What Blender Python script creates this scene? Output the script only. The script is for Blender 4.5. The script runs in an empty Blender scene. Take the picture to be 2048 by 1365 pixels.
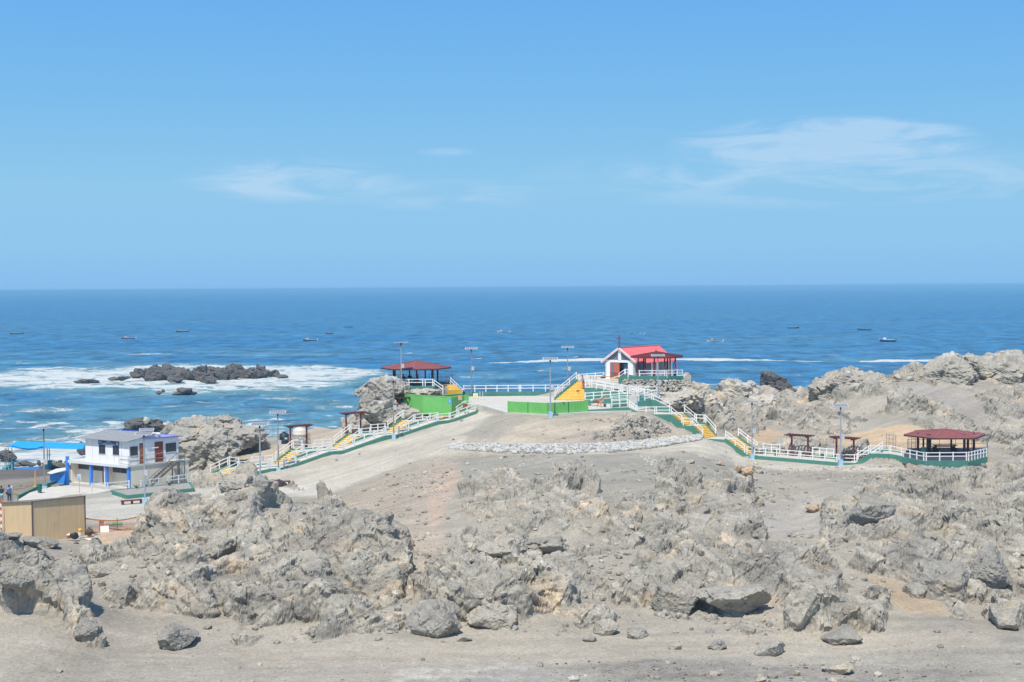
import bpy, bmesh, math, random
import numpy as np
from mathutils import Vector, Matrix
R = math.radians
random.seed(7); rng = np.random.default_rng(7)
scene = bpy.context.scene
COL = scene.collection
F32 = np.float32

# ------------------------------------------------------------------ camera, sky, sun, exposure
HAZE_D = 0.00019
CAMZ = 25.0; FPX = 2844.0
cam_d = bpy.data.cameras.new('camera'); cam = bpy.data.objects.new('camera', cam_d); COL.objects.link(cam)
cam_d.sensor_width = 36; cam_d.lens = 49.99; cam_d.clip_start = 0.5; cam_d.clip_end = 200000
CM = Matrix.Rotation(R(90 - 2.16), 3, 'X') @ Matrix.Rotation(R(-0.377), 3, 'Z')
cam.matrix_world = Matrix.Translation((0, 0, CAMZ)) @ CM.to_4x4()
scene.camera = cam
CMn = np.array(CM); C0 = np.array((0, 0, CAMZ))

SUN_EL = R(61); SUN_AZ = math.atan2(-0.30, -0.95)          # azimuth from +Y towards +X, of the direction TO the sun
sv = Vector((math.sin(SUN_AZ)*math.cos(SUN_EL), math.cos(SUN_AZ)*math.cos(SUN_EL), math.sin(SUN_EL)))
sl = bpy.data.lights.new('sun', 'SUN'); sl.energy = 4.6; sl.angle = R(0.53); sl.color = (1.0, 0.935, 0.83)
so = bpy.data.objects.new('sun', sl); COL.objects.link(so); so.rotation_euler = sv.to_track_quat('Z', 'Y').to_euler()
so.location = (0, 0, 80)

world = bpy.data.worlds.new('World'); scene.world = world; world.use_nodes = True
nt = world.node_tree; nt.nodes.clear()
def N(nt, typ, **kw):
    n = nt.nodes.new(typ)
    for k, v in kw.items():
        if k in ('ins',):
            for kk, vv in v.items(): n.inputs[kk].default_value = vv
        else: setattr(n, k, v)
    return n
wo = N(nt, 'ShaderNodeOutputWorld'); bg = N(nt, 'ShaderNodeBackground'); bg.inputs[1].default_value = 0.15
sky = N(nt, 'ShaderNodeTexSky'); sky.sky_type = 'NISHITA'; sky.sun_disc = False
sky.sun_elevation = SUN_EL; sky.sun_rotation = SUN_AZ % (2*math.pi)
sky.altitude = 0; sky.air_density = 1.0; sky.dust_density = 0.35; sky.ozone_density = 2.2
hs = N(nt, 'ShaderNodeHueSaturation', ins={'Hue': 0.497, 'Saturation': 1.12, 'Value': 1.0})
# thin cirrus: stretched noise on the sky dome, kept to two loose bands like the real streaks
geo = N(nt, 'ShaderNodeTexCoord'); sep = N(nt, 'ShaderNodeSeparateXYZ'); nt.links.new(geo.outputs['Generated'], sep.inputs[0])
def M(nt, op, a, b=None, c=None, clamp=False):
    n = N(nt, 'ShaderNodeMath', operation=op, use_clamp=clamp)
    for i, v in enumerate((a, b, c)):
        if v is None: continue
        if hasattr(v, 'is_linked') or hasattr(v, 'links'): nt.links.new(v, n.inputs[i])
        else: n.inputs[i].default_value = v
    return n.outputs[0]
tx = M(nt, 'DIVIDE', sep.outputs[0], sep.outputs[1]); tz = M(nt, 'DIVIDE', sep.outputs[2], sep.outputs[1])
cmb = N(nt, 'ShaderNodeCombineXYZ'); nt.links.new(M(nt, 'MULTIPLY', tx, 5.0), cmb.inputs[0]); nt.links.new(M(nt, 'MULTIPLY', tz, 26.0), cmb.inputs[1])
n1 = N(nt, 'ShaderNodeTexNoise', ins={'Scale': 2.1, 'Detail': 10.0, 'Roughness': 0.6, 'Distortion': 0.9}); nt.links.new(cmb.outputs[0], n1.inputs['Vector'])
def blob(cx, cz, rx, rz):
    a = M(nt, 'POWER', M(nt, 'DIVIDE', M(nt, 'SUBTRACT', tx, cx), rx), 2.0)
    b = M(nt, 'POWER', M(nt, 'DIVIDE', M(nt, 'SUBTRACT', tz, cz), rz), 2.0)
    return M(nt, 'SUBTRACT', 1.0, M(nt, 'ADD', a, b), clamp=True)
bl = M(nt, 'MULTIPLY', blob(0.222, 0.101, 0.118, 0.019), 1.7)
bl = M(nt, 'MAXIMUM', bl, M(nt, 'MULTIPLY', blob(0.22, 0.076, 0.22, 0.024), 0.62))
bl = M(nt, 'MAXIMUM', bl, M(nt, 'MULTIPLY', blob(-0.155, 0.076, 0.085, 0.017), 0.9))
bl = M(nt, 'MAXIMUM', bl, M(nt, 'MULTIPLY', blob(-0.04, 0.095, 0.028, 0.004), 0.35))
bl = M(nt, 'MAXIMUM', bl, M(nt, 'MULTIPLY', blob(-0.04, 0.065, 0.12, 0.012), 0.4))
edge_n = M(nt, 'MULTIPLY', M(nt, 'SUBTRACT', M(nt, 'ADD', n1.outputs['Fac'], M(nt, 'MULTIPLY', bl, 0.10)), 0.45), 5.0, clamp=True)
dens = M(nt, 'MULTIPLY', M(nt, 'MULTIPLY', bl, 1.5, clamp=True), edge_n, clamp=True)
dens = M(nt, 'MULTIPLY', dens, 0.50)
mixc = N(nt, 'ShaderNodeMix', data_type='RGBA'); nt.links.new(dens, mixc.inputs['Factor'])
nt.links.new(sky.outputs[0], hs.inputs['Color'])
# sea air keeps the low sky blue: below about 25 degrees the clear-sky model gives way to the measured colour of this sky
rp = N(nt, 'ShaderNodeValToRGB'); nt.links.new(sep.outputs[2], rp.inputs[0]); el = rp.color_ramp.elements
el[0].position = 0.0; el[0].color = (.254, .514, .85, 1); el[1].position = .5; el[1].color = (.07, .27, .70, 1)
e = el.new(.03); e.color = (.285, .565, .845, 1); e = el.new(.07); e.color = (.285, .58, .84, 1); e = el.new(.13); e.color = (.205, .505, .845, 1); e = el.new(.2); e.color = (.150, .43, .85, 1)
vs = N(nt, 'ShaderNodeVectorMath', operation='SCALE'); nt.links.new(rp.outputs[0], vs.inputs[0]); vs.inputs['Scale'].default_value = 1/0.15
mrz = N(nt, 'ShaderNodeMapRange', interpolation_type='SMOOTHSTEP', ins={'From Min': .22, 'From Max': .65, 'To Min': 1.0, 'To Max': 0.0}); nt.links.new(sep.outputs[2], mrz.inputs[0])
ms = N(nt, 'ShaderNodeMix', data_type='RGBA'); nt.links.new(mrz.outputs[0], ms.inputs['Factor']); nt.links.new(hs.outputs[0], ms.inputs['A']); nt.links.new(vs.outputs[0], ms.inputs['B'])
nt.links.new(ms.outputs['Result'], mixc.inputs['A']); mixc.inputs['B'].default_value = (3.9, 5.0, 6.2, 1)
nt.links.new(mixc.outputs['Result'], bg.inputs[0]); nt.links.new(bg.outputs[0], wo.inputs[0])
scene.view_settings.view_transform = 'Standard'; scene.view_settings.look = 'None'
scene.view_settings.exposure = 0.0; scene.view_settings.gamma = 1.0

# ------------------------------------------------------------------ pixel <-> world helpers (2048 x 1365 survey frame of the site photograph)
def W(px, py, D):
    d = CM @ Vector(((px-1024)/FPX, (682.5-py)/FPX, -1.0))
    return Vector((0, 0, CAMZ)) + d*(D/d.y)
def Wz(px, py, z):
    d = CM @ Vector(((px-1024)/FPX, (682.5-py)/FPX, -1.0))
    return Vector((0, 0, CAMZ)) + d*((z-CAMZ)/d.z)
def proj(P):
    v = (P - C0) @ CMn
    return 1024 + FPX*v[:, 0]/-v[:, 2], 682.5 - FPX*v[:, 1]/-v[:, 2]

# ------------------------------------------------------------------ numpy noise
def hsh(ix, iy, iz, seed):
    with np.errstate(over='ignore'):
        h = (ix.astype(np.uint32)*np.uint32(374761393) + iy.astype(np.uint32)*np.uint32(668265263)
             + iz.astype(np.uint32)*np.uint32(2147483647) + np.uint32(seed*974711 + 12345))
        h = (h ^ (h >> np.uint32(13)))*np.uint32(1274126177)
        h = (h ^ (h >> np.uint32(16)))*np.uint32(2246822519)
        return h ^ (h >> np.uint32(15))
def u01(h): return (h & np.uint32(0xFFFF)).astype(F32)/F32(65536)
def vnoise(P, seed=0):
    fl = np.floor(P).astype(np.int64); f = (P - fl).astype(F32); f = f*f*(3-2*f)
    r = 0
    for dx in (0, 1):
        wx = f[:, 0] if dx else 1-f[:, 0]
        for dy in (0, 1):
            wy = f[:, 1] if dy else 1-f[:, 1]
            for dz in (0, 1):
                wz = f[:, 2] if dz else 1-f[:, 2]
                r = r + wx*wy*wz*u01(hsh(fl[:, 0]+dx, fl[:, 1]+dy, fl[:, 2]+dz, seed))
    return r
def fbm(P, octs=4, seed=0, gain=.5):
    a = 1.0; t = 0; s = 0
    for o in range(octs):
        s = s + a*(vnoise(P*(2.03**o), seed+o*17)-.5); t += a; a *= gain
    return s/t*2
def facet(P, seed=0, tilt=1.0):
    # voronoi cells, each a randomly tilted plane; returns value and edge distance
    fl = np.floor(P).astype(np.int64); n = len(P)
    d1 = np.full(n, 9e9, F32); d2 = np.full(n, 9e9, F32); val = np.zeros(n, F32)
    for dx in (-1, 0, 1):
        for dy in (-1, 0, 1):
            for dz in (-1, 0, 1):
                cx, cy, cz = fl[:, 0]+dx, fl[:, 1]+dy, fl[:, 2]+dz
                h = hsh(cx, cy, cz, seed)
                a = (h & np.uint32(1023)).astype(F32)/1024; b = ((h >> np.uint32(10)) & np.uint32(1023)).astype(F32)/1024
                c = ((h >> np.uint32(20)) & np.uint32(1023)).astype(F32)/1024
                ex = P[:, 0]-cx-a; ey = P[:, 1]-cy-b; ez = P[:, 2]-cz-c
                d = (ex*ex+ey*ey+ez*ez).astype(F32)
                v = (a*7.31+b*3.77+c*5.19) % 1.0 + .0*ex - .5 + tilt*((b-.5)*2*ex + (c-.5)*2*ey + (a-.5)*2*ez)
                m = d < d1
                d2 = np.where(m, d1, np.minimum(d2, d)); val = np.where(m, v, val); d1 = np.where(m, d, d1)
    return val, np.sqrt(d2)-np.sqrt(d1)
def facet_soft(P, seed=0, tilt=1.0, k=22.0):
    # same tilted cells, but neighbouring planes blend into one another over a short ramp
    fl = np.floor(P).astype(np.int64); n = len(P); num = np.zeros(n, F32); den = np.zeros(n, F32)+F32(1e-12)
    for dx in (-1, 0, 1):
        for dy in (-1, 0, 1):
            for dz in (-1, 0, 1):
                cx, cy, cz = fl[:, 0]+dx, fl[:, 1]+dy, fl[:, 2]+dz
                h = hsh(cx, cy, cz, seed)
                a = (h & np.uint32(1023)).astype(F32)/1024; b = ((h >> np.uint32(10)) & np.uint32(1023)).astype(F32)/1024
                c = ((h >> np.uint32(20)) & np.uint32(1023)).astype(F32)/1024
                ex = (P[:, 0]-cx-a).astype(F32); ey = (P[:, 1]-cy-b).astype(F32); ez = (P[:, 2]-cz-c).astype(F32)
                w = np.exp(-F32(k)*np.sqrt(ex*ex+ey*ey+ez*ez)); v = (a*7.31+b*3.77+c*5.19) % 1.0 - .5 + tilt*((b-.5)*2*ex + (c-.5)*2*ey + (a-.5)*2*ez)
                num += w*v; den += w
    return num/den
def rot(ax, ang): return np.array(Matrix.Rotation(R(ang), 3, ax), dtype=float)

def raster(polys, W_=1560, H_=720, blur=3, base=0.0, sx=0.4, x0=-900, y0=600, sy=0.8):
    # polygons in survey-frame pixels -> smooth mask; returns sampler. frame x from -900.., y from 600..
    X = x0 + (np.arange(W_)+.5)/sx; Y = y0 + (np.arange(H_)+.5)/sy
    img = np.full((H_, W_), base, float)
    XX, YY = np.meshgrid(X, Y)
    for pts, v in polys:
        ins = np.zeros((H_, W_), bool); n = len(pts)
        for i in range(n):
            xa, ya = pts[i]; xb, yb = pts[(i+1) % n]
            if ya == yb: continue
            c = ((ya > YY) != (yb > YY)) & (XX < (xb-xa)*(YY-ya)/(yb-ya)+xa)
            ins ^= c
        img[ins] = v
    k = np.array([1, 2, 1.])/4
    for _ in range(blur):
        img = np.pad(img, 1, mode='edge')
        img = k[0]*img[:-2]+k[1]*img[1:-1]+k[2]*img[2:]
        img = k[0]*img[:, :-2]+k[1]*img[:, 1:-1]+k[2]*img[:, 2:]
    def samp(px, py):
        gx = np.clip((px-x0)*sx-.5, 0, W_-1.001); gy = np.clip((py-y0)*sy-.5, 0, H_-1.001)
        ix = gx.astype(int); iy = gy.astype(int); fx = gx-ix; fy = gy-iy
        return ((img[iy, ix]*(1-fx)+img[iy, ix+1]*fx)*(1-fy) + (img[iy+1, ix]*(1-fx)+img[iy+1, ix+1]*fx)*fy)
    return samp

# ------------------------------------------------------------------ node material helpers
def links(nt, a, b): nt.links.new(a, b)
def newmat(name):
    m = bpy.data.materials.new(name); m.use_nodes = True; nt = m.node_tree
    b = nt.nodes['Principled BSDF']; return m, nt, b
MATS = {}
def mat(name, col, rough=.75, var=.12, scale=3.0, metal=0.0, dirt=0.0, bump=0.0, dirtcol=(.35, .3, .24), wood=False):
    # painted / plain surface with faint uneven tone and optional worn dirt blotches
    if name in MATS: return MATS[name]
    m, nt, b = newmat(name)
    tc = N(nt, 'ShaderNodeTexCoord'); src = tc.outputs['Object']
    mp = N(nt, 'ShaderNodeMapping'); links(nt, src, mp.inputs[0])
    if wood: mp.inputs['Scale'].default_value = (6, 6, .5)
    no = N(nt, 'ShaderNodeTexNoise', ins={'Scale': scale, 'Detail': 5.0, 'Roughness': .6}); links(nt, mp.outputs[0], no.inputs['Vector'])
    mr = N(nt, 'ShaderNodeMapRange', ins={'From Min': .3, 'From Max': .7, 'To Min': 1-var, 'To Max': 1+var}); links(nt, no.outputs['Fac'], mr.inputs[0])
    mx = N(nt, 'ShaderNodeMix', data_type='RGBA', blend_type='MULTIPLY'); mx.inputs['Factor'].default_value = 1
    mx.inputs['A'].default_value = (*col, 1); links(nt, mr.outputs[0], mx.inputs['B'])
    out = mx.outputs['Result']
    if dirt > 0:
        n2 = N(nt, 'ShaderNodeTexNoise', ins={'Scale': scale*.6+.3, 'Detail': 8.0, 'Roughness': .7}); links(nt, src, n2.inputs['Vector'])
        r2 = N(nt, 'ShaderNodeMapRange', ins={'From Min': .5, 'From Max': .72, 'To Min': 0.0, 'To Max': dirt}); links(nt, n2.outputs['Fac'], r2.inputs[0])
        m2 = N(nt, 'ShaderNodeMix', data_type='RGBA'); links(nt, r2.outputs[0], m2.inputs['Factor']); links(nt, out, m2.inputs['A']); m2.inputs['B'].default_value = (*dirtcol, 1)
        out = m2.outputs['Result']
    links(nt, out, b.inputs['Base Color']); b.inputs['Roughness'].default_value = rough; b.inputs['Metallic'].default_value = metal
    if bump > 0:
        bp = N(nt, 'ShaderNodeBump', ins={'Strength': bump, 'Distance': .02}); links(nt, no.outputs['Fac'], bp.inputs['Height']); links(nt, bp.outputs[0], b.inputs['Normal'])
    MATS[name] = m; return m

def tag(o, label=None, cat=None, group=None, kind=None):
    if label: o['label'] = label
    if cat: o['category'] = cat
    if group: o['group'] = group
    if kind: o['kind'] = kind
    return o
def mesh_np(name, V, Fq, mt, smooth=False, attrs=None, colattr=None):
    me = bpy.data.meshes.new(name); nv = len(V); nf = len(Fq); k = Fq.shape[1]
    me.vertices.add(nv); me.vertices.foreach_set('co', np.ascontiguousarray(V, dtype=F32).ravel())
    me.loops.add(nf*k); me.loops.foreach_set('vertex_index', np.ascontiguousarray(Fq, dtype=np.int32).ravel())
    me.polygons.add(nf); me.polygons.foreach_set('loop_start', np.arange(0, nf*k, k, dtype=np.int32))
    me.polygons.foreach_set('loop_total', np.full(nf, k, np.int32))
    me.polygons.foreach_set('use_smooth', np.full(nf, smooth))
    me.update(calc_edges=True)
    for an, av in (attrs or {}).items():
        a = me.attributes.new(an, 'FLOAT', 'POINT'); a.data.foreach_set('value', np.ascontiguousarray(av, dtype=F32))
    if colattr is not None:
        a = me.attributes.new('mineral', 'FLOAT_COLOR', 'POINT')
        c = np.ones((nv, 4), F32); c[:, :3] = colattr; a.data.foreach_set('color', c.ravel())
    me.materials.append(mt)
    return me
def grid_faces(nr, nc):
    i = np.arange(nr*nc).reshape(nr, nc)
    return np.stack([i[:-1, :-1], i[:-1, 1:], i[1:, 1:], i[1:, :-1]], -1).reshape(-1, 4)

# ------------------------------------------------------------------ terrain: survey points (px, py, distance)
CP = []
def c(*a): CP.append(W(*a))
def cz(px, z, D): CP.append(Vector(((px-1024)/FPX*D, D, z)))
for px in (-900, -400, 0, 300, 600, 900, 1200, 1500, 1800, 2100, 2500, 2950):
    cz(px, 5.0, 62); cz(px, 5.0, 71)
    cz(px, 23.3, 1.5); cz(px, 19.0, 10); cz(px, 12.0, 27); cz(px, 7.6, 44)
    if px > 200: cz(px, 5.0, 77)
for q in [(0, 1112, 85), (60, 1150, 84), (120, 1195, 82), (180, 1250, 80), (-150, 1080, 86),
          (0, 1240, 79), (90, 1262, 78), (205, 1292, 78), (150, 1130, 95), (100, 1090, 102), (0, 1070, 104), (250, 1250, 82), (200, 1190, 88), (150, 1160, 92),
          (65, 1079, 107), (170, 1070, 110), (5, 1066, 109), (250, 1062, 112), (200, 1047, 119), (300, 1028, 125), (260, 1008, 132), (200, 1008, 132), (300, 1008, 132),
          (18, 1003, 145), (18, 975, 156), (89, 983, 147), (40, 950, 172), (60, 942, 186), (138, 979, 147), (258, 980, 144), (378, 968, 147), (378, 940, 165), (150, 990, 140), (60, 1003, 140),
          # big left outcrop
          (275, 1118, 103), (292, 1086, 105), (330, 1048, 106), (385, 1026, 107), (450, 983, 108), (500, 988, 108), (575, 1015, 108), (640, 1037, 107), (690, 1045, 106), (760, 1085, 105),
          (812, 1099, 102), (824, 1130, 97), (400, 1100, 97), (500, 1100, 97), (600, 1100, 97), (700, 1100, 98), (350, 1180, 88), (450, 1200, 87), (600, 1200, 87), (700, 1200, 88),
          (500, 1297, 79), (600, 1292, 79), (800, 1262, 81), (260, 1215, 86), (200, 1200, 88), (180, 1110, 98), (400, 1250, 82), (790, 1220, 85), (400, 1030, 103), (500, 1030, 103), (600, 1040, 103),
          (700, 1050, 102), (320, 1100, 97),
          # road and centre slope
          (640, 988, 137), (560, 985, 139), (720, 1020, 127), (750, 1000, 130), (780, 1050, 116), (820, 970, 133), (860, 940, 140), (880, 925, 143), (960, 908, 145), (800, 900, 155), (700, 930, 150), (600, 960, 146),
          (900, 1050, 114), (870, 1120, 103), (842, 1175, 95), (900, 860, 160), (960, 840, 162), (920, 985, 128),
          (950, 955, 132), (1060, 958, 127), (1140, 962, 123), (1180, 1000, 115), (1200, 960, 130), (1200, 930, 136), (1300, 950, 132), (1400, 930, 138), (1350, 912, 142), (1440, 925, 142),
          (1080, 1060, 107), (1080, 1108, 104), (1000, 1100, 103), (960, 1100, 98), (1060, 1128, 94), (850, 1200, 88), (840, 1262, 82), (1000, 1272, 81), (1200, 1275, 81), (1000, 1180, 86),
          (1200, 1100, 100), (1300, 1150, 93), (1200, 1200, 88), (1400, 1100, 99), (1400, 1200, 88), (1500, 1150, 91), (1250, 1010, 116), (1330, 970, 123), (1400, 1000, 117), (1480, 1000, 118),
          (1560, 1040, 118), (1450, 975, 129), (1350, 1010, 117), (1600, 1000, 130), (1620, 1060, 112), (1300, 1080, 103),
          (1700, 1050, 109), (1700, 985, 122), (1800, 1000, 117), (1900, 1000, 115), (2000, 1000, 114), (1750, 948, 144), (1850, 950, 136), (1900, 938, 144), (1980, 942, 140), (2040, 955, 130), (2150, 950, 130),
          (1700, 1150, 93), (1850, 1100, 99), (2000, 1100, 99), (2040, 1150, 93), (1900, 1200, 88), (2040, 1250, 83), (1600, 1255, 82), (1500, 1255, 82), (1700, 1290, 79), (1900, 1250, 82), (2150, 1200, 88), (2300, 1100, 95),
          (1640, 942, 147), (1540, 930, 152), (1480, 925, 153), (1450, 895, 157),
          # mound, riprap and plateau
          (899, 899, 146), (1016, 905, 142), (1133, 908, 140), (1221, 905, 142), (1309, 894, 147), (1402, 879, 154), (903, 888, 149), (1016, 887, 145), (1133, 889, 143.5), (1221, 886, 146), (1309, 879, 150),
          (1050, 865, 150), (1150, 865, 149), (1250, 860, 150), (1320, 855, 155), (1095, 834, 157), (1016, 831, 159.5), (1176, 828, 160.5), (1250, 828, 160), (1290, 832, 159), (1340, 850, 158), (1385, 868, 157),
          (966, 823, 170), (1000, 815, 170), (1000, 800, 181), (930, 800, 182), (1100, 799, 180), (1160, 801, 176), (1220, 800, 172), (1300, 818, 166), (1150, 815, 168),
          (1405, 880, 161), (1450, 882, 160), (1490, 913, 158), (1507, 918, 157), (1676, 930, 151), (1740, 920, 151), (1805, 924, 150), (1440, 872, 164),
          # behind the ramp, spit, gazebo knoll
          (640, 862, 182), (700, 858, 176), (580, 890, 172), (520, 900, 170), (460, 925, 164), (420, 945, 160), (620, 893, 165), (720, 868, 169), (820, 836, 174), (840, 820, 176), (900, 820, 173), (380, 955, 152),
          (800, 800, 174), (800, 780, 176), (860, 782, 175), (905, 783, 177), (740, 855, 172), (850, 778, 184), (780, 780, 184), (670, 866, 172),
          # chapel knoll
          (1240, 762, 183), (1340, 762, 184), (1300, 762, 178), (1250, 762, 176.5), (1383, 763, 180), (1200, 764, 187), (1300, 792, 175), (1380, 800, 177), (1240, 800, 174), (1320, 850, 168), (1400, 850, 174), (1450, 830, 183),
          (1450, 870, 170), (1405, 800, 182), (1360, 765, 192), (1190, 762, 190),
          # right background
          (1500, 862, 173), (1600, 872, 170), (1700, 868, 172), (1800, 852, 172), (1640, 892, 161), (1560, 890, 162), (1950, 885, 166), (1850, 870, 168), (1730, 900, 160), (2040, 900, 165), (2100, 870, 170),
          (1440, 812, 193), (1480, 785, 198), (1520, 812, 190), (1600, 820, 190), (1560, 812, 205), (1600, 812, 203), (1650, 785, 198), (1700, 768, 195), (1770, 764, 193), (1830, 766, 190), (1860, 762, 196), (1905, 744, 198),
          (1945, 744, 199), (2000, 757, 196), (2047, 760, 194), (2150, 764, 195), (1850, 775, 186), (1890, 795, 182), (1970, 832, 176), (1800, 790, 184), (1700, 800, 186), (1750, 830, 180), (1650, 840, 178), (1550, 840, 180),
          (2047, 800, 182), (1990, 770, 188), (1880, 760, 190), (2100, 820, 180)]:
    c(*q)
cz(330, 5.5, 115); cz(450, 5.3, 117); cz(400, 5.1, 125); cz(575, 5.3, 118); cz(500, 5.0, 130); cz(690, 6.0, 117); cz(760, 6.0, 112); cz(620, 5.4, 126)
cz(0, 7.0, 91); cz(-100, 7.2, 92); cz(100, 6.5, 88); cz(-400, 8, 90); cz(-400, 6, 110); cz(-300, 4.5, 140); cz(-900, 8, 100); cz(-900, 5, 150); cz(-300, 2.5, 170)
cz(2500, 9, 130); cz(2500, 11, 170); cz(2950, 12, 150); cz(2500, 6, 90); cz(2900, 6, 90)
# the coast: dry edge, waterline, drowned floor
for px, De, ze, Dw in [(-900, 180, 2.2, 192), (-400, 180, 2, 192), (-100, 184, 1.6, 195), (60, 190, .6, 197), (160, 186, 1.2, 195), (250, 175, 2.5, 186), (330, 172, 4, 184), (420, 178, 5, 190), (520, 182, 5.5, 192),
                       (640, 188, 6.3, 196), (740, 184, 8, 192), (850, 188, 11, 197), (950, 187, 10.2, 196), (1050, 187, 10.2, 196), (1150, 192, 12, 201), (1260, 196, 12.4, 206), (1380, 198, 9, 208),
                       (1480, 205, 9, 216), (1560, 214, 6.5, 224), (1600, 208, 6, 220), (1700, 204, 10.5, 216), (1850, 206, 12, 220), (1950, 210, 13, 224), (2100, 210, 12, 224), (2500, 205, 10, 220), (2950, 200, 9, 214)]:
    cz(px, ze, De); cz(px, -2.0, Dw); cz(px, -5.0, Dw+22); cz(px, -7.0, Dw+50)
CPn = np.array([tuple(p) for p in CP])
A = np.sqrt(((CPn[:, None, :2]-CPn[None, :, :2])**2).sum(-1)+1.2**2)
wts = np.linalg.solve(A + np.eye(len(CPn))*0.02*-1, CPn[:, 2]-6.0)
def base_z(X, Y):
    out = np.empty(X.size); Xf = X.ravel(); Yf = Y.ravel(); wf = wts.astype(F32)
    cx = CPn[:, 0].astype(F32); cy = CPn[:, 1].astype(F32)
    for i in range(0, X.size, 60000):
        x = Xf[i:i+60000, None].astype(F32); y = Yf[i:i+60000, None].astype(F32)
        out[i:i+60000] = np.sqrt((x-cx)**2+(y-cy)**2+F32(1.44)) @ wf
    return (out+6.0).reshape(X.shape)

NCL = 1010
_pr = [(60.5, 80, 1.15), (80, 112, .68), (112, 150, .64), (150, 216, .29), (216, 236, .8)]      # finer rows where the land is steep and far
hfac = np.concatenate([np.arange(56880/a, 56880/b, -st) for a, b, st in _pr])
Drows = np.concatenate([np.linspace(1.5, 59.5, 36), 56880/hfac, np.linspace(237, 275, 20)]); NRW = len(Drows)
Kc = np.concatenate([np.linspace(-900, -75, 30), np.linspace(-70, 2118, NCL-60), np.linspace(2125, 2950, 30)])
KK, DD = np.meshgrid((Kc-1024)/FPX, Drows)
X = KK*DD; Y = DD.copy()
Zb = base_z(X, Y)

# flattened pads under the built parts: (survey pixels with distance) polygons, ground is kept at or just under them
PADS = []
def pad(pts3, lift=-.06):
    PADS.append(([Vector(p) for p in pts3], lift))
# ------------------------------------------------------------------ key lines of the built parts (needed for the pads)
ZP = 10.9                                                        # main plaza level
RU = Vector((11.7, 9.0, 0)).normalized(); RV = Vector((-RU.y, RU.x, 0))
def LP(px, py):
    k = (px-1024)/FPX
    return W(px, py, 173.46/(1-0.769*k))
FL = [(LP(405, 962), LP(436, 960)), (LP(539, 940), LP(569, 937)), (LP(659, 905.5), LP(688, 901)), (LP(771, 873), LP(797.5, 870)), (LP(876, 844), LP(900.6, 840.5)), (LP(968.6, 817), LP(985, 816))]
FZ = [4.75, 5.5, 6.8, 8.1, 9.3, 10.45]
FL = [(Vector((a.x, a.y, z)), Vector((b.x, b.y, z))) for (a, b), z in zip(FL, FZ)]
def off(p, t, dz=0): return p + RV*t + Vector((0, 0, dz))
for i in range(5):
    a, b = FL[i]; a2 = FL[i+1][0]
    pad([off(a, -.1), off(b, -.1), off(b, 1.7), off(a, 1.7)], -.25); pad([off(b, -.1), off(a2, -.1), off(a2, 1.8), off(b, 1.8)], -.3)
    pad([off(b, 1.6, -.1), off(a2, 1.6, -.1), off(a2, 5.4, -.1), off(b, 5.4, -.1)], -.3)
plaza = [W(966, 823, 169.5), W(1010, 832, 160.5), W(1095, 835, 157.5), W(1180, 829, 160), W(1262, 825, 161), W(1318, 812, 168), W(1320, 800, 176), W(1180, 797, 182), W(1050, 796, 184.5), W(925, 797, 184), W(905, 815, 175)]
plaza = [Vector((p.x, p.y, ZP)) for p in plaza]
pad(plaza, -.12)
chap = [Vector((p.x, p.y, 13.3)) for p in (W(1240, 760, 176), W(1383, 760, 177), W(1383, 760, 192), W(1150, 760, 192), W(1150, 760, 182), W(1240, 760, 180))]
pad(chap, -.3)
bay = [Vector((p.x, p.y, 4.6)) for p in (W(100, 990, 143), W(258, 990, 141), W(420, 965, 147), W(400, 960, 160), W(100, 970, 158))]
pad(bay, -.1)
leftplaza = [Vector((p.x, p.y, 5.1)) for p in (W(165, 1040, 120), W(330, 1040, 121), W(640, 990, 134), W(560, 970, 142), W(400, 970, 142), W(258, 985, 139.5), W(165, 995, 138))]
pad(leftplaza, -.03)
gz2 = [Vector((p.x, p.y, 6.55)) for p in (W(1780, 925, 150), W(1848, 928, 147), W(1934, 930, 147), W(1976, 925, 150), W(1985, 905, 161), W(1800, 905, 161))]
pad(gz2, -.5)
gz1 = [Vector((p.x, p.y, 13.0)) for p in (W(786, 775, 173), W(867, 775, 172.5), W(905, 775, 176), W(900, 770, 185), W(790, 770, 185))]
pad(gz1, -.35)
CR = [(1273.5, 829, 162), (1311, 825, 162), (1341, 832, 162), (1365, 852, 162), (1384, 853, 161.5), (1407, 878, 161), (1450, 880, 160), (1491, 911, 158.5), (1507, 913, 158), (1600, 920.5, 154.5), (1676, 927, 152), (1711, 928, 151.5), (1739, 909, 151.5), (1780, 910, 152), (1805, 914.5, 151.5)]
CRW = [W(*p) for p in CR]
FARO = Vector((1.75, 1.9, 0))                                    # vector from near edge to far edge of the right-hand path
for a, b in zip(CRW[2:-1], CRW[3:]):
    s = Vector((0, 0, 0)); pad([a+Vector((-.15, -.2, 0)), b+Vector((.1, -.2, 0)), b+FARO*1.35, a+FARO*1.35], -.3)

pad([W(*q) for q in ((900, 898, 145.5), (1016, 906, 141.5), (1133, 909, 140), (1221, 906, 142))]+[W(*q) for q in ((1221, 886, 146.3), (1133, 888.5, 144), (1016, 886.5, 145.6), (903, 888, 149.8))], -.22)
pad([W(*q) for q in ((1221, 906, 142), (1309, 895, 146.5), (1309, 878.5, 150.4), (1221, 886, 146.3))], -.22); pad([W(*q) for q in ((1309, 895, 146.5), (1403, 879, 154.6), (1402, 870, 156.4), (1309, 878.5, 150.4))], -.22)
pad([W(*q) for q in ((1236, 778, 175.6), (1300, 782, 174), (1388, 780, 175.2), (1388, 762, 178), (1300, 762, 176.4), (1236, 775, 177.5))], -.5)
pad([W(*q) for q in ((1812, 940, 147.8), (1890, 955, 144.2), (1975, 952, 145.4), (1975, 934, 149.5), (1890, 940, 147.6), (1812, 932, 150.4))], -.45)
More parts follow.
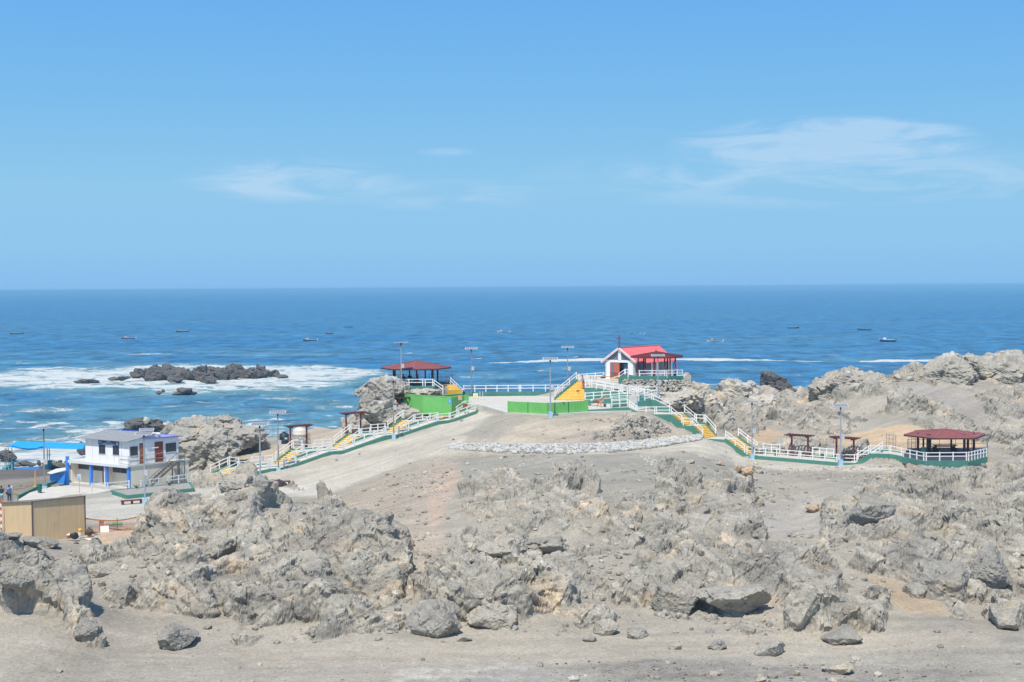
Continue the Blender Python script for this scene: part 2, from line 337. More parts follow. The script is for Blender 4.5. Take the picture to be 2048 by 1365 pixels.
zf = Zb.ravel().copy(); xf = X.ravel(); yf = Y.ravel()
for pts, lift in PADS:
    xs = [p.x for p in pts]; ys = [p.y for p in pts]
    idx = np.nonzero((xf > min(xs)-3) & (xf < max(xs)+3) & (yf > min(ys)-3) & (yf < max(ys)+3))[0]
    if not len(idx): continue
    x = xf[idx]; y = yf[idx]; ins = np.zeros(len(idx), bool); dm = np.full(len(idx), 9e9)
    n = len(pts)
    for i in range(n):
        a = pts[i]; b = pts[(i+1) % n]
        if a.y != b.y: ins ^= ((a.y > y) != (b.y > y)) & (x < (b.x-a.x)*(y-a.y)/(b.y-a.y)+a.x)
        ex, ey = b.x-a.x, b.y-a.y; t = np.clip(((x-a.x)*ex+(y-a.y)*ey)/(ex*ex+ey*ey+1e-9), 0, 1)
        dm = np.minimum(dm, np.hypot(x-a.x-ex*t, y-a.y-ey*t))
    Mx = np.array([[p.x, p.y, 1] for p in pts]); zz = np.array([p.z for p in pts])
    co = np.linalg.lstsq(Mx, zz, rcond=None)[0]
    tgt = co[0]*x+co[1]*y+co[2]+lift
    w = np.where(ins, 1.0, np.clip(1-dm/1.6, 0, 1)); w = w*w*(3-2*w)
    zf[idx] = zf[idx]*(1-w) + np.where(ins, tgt, np.minimum(tgt+.02, np.maximum(zf[idx], tgt-1.0)))*w
Zb = zf.reshape(X.shape)
P0 = np.stack([X, Y, Zb], -1)
padm = None
gx = np.gradient(P0, axis=1); gy = np.gradient(P0, axis=0)
Nn = np.cross(gx, gy); Nn /= np.linalg.norm(Nn, axis=-1, keepdims=True)+1e-9
Nn[..., 2] = np.maximum(Nn[..., 2], .25); Nn[..., 1] = np.clip(Nn[..., 1], -.8, .3); Nn /= np.linalg.norm(Nn, axis=-1, keepdims=True)
P = P0.reshape(-1, 3); Nv = Nn.reshape(-1, 3)
px, py = proj(P)
wx = fbm(P*.35, 3, 5)*16; wy = fbm(P*.35+50, 3, 9)*9
PX, PY = px+wx, py+wy
R1 = [(262, 1092), (286, 1045), (322, 998), (370, 978), (385, 958), (445, 945), (480, 935), (520, 955), (575, 972), (625, 985), (690, 1005), (735, 1035), (790, 1050), (818, 1076), (832, 1110), (830, 1150), (800, 1190), (803, 1225), (815, 1258),
      (700, 1275), (610, 1284), (500, 1300), (452, 1285), (480, 1245), (400, 1240), (330, 1228), (290, 1222), (250, 1212), (200, 1200), (188, 1165), (160, 1145), (165, 1105), (200, 1095), (215, 1120), (240, 1090)]
R2 = [(-900, 1000), (-60, 1095), (0, 1105), (50, 1125), (90, 1160), (120, 1188), (150, 1200), (180, 1235), (210, 1290), (190, 1292), (140, 1270), (120, 1235), (60, 1222), (20, 1225), (0, 1205), (-900, 1210)]
R3 = [(812, 1266), (812, 1205), (835, 1165), (895, 1118), (950, 1090), (990, 1100), (1010, 1080), (1005, 1060), (960, 1065), (930, 1030), (915, 995), (960, 972), (1060, 968), (1110, 955), (1150, 948), (1185, 975), (1205, 1012), (1240, 1035), (1250, 1008), (1300, 1003), (1320, 962), (1370, 962), (1410, 968), (1440, 965),
      (1510, 990), (1535, 1012), (1480, 1032), (1500, 1062), (1560, 1082), (1640, 1092), (1650, 1060), (1640, 1008), (1680, 990), (1740, 972), (1770, 958), (1810, 962), (1850, 968), (1960, 965), (1990, 950), (2100, 942), (2950, 900), (2950, 1230), (2100, 1262), (2030, 1262), (1990, 1238),
      (1920, 1240), (1870, 1215), (1850, 1185), (1800, 1160), (1730, 1150), (1745, 1180), (1775, 1215), (1770, 1262), (1700, 1262), (1600, 1265), (1500, 1270), (1430, 1240), (1330, 1240), (1300, 1205), (1225, 1252), (1100, 1268), (980, 1266), (950, 1242), (890, 1262)]
R4 = [(1385, 800), (1440, 755), (1500, 750), (1560, 780), (1640, 765), (1700, 735), (1800, 735), (1850, 725), (1890, 690), (2950, 690), (2950, 920), (2050, 915), (1995, 915), (1960, 884), (1850, 853), (1760, 843), (1700, 868), (1600, 858), (1550, 848), (1500, 878), (1452, 872), (1430, 850), (1380, 825), (1330, 810), (1240, 800), (1240, 775), (1390, 768)]
R4b = [(1540, 888), (1600, 883), (1660, 880), (1700, 892), (1740, 902), (1745, 925), (1500, 912), (1490, 890)]
S4 = [(1780, 768), (1800, 764), (1862, 770), (1900, 790), (1962, 800), (1975, 828), (2000, 868), (1965, 862), (1930, 850), (1890, 820), (1860, 785)]
S3 = [(1720, 1148), (1850, 1170), (1905, 1235), (1860, 1240), (1800, 1200)]
RC = [(-900, 900), (-900, 945), (60, 938), (150, 925), (150, 880), (-900, 880)]
R5 = [(1180, 880), (1200, 868), (1250, 845), (1262, 838), (1300, 842), (1340, 862), (1325, 872), (1290, 876)]
R6 = [(320, 950), (330, 850), (400, 820), (520, 860), (530, 905), (470, 925), (410, 948)]
R7 = [(690, 865), (700, 760), (800, 760), (812, 845), (740, 860)]
rs = raster([(R1, 1), (R2, 1), (R3, 1), (R4, 1), (R4b, .75), (S4, 0), (S3, .1), (R5, .47), (R6, .9), (R7, .9), (RC, .6)], blur=7)
rm = rs(PX, PY)
# sea-side cliffs are bare rock
edge = np.interp(px, [-900, 60, 250, 420, 640, 850, 1050, 1260, 1400, 1560, 1700, 1950, 2950], [186, 191, 172, 176, 190, 187.5, 187.5, 196, 192, 196, 200, 205, 205])
rm = np.maximum(rm, np.clip((Y.ravel()-edge)/3, 0, 1))
rm = np.where(Y.ravel() < 66, rm*0, rm)
# keep rock out of the pads
pm = np.zeros(len(P))
for pts, lift in PADS:
    xs = [p.x for p in pts]; ys = [p.y for p in pts]
    idx = np.nonzero((xf > min(xs)-2) & (xf < max(xs)+2) & (yf > min(ys)-2) & (yf < max(ys)+2))[0]
    x = xf[idx]; y = yf[idx]; ins = np.zeros(len(idx), bool); dm = np.full(len(idx), 9e9); n = len(pts)
    for i in range(n):
        a = pts[i]; b = pts[(i+1) % n]
        if a.y != b.y: ins ^= ((a.y > y) != (b.y > y)) & (x < (b.x-a.x)*(y-a.y)/(b.y-a.y)+a.x)
        ex, ey = b.x-a.x, b.y-a.y; t = np.clip(((x-a.x)*ex+(y-a.y)*ey)/(ex*ex+ey*ey+1e-9), 0, 1)
        dm = np.minimum(dm, np.hypot(x-a.x-ex*t, y-a.y-ey*t))
    pm[idx] = np.maximum(pm[idx], np.where(ins, 1, np.clip(1-dm/1.2, 0, 1)))
rm = rm*(1-pm)
sel = np.nonzero(rm > .04)[0]
Q = P[sel]
def strata(Q, ax, ang, st=(1.9, 1.2, .72)):
    return (Q @ rot('Y', ang) @ rot('Z', ax))/np.array(st)
TA = strata(Q, 20, 38); TB = strata(Q, -25, -40)
leftm = px[sel] < 860
T = np.where(leftm[:, None], TA, TB)
warp = np.stack([fbm(Q*.5+i*31, 3, 40+i) for i in range(3)], 1)*.55
rh = np.zeros(len(sel)); crk = np.zeros(len(sel))
amp_reg = .75 + .5*vnoise(Q*.08, 77)
for size, am, sd in ((5.2, .98, 1), (2.1, .30, 2)):
    v = facet_soft(T/size + warp*.38, sd, 1.7, 34.0 if size > 3 else 24.0)
    rh += am*v*1.25
    if size == 2.1: cell = v
rh = rh*amp_reg + .30*fbm(Q*.25, 2, 60)
r_s = rm[sel]
def dent(cx, cy, rx, ry): return np.exp(-((px[sel]-cx)/rx)**2-((py[sel]-cy)/ry)**2)
for cx, cy, rx, ry, dp in [(1090, 1104, 52, 16, 1.7), (1235, 1040, 30, 12, .9), (1345, 1120, 34, 18, 1.2), (1930, 1160, 46, 22, 1.6), (395, 985, 60, 26, .7), (735, 1180, 30, 20, .9), (1200, 1115, 30, 14, .9), (1660, 1175, 30, 16, .8), (505, 1190, 40, 8, .6), (300, 1130, 14, 26, .7), (1730, 838, 60, 12, 1.6), (1930, 762, 40, 12, 1.5), (1975, 775, 36, 10, 1.4), (1555, 1075, 30, 12, .8)]: rh -= dp*dent(cx, cy, rx, ry)
rh += .55*np.clip(1-((px[sel]-60)/190)**4, 0, 1)*(py[sel] > 1085)*(py[sel] < 1310)
rock_h = rh*np.clip(r_s*1.6, 0, 1) + (r_s-.47)*.9 - .30*np.clip(fbm(Q*.16+40, 3, 61)*2.2-.35, 0, 1)
mnd = (px[sel] > 1140)*(px[sel] < 1385)*(py[sel] > 815)*(py[sel] < 900); rock_h = np.where(mnd, np.minimum(rock_h, .16+.5*np.maximum(rh, 0)*.35), rock_h)
dunes = .10*fbm(P*.22, 4, 80) + .035*fbm(P*1.1, 3, 81)
flatm = np.clip(1-pm*1.2, 0, 1)
sand = dunes*flatm
dist = Y.ravel()
# rough gravelly banks
grav = raster([([(640, 1000), (860, 915), (1500, 905), (1640, 1000), (1500, 1060), (1200, 1020), (930, 1000), (860, 1180), (800, 1100), (700, 1010)], 1.0), ([(990, 888), (1090, 850), (1250, 835), (1340, 850), (1330, 880), (1150, 888)], 1.0),
               ([(1100, 1345), (1900, 1335), (1900, 1400), (1000, 1400)], .12)], blur=4)(PX, PY)
gsel = np.nonzero(grav > .05)[0]
gv, ge = facet(P[gsel]/.42, 9, .8)
sand[gsel] += grav[gsel]*np.clip(vnoise(P[gsel]*.8, 91)-.45, 0, 1)*flatm[gsel]*np.maximum(gv, 0)*.38
h = sand.copy(); h[sel] = np.maximum(sand[sel], rock_h)
isrock = np.zeros(len(P)); isrock[sel] = np.clip((rock_h-sand[sel]+.03)/.12, 0, 1)
isrock[sel] = np.where(r_s < .1, 0, isrock[sel])
PT = P + Nv*h[:, None]
# second pass: break the faces of the rock in 3-D, along the true normals of the first surface
G3 = PT.reshape(NRW, -1, 3).copy(); R3d = isrock.reshape(NRW, -1)
for _ in range(8):      # let points slide along steep faces so that walls get as many points as tops
    L_ = np.linalg.norm(np.diff(G3, axis=0), axis=-1); ref_ = np.maximum(np.gradient(Drows)[:, None], .05)*1.8
    sw_ = np.zeros(G3.shape[:2]); sw_[1:-1] = np.clip(np.maximum(L_[1:], L_[:-1])/ref_[1:-1]-1.0, 0, 1)*np.clip(R3d[1:-1]*1.5+.3, 0, 1)*(Y[1:-1] > 66)
    av = G3.copy(); av[1:-1] = .5*G3[1:-1]+.25*(G3[:-2]+G3[2:]); G3 = G3*(1-sw_[..., None])+av*sw_[..., None]
PT = G3.reshape(-1, 3)
a_ = np.gradient(G3, axis=1); b_ = np.gradient(G3, axis=0); N2 = np.cross(a_, b_); N2 /= np.linalg.norm(N2, axis=-1, keepdims=True)+1e-9
for _ in range(2): N2[1:-1, 1:-1] = (N2[1:-1, 1:-1]*2+N2[:-2, 1:-1]+N2[2:, 1:-1]+N2[1:-1, :-2]+N2[1:-1, 2:])/6
N2 = N2.reshape(-1, 3); N2 /= np.linalg.norm(N2, axis=1)[:, None]+1e-9
s2 = sel[isrock[sel] > .02]; Q2 = PT[s2]; lm2 = px[s2] < 860
T2 = np.where(lm2[:, None], strata(Q2, 20, 38, (2.5, 1.2, .55)), strata(Q2, -25, -40, (2.5, 1.2, .55)))
w2 = np.stack([fbm(Q2*.9, 2, 140+i) for i in range(3)], 1)*.4
d2_ = np.zeros(len(s2)); crev = np.zeros(len(s2))
for size, am, sd in ((1.5, .17, 21), (.6, .045, 22), (.25, .010, 23)):
    v, e = facet(T2/size+w2*.45, sd, 1.3); d2_ += am*v
    if size > .4: cr_ = np.clip(1-e/.06, 0, 1)*np.clip(vnoise(Q2*.7, 150)*3-1.1, 0, 1); d2_ -= am*1.3*cr_
    if size == .6: cell2 = v
# bedding: long tilted ledges, each layer with its own thickness and overhang
nb = np.where(lm2[:, None], np.array([[-.60, .25, .76]]), np.array([[.66, .22, .72]])); nb = nb/np.linalg.norm(nb, axis=1)[:, None]
dpt = (Q2*nb).sum(1) + .9*fbm(Q2*.13, 3, 160) + .16*fbm(Q2*.8, 3, 161)
for sp_, am in ((1.9, .40), (.62, .15)):
    t_ = dpt/sp_ + (.0 if sp_ > 1 else .37); fl_i = np.floor(t_); f_ = t_-fl_i; hs_i = u01(hsh(fl_i.astype(np.int64), fl_i.astype(np.int64)*3+1, (Q2[:, 0]*.18+40).astype(np.int64)*0, 171))
    d2_ += am*(.4+.9*hs_i)*(np.where(f_ < .86, f_/.86, (1-f_)/.14)-.5)*np.clip(vnoise(Q2*.35, 172)*2.4-.35, .1, 1)
# a second, steeper joint set: dark open cracks
nj = np.where(lm2[:, None], np.array([[.72, .35, .60]]), np.array([[-.70, .4, .6]])); dj = (Q2*nj).sum(1)/2.3 + .5*fbm(Q2*.2, 3, 180)
fj = np.abs(dj-np.floor(dj)-.5); d2_ -= .30*np.clip(1-fj/.035, 0, 1)*np.clip(vnoise(Q2*.4, 181)*4-2.0, 0, 1)
PT[s2] += N2[s2]*(d2_*np.clip(isrock[s2], 0, 1))[:, None]
# ---- mineral colours (base colour of the ground itself)
def lin(r, g, b): return np.array([((v/255+.055)/1.055)**2.4 if v > 10 else v/255/12.92 for v in (r, g, b)])
def zone(polys, blur=5): return raster([(p, 1.0) for p in polys], blur=blur)(PX, PY)[:, None]
n_a = fbm(P*.3, 4, 101)[:, None]; n_b = fbm(P*1.7, 4, 102)[:, None]; n_c = fbm(P*.09, 3, 103)[:, None]
col = np.ones((len(P), 3))*np.array([.35, .32, .265])
def lay(col, m, cc): return col*(1-m) + np.array(cc)*m
col = lay(col, zone([[(-900, 1250), (200, 1290), (1000, 1290), (2950, 1260), (2950, 1500), (-900, 1500)]])*.6, [.33, .305, .255])
col = lay(col, zone([[(-900, 1060), (260, 1080), (200, 1200), (420, 1260), (480, 1290), (900, 1290), (900, 1500), (-900, 1500)]])*.7, [.33, .30, .25])
col = lay(col, zone([[(430, 1300), (1000, 1275), (2000, 1262), (2000, 1300), (1000, 1330), (500, 1335)]])*.5, [.41, .36, .285])
col = lay(col, zone([[(165, 1055), (300, 1050), (280, 1095), (170, 1085)]])*.85, [.50, .37, .26])
col = lay(col, zone([[(480, 990), (640, 990), (860, 912), (1400, 905), (1440, 885), (1400, 876), (1200, 903), (900, 900), (985, 830), (960, 822), (800, 880), (480, 960)], [(1405, 882), (1450, 878), (1500, 915), (1750, 932), (2000, 935), (2000, 950), (1640, 945), (1500, 935), (1440, 930), (1380, 900)]])*.95, [.49, .45, .37])
col = lay(col, zone([[(120, 1000), (170, 1048), (300, 1042), (420, 1000), (660, 985), (560, 960), (258, 985)]])*.9, [.50, .475, .415])
col = lay(col, zone([[(640, 1000), (860, 918), (930, 925), (900, 1000), (870, 1160), (820, 1100), (720, 1030)]])*.7, [.41, .345, .27])
col = lay(col, zone([[(850, 945), (915, 940), (900, 1000), (870, 1080), (850, 1000)]])*.6, [.46, .34, .26])
col = lay(col, zone([[(930, 915), (1100, 908), (1450, 912), (1500, 960), (1300, 1000), (1200, 1000), (1150, 950), (930, 990)]])*.8, [.31, .295, .25])
col = lay(col, zone([[(985, 888), (1060, 835), (1180, 830), (1290, 830), (1390, 868), (1300, 880), (1150, 890)]])*.85, [.47, .40, .31])
col = lay(col, zone([[(1080, 890), (1180, 860), (1270, 862), (1330, 880), (1200, 886)]], 3)*.6, [.28, .24, .205])
col = lay(col, zone([[(1520, 1000), (1650, 1000), (1660, 1085), (1560, 1080), (1490, 1040)]])*.7, [.38, .355, .315])
col = lay(col, zone([[(1480, 860), (1600, 868), (1700, 872), (1800, 848), (1960, 880), (1960, 912), (1740, 905), (1650, 885), (1500, 885)]], 3)*.9, [.52, .39, .25])
col = lay(col, zone([[(440, 940), (540, 890), (640, 850), (760, 850), (905, 815), (930, 830), (560, 945)]], 3)*.9, [.46, .39, .30])
col = lay(col, zone([S4], 3)*.9, [.33, .30, .265])
col = lay(col, zone([[(1720, 1150), (1850, 1170), (1905, 1240), (1800, 1230)]], 3)*.8, [.40, .31, .21])
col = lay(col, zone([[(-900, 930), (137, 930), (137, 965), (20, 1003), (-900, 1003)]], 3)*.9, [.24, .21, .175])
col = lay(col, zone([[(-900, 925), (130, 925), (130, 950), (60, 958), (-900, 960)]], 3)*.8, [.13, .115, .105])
col = lay(col, zone([[(960, 1345), (1250, 1320), (1600, 1330), (2000, 1345), (1800, 1400), (900, 1400)]], 6)*np.clip(.5+n_b, 0, 1)*.8, [.16, .15, .14])
col = lay(col, zone([[(800, 1340), (1000, 1325), (1200, 1345), (1150, 1400), (700, 1400)]], 6)*np.clip(.4+n_b, 0, 1)*.6, [.48, .46, .42])
col = col*(1 + .16*n_a + .14*n_b + .12*n_c)
# wheel and foot worn lanes: long faint streaks in the sand
st_ = fbm(P*np.array([.12, .9, .1]), 4, 121)[:, None]; st2 = fbm((P @ rot('Z', 35))*np.array([.10, 1.3, .1]), 4, 122)[:, None]
nearf = np.clip((92-dist)/8, 0, 1)[:, None]; col = col*(1+.22*st_*nearf+.20*st2*(1-nearf))
# rock colour
rc = np.ones((len(sel), 3))*np.array([.335, .312, .262])
rock_pts = PT[sel]; q2 = np.where(leftm[:, None], strata(rock_pts, 20, 38), strata(rock_pts, -25, -40))
ochre = np.clip(fbm(q2*.55, 4, 111)*2.2-.35, 0, 1)[:, None]; pale = np.clip(fbm(q2*.8+9, 4, 112)*2.2-.35, 0, 1)[:, None]; dark = np.clip(fbm(q2*.45+3, 4, 113)*2.4-.2, 0, 1)[:, None]
rc = lay(rc, dark*.8, [.225, .214, .19]); rc = lay(rc, pale*.6, [.46, .425, .355]); rc = lay(rc, ochre*.85, [.56, .445, .31])
vein = (np.abs(fbm(q2*1.1+20, 4, 114)) < .018)[:, None]
rc = lay(rc, vein*.6, [.48, .43, .35])
dpc = (rock_pts*np.where(leftm[:, None], np.array([[-.60, .25, .76]]), np.array([[.66, .22, .72]]))).sum(1) + .9*fbm(rock_pts*.13, 3, 160) + .16*fbm(rock_pts*.8, 3, 161)
lay_i = np.floor(dpc/.42).astype(np.int64); rc *= (.88+.24*u01(hsh(lay_i, lay_i*5+3, lay_i*0, 190)))[:, None]
rc *= (1 + .30*cell[:, None]*.6 + .12*fbm(rock_pts*3, 3, 115)[:, None])
seaf = np.clip((dist[sel]-185)/20, 0, 1)[:, None]*np.clip((1150-px[sel])/300, 0, 1)[:, None]
rc = lay(rc, seaf*.5, [.14, .135, .13])
wet = np.clip((3.2-PT[sel, 2])/2.2, 0, 1)[:, None]*(dist[sel] > 165)[:, None]
rc = lay(rc, wet*.8, [.06, .06, .06])
top_w = np.clip((Nv[sel, 2]-.3), 0, 1)[:, None]*np.clip((PT[sel, 2]-12.0)/2, 0, 1)[:, None]*(dist[sel] > 180)[:, None]*np.clip(rh/.8, 0, 1)[:, None]
rc = lay(rc, np.clip(top_w*.7, 0, .4), [.46, .44, .40])
ir = isrock[sel][:, None]
# dust settling on flat tops and in hollows
col[sel] = col[sel]*(1-ir) + rc*ir
col = np.clip(col, .02, .8)

def ground_mat(name, bump_d=.05, scale=1.0):
    m, nt, b = newmat(name)
    at = N(nt, 'ShaderNodeAttribute', attribute_name='mineral'); ar = N(nt, 'ShaderNodeAttribute', attribute_name='rock')
    tc = N(nt, 'ShaderNodeTexCoord'); ob = tc.outputs['Object']
    n1 = N(nt, 'ShaderNodeTexNoise', ins={'Scale': 5.5*scale, 'Detail': 9.0, 'Roughness': .68}); links(nt, ob, n1.inputs['Vector'])
    v1 = N(nt, 'ShaderNodeTexVoronoi', ins={'Scale': 3.2*scale}); links(nt, ob, v1.inputs['Vector'])
    mr = N(nt, 'ShaderNodeMapRange', ins={'From Min': .3, 'From Max': .7, 'To Min': .73, 'To Max': 1.27}); links(nt, n1.outputs['Fac'], mr.inputs[0])
    # dark and pale grit specks
    v2 = N(nt, 'ShaderNodeTexVoronoi', ins={'Scale': 2.3*scale, 'Randomness': 1.0}); links(nt, ob, v2.inputs['Vector'])
    sp = N(nt, 'ShaderNodeMapRange', ins={'From Min': .08, 'From Max': .16, 'To Min': 1.0, 'To Max': 0.0}); links(nt, v2.outputs['Distance'], sp.inputs[0])
    sv_ = N(nt, 'ShaderNodeSeparateColor'); links(nt, v2.outputs['Color'], sv_.inputs[0])
    sc = N(nt, 'ShaderNodeMapRange', ins={'From Min': 0, 'From Max': 1, 'To Min': .45, 'To Max': 1.35}); links(nt, sv_.outputs[0], sc.inputs[0])
    gate = M(nt, 'MULTIPLY', sp.outputs[0], M(nt, 'SUBTRACT', 1.0, ar.outputs['Fac'], clamp=True))
    gate = M(nt, 'MULTIPLY', gate, M(nt, 'GREATER_THAN', sv_.outputs[1], .72))
    spk = M(nt, 'ADD', M(nt, 'MULTIPLY', gate, M(nt, 'SUBTRACT', sc.outputs[0], 1.0)), 1.0)
    mx = N(nt, 'ShaderNodeMix', data_type='RGBA', blend_type='MULTIPLY'); mx.inputs['Factor'].default_value = 1
    links(nt, at.outputs['Color'], mx.inputs['A']); links(nt, M(nt, 'MULTIPLY', mr.outputs[0], spk), mx.inputs['B'])
    links(nt, mx.outputs['Result'], b.inputs['Base Color']); b.inputs['Roughness'].default_value = .95; b.inputs['Specular IOR Level'].default_value = .12
    n3 = N(nt, 'ShaderNodeTexNoise', ins={'Scale': 14.0*scale, 'Detail': 6.0, 'Roughness': .7}); links(nt, ob, n3.inputs['Vector'])
    hgt = M(nt, 'ADD', M(nt, 'MULTIPLY', n1.outputs['Fac'], .7), M(nt, 'MULTIPLY', n3.outputs['Fac'], .3))
    hgt = M(nt, 'ADD', hgt, M(nt, 'MULTIPLY', v1.outputs['Distance'], M(nt, 'MULTIPLY', ar.outputs['Fac'], .9)))
    bp = N(nt, 'ShaderNodeBump', ins={'Distance': bump_d}); links(nt, hgt, bp.inputs['Height'])
    links(nt, M(nt, 'ADD', .35, M(nt, 'MULTIPLY', ar.outputs['Fac'], .6)), bp.inputs['Strength']); links(nt, bp.outputs[0], b.inputs['Normal'])
    return m
GM = ground_mat('sand_and_rock_ground', .085)
me = mesh_np('rocky_ground', PT, grid_faces(NRW, len(Kc)), GM, False, {'rock': isrock}, col)
ground = bpy.data.objects.new('rocky_ground', me); COL.objects.link(ground); tag(ground, kind='structure')

# lookup: nearest visible ground vertex for a survey pixel
gpx, gpy = proj(PT)
_cell = {}
_ok = np.nonzero((gpx > -200) & (gpx < 2250) & (gpy > 600) & (gpy < 1450))[0]
_key = (gpx[_ok]//4).astype(int)*10000 + (gpy[_ok]//4).astype(int)
_o = np.argsort(_key, kind='stable'); _ks = _key[_o]; _ids = _ok[_o]
def G(qx, qy):
    best = None
    for r in (0, 1, 2, 3, 5):
        for i in range(-r, r+1):
            for j in range(-r, r+1):
                k = int(qx//4+i)*10000+int(qy//4+j); a, b = np.searchsorted(_ks, k), np.searchsorted(_ks, k+1)
                if b > a:
                    ii = _ids[a:b]; q = ii[np.argmin(PT[ii, 1])]
                    if best is None or PT[q, 1] < PT[best, 1]: best = q
        if best is not None: break
    return Vector(PT[best]) if best is not None else Wz(qx, qy, 5.0)

# ------------------------------------------------------------------ sea
def sea_build():
    nr, nc = 310, 500
    pyo = np.concatenate([np.linspace(420, 30, 270), 30*(2.0/30)**(np.linspace(0, 1, 41)[1:])])
    D = 71100/pyo; K = np.concatenate([np.linspace(-2500, -60, 30), np.linspace(-50, 2100, nc-60), np.linspace(2110, 4500, 30)])
    nr = len(D)
    KK, DD = np.meshgrid((K-1024)/FPX, D); X = KK*DD; Y = DD
    P = np.stack([X.ravel(), Y.ravel(), np.zeros(X.size)], 1)
    px, py = proj(P)
    near = np.clip(1-(Y.ravel()-180)/900, 0, 1)
    sw = fbm(P*np.array([.035, .12, 1]), 4, 200)*.85 + fbm(P*np.array([.14, .4, 1])+7, 3, 201)*.22
    P[:, 2] = sw*near
    wxx = fbm(P*np.array([.02, .03, 0])+3, 4, 210)*26; wyy = fbm(P*np.array([.02, .05, 0])+8, 4, 211)*7
    qx, qy = px+wxx, py+wyy
    foam = np.zeros(len(P))
    def ell(cx, cy, rx, ry, s=1.0, tilt=0.0):
        nonlocal foam
        dx = (qx-cx)/rx; dy = (qy-cy-tilt*(qx-cx))/ry
        foam = np.maximum(foam, (.52+.48*min(s, 1))*np.clip((1.5-(dx*dx+dy*dy))*.95, 0, .74) + (s >= .95)*.13*np.clip(.9-(dx*dx+dy*dy), 0, 1))
    ell(120, 757, 290, 21, 1.0, -.015); ell(430, 757, 320, 30, 1.1, 0); ell(640, 742, 170, 12, .95, .03); ell(370, 787, 115, 7, .75); ell(560, 755, 200, 24, .9)
    ell(60, 724, 170, 5, .5); ell(300, 707, 60, 4, .6); ell(560, 711, 120, 5, .45)
    ell(90, 820, 90, 4, .75, -.02); ell(600, 803, 90, 6, .7, .04); ell(690, 810, 70, 8, .6); ell(430, 832, 80, 4, .45); ell(760, 782, 120, 6, .35)
    ell(60, 905, 160, 24, 1.1); ell(160, 878, 130, 14, .95, -.08); ell(250, 858, 140, 6, .9, -.05); ell(540, 872, 60, 12, .7); ell(30, 935, 120, 14, 1.1); ell(140, 915, 90, 25, 1.1); ell(480, 900, 90, 30, .5); ell(690, 850, 90, 16, .35); ell(110, 778, 250, 6, .35)
    ell(370, 826, 300, 3, .35); ell(980, 752, 60, 4, .6); ell(1010, 768, 120, 5, .5); ell(1020, 788, 160, 6, .45); ell(1130, 740, 60, 3, .4); ell(900, 735, 90, 4, .3)
    ell(1420, 772, 60, 3, .5); ell(1470, 770, 40, 4, .6); ell(1600, 780, 60, 7, .85); ell(1430, 790, 60, 10, .8); ell(1560, 795, 120, 8, .7)
    ell(1480, 735, 80, 3, .35); ell(1700, 722, 60, 2, .4); ell(1000, 800, 160, 8, .4); ell(1850, 706, 100, 1.5, .35)
    # long calm foam line far right and centre
    ln = np.interp(px, [960, 1010, 1100, 1200, 1300, 1400, 1560, 1700, 1760, 1900, 2048, 2300], [729, 727, 722, 720, 718.5, 719, 722, 722.5, 721, 722.5, 722, 722]) + fbm(P*np.array([.02, .0, 0]), 3, 220)*1.2
    lw = np.interp(px, [960, 1000, 1100, 1480, 1560, 1640, 1720, 1780, 2300], [0, 1.0, 2.0, 1.9, .8, .3, .5, 1.7, 1.6])
    line = np.clip(1.6-np.abs(py-ln)/np.maximum(lw, .01), 0, 1)*(lw > .05)
    shal = np.clip((Y.ravel() < 330)*1.0*(1-(Y.ravel()-200)/150), 0, 1)*np.clip(1.15-np.abs(px-330)/900, 0.25, 1)
    shal = np.maximum(shal, np.clip(1.2-((px-400)/420)**2-((py-765)/38)**2, 0, 1)*.9)
    foam = np.maximum(foam, line*1.1)
    # broken lines of old foam drifting inshore
    for sd_, sc_ in ((240, .045), (241, .10)):
        rn = np.clip(1-np.abs(fbm(P*np.array([sc_*.55, sc_*1.1, 0])+sd_, 4, sd_))*7, 0, 1)
        inshore = np.clip((430-Y.ravel())/140, 0, 1)*np.clip(fbm(P*np.array([.012, .02, 0])+sd_, 3, sd_+5)*2+.55, 0, 1)*np.clip(1.25-np.clip(px-500, 0, 2000)/1500, .2, 1)
        foam = np.maximum(foam, rn*inshore*.92)
    # breaking relief
    P[:, 2] += np.clip(foam, 0, 1)*.35*np.abs(fbm(P*np.array([.3, .5, 1]), 3, 230))
    m, nt, b = newmat('sea_water')
    fo = N(nt, 'ShaderNodeAttribute', attribute_name='foam'); sh = N(nt, 'ShaderNodeAttribute', attribute_name='shallow'); cr = N(nt, 'ShaderNodeAttribute', attribute_name='swell')
    tc = N(nt, 'ShaderNodeTexCoord'); ob = tc.outputs['Object']
    def noise(sc, det=6., ro=.6, dist=0., loc=(0, 0, 0)):
        mp = N(nt, 'ShaderNodeMapping'); mp.inputs['Scale'].default_value = sc; mp.inputs['Location'].default_value = loc; links(nt, ob, mp.inputs[0])
        n = N(nt, 'ShaderNodeTexNoise', ins={'Scale': 1.0, 'Detail': det, 'Roughness': ro, 'Distortion': dist}); links(nt, mp.outputs[0], n.inputs['Vector']); return n.outputs['Fac']
    big = noise((.004, .012, 1), 5); mid = noise((.09, .16, 1), 7, .65, .4); fine = noise((.6, .9, 1), 5, .65, .3)
    c1 = N(nt, 'ShaderNodeMix', data_type='RGBA'); c1.inputs['A'].default_value = (.018, .134, .295, 1); c1.inputs['B'].default_value = (.088, .205, .252, 1)
    f = N(nt, 'ShaderNodeMapRange', ins={'From Min': .35, 'From Max': .65}); links(nt, big, f.inputs[0]); links(nt, M(nt, 'ADD', M(nt, 'MULTIPLY', f.outputs[0], .45), sh.outputs['Fac'], clamp=True), c1.inputs['Factor'])
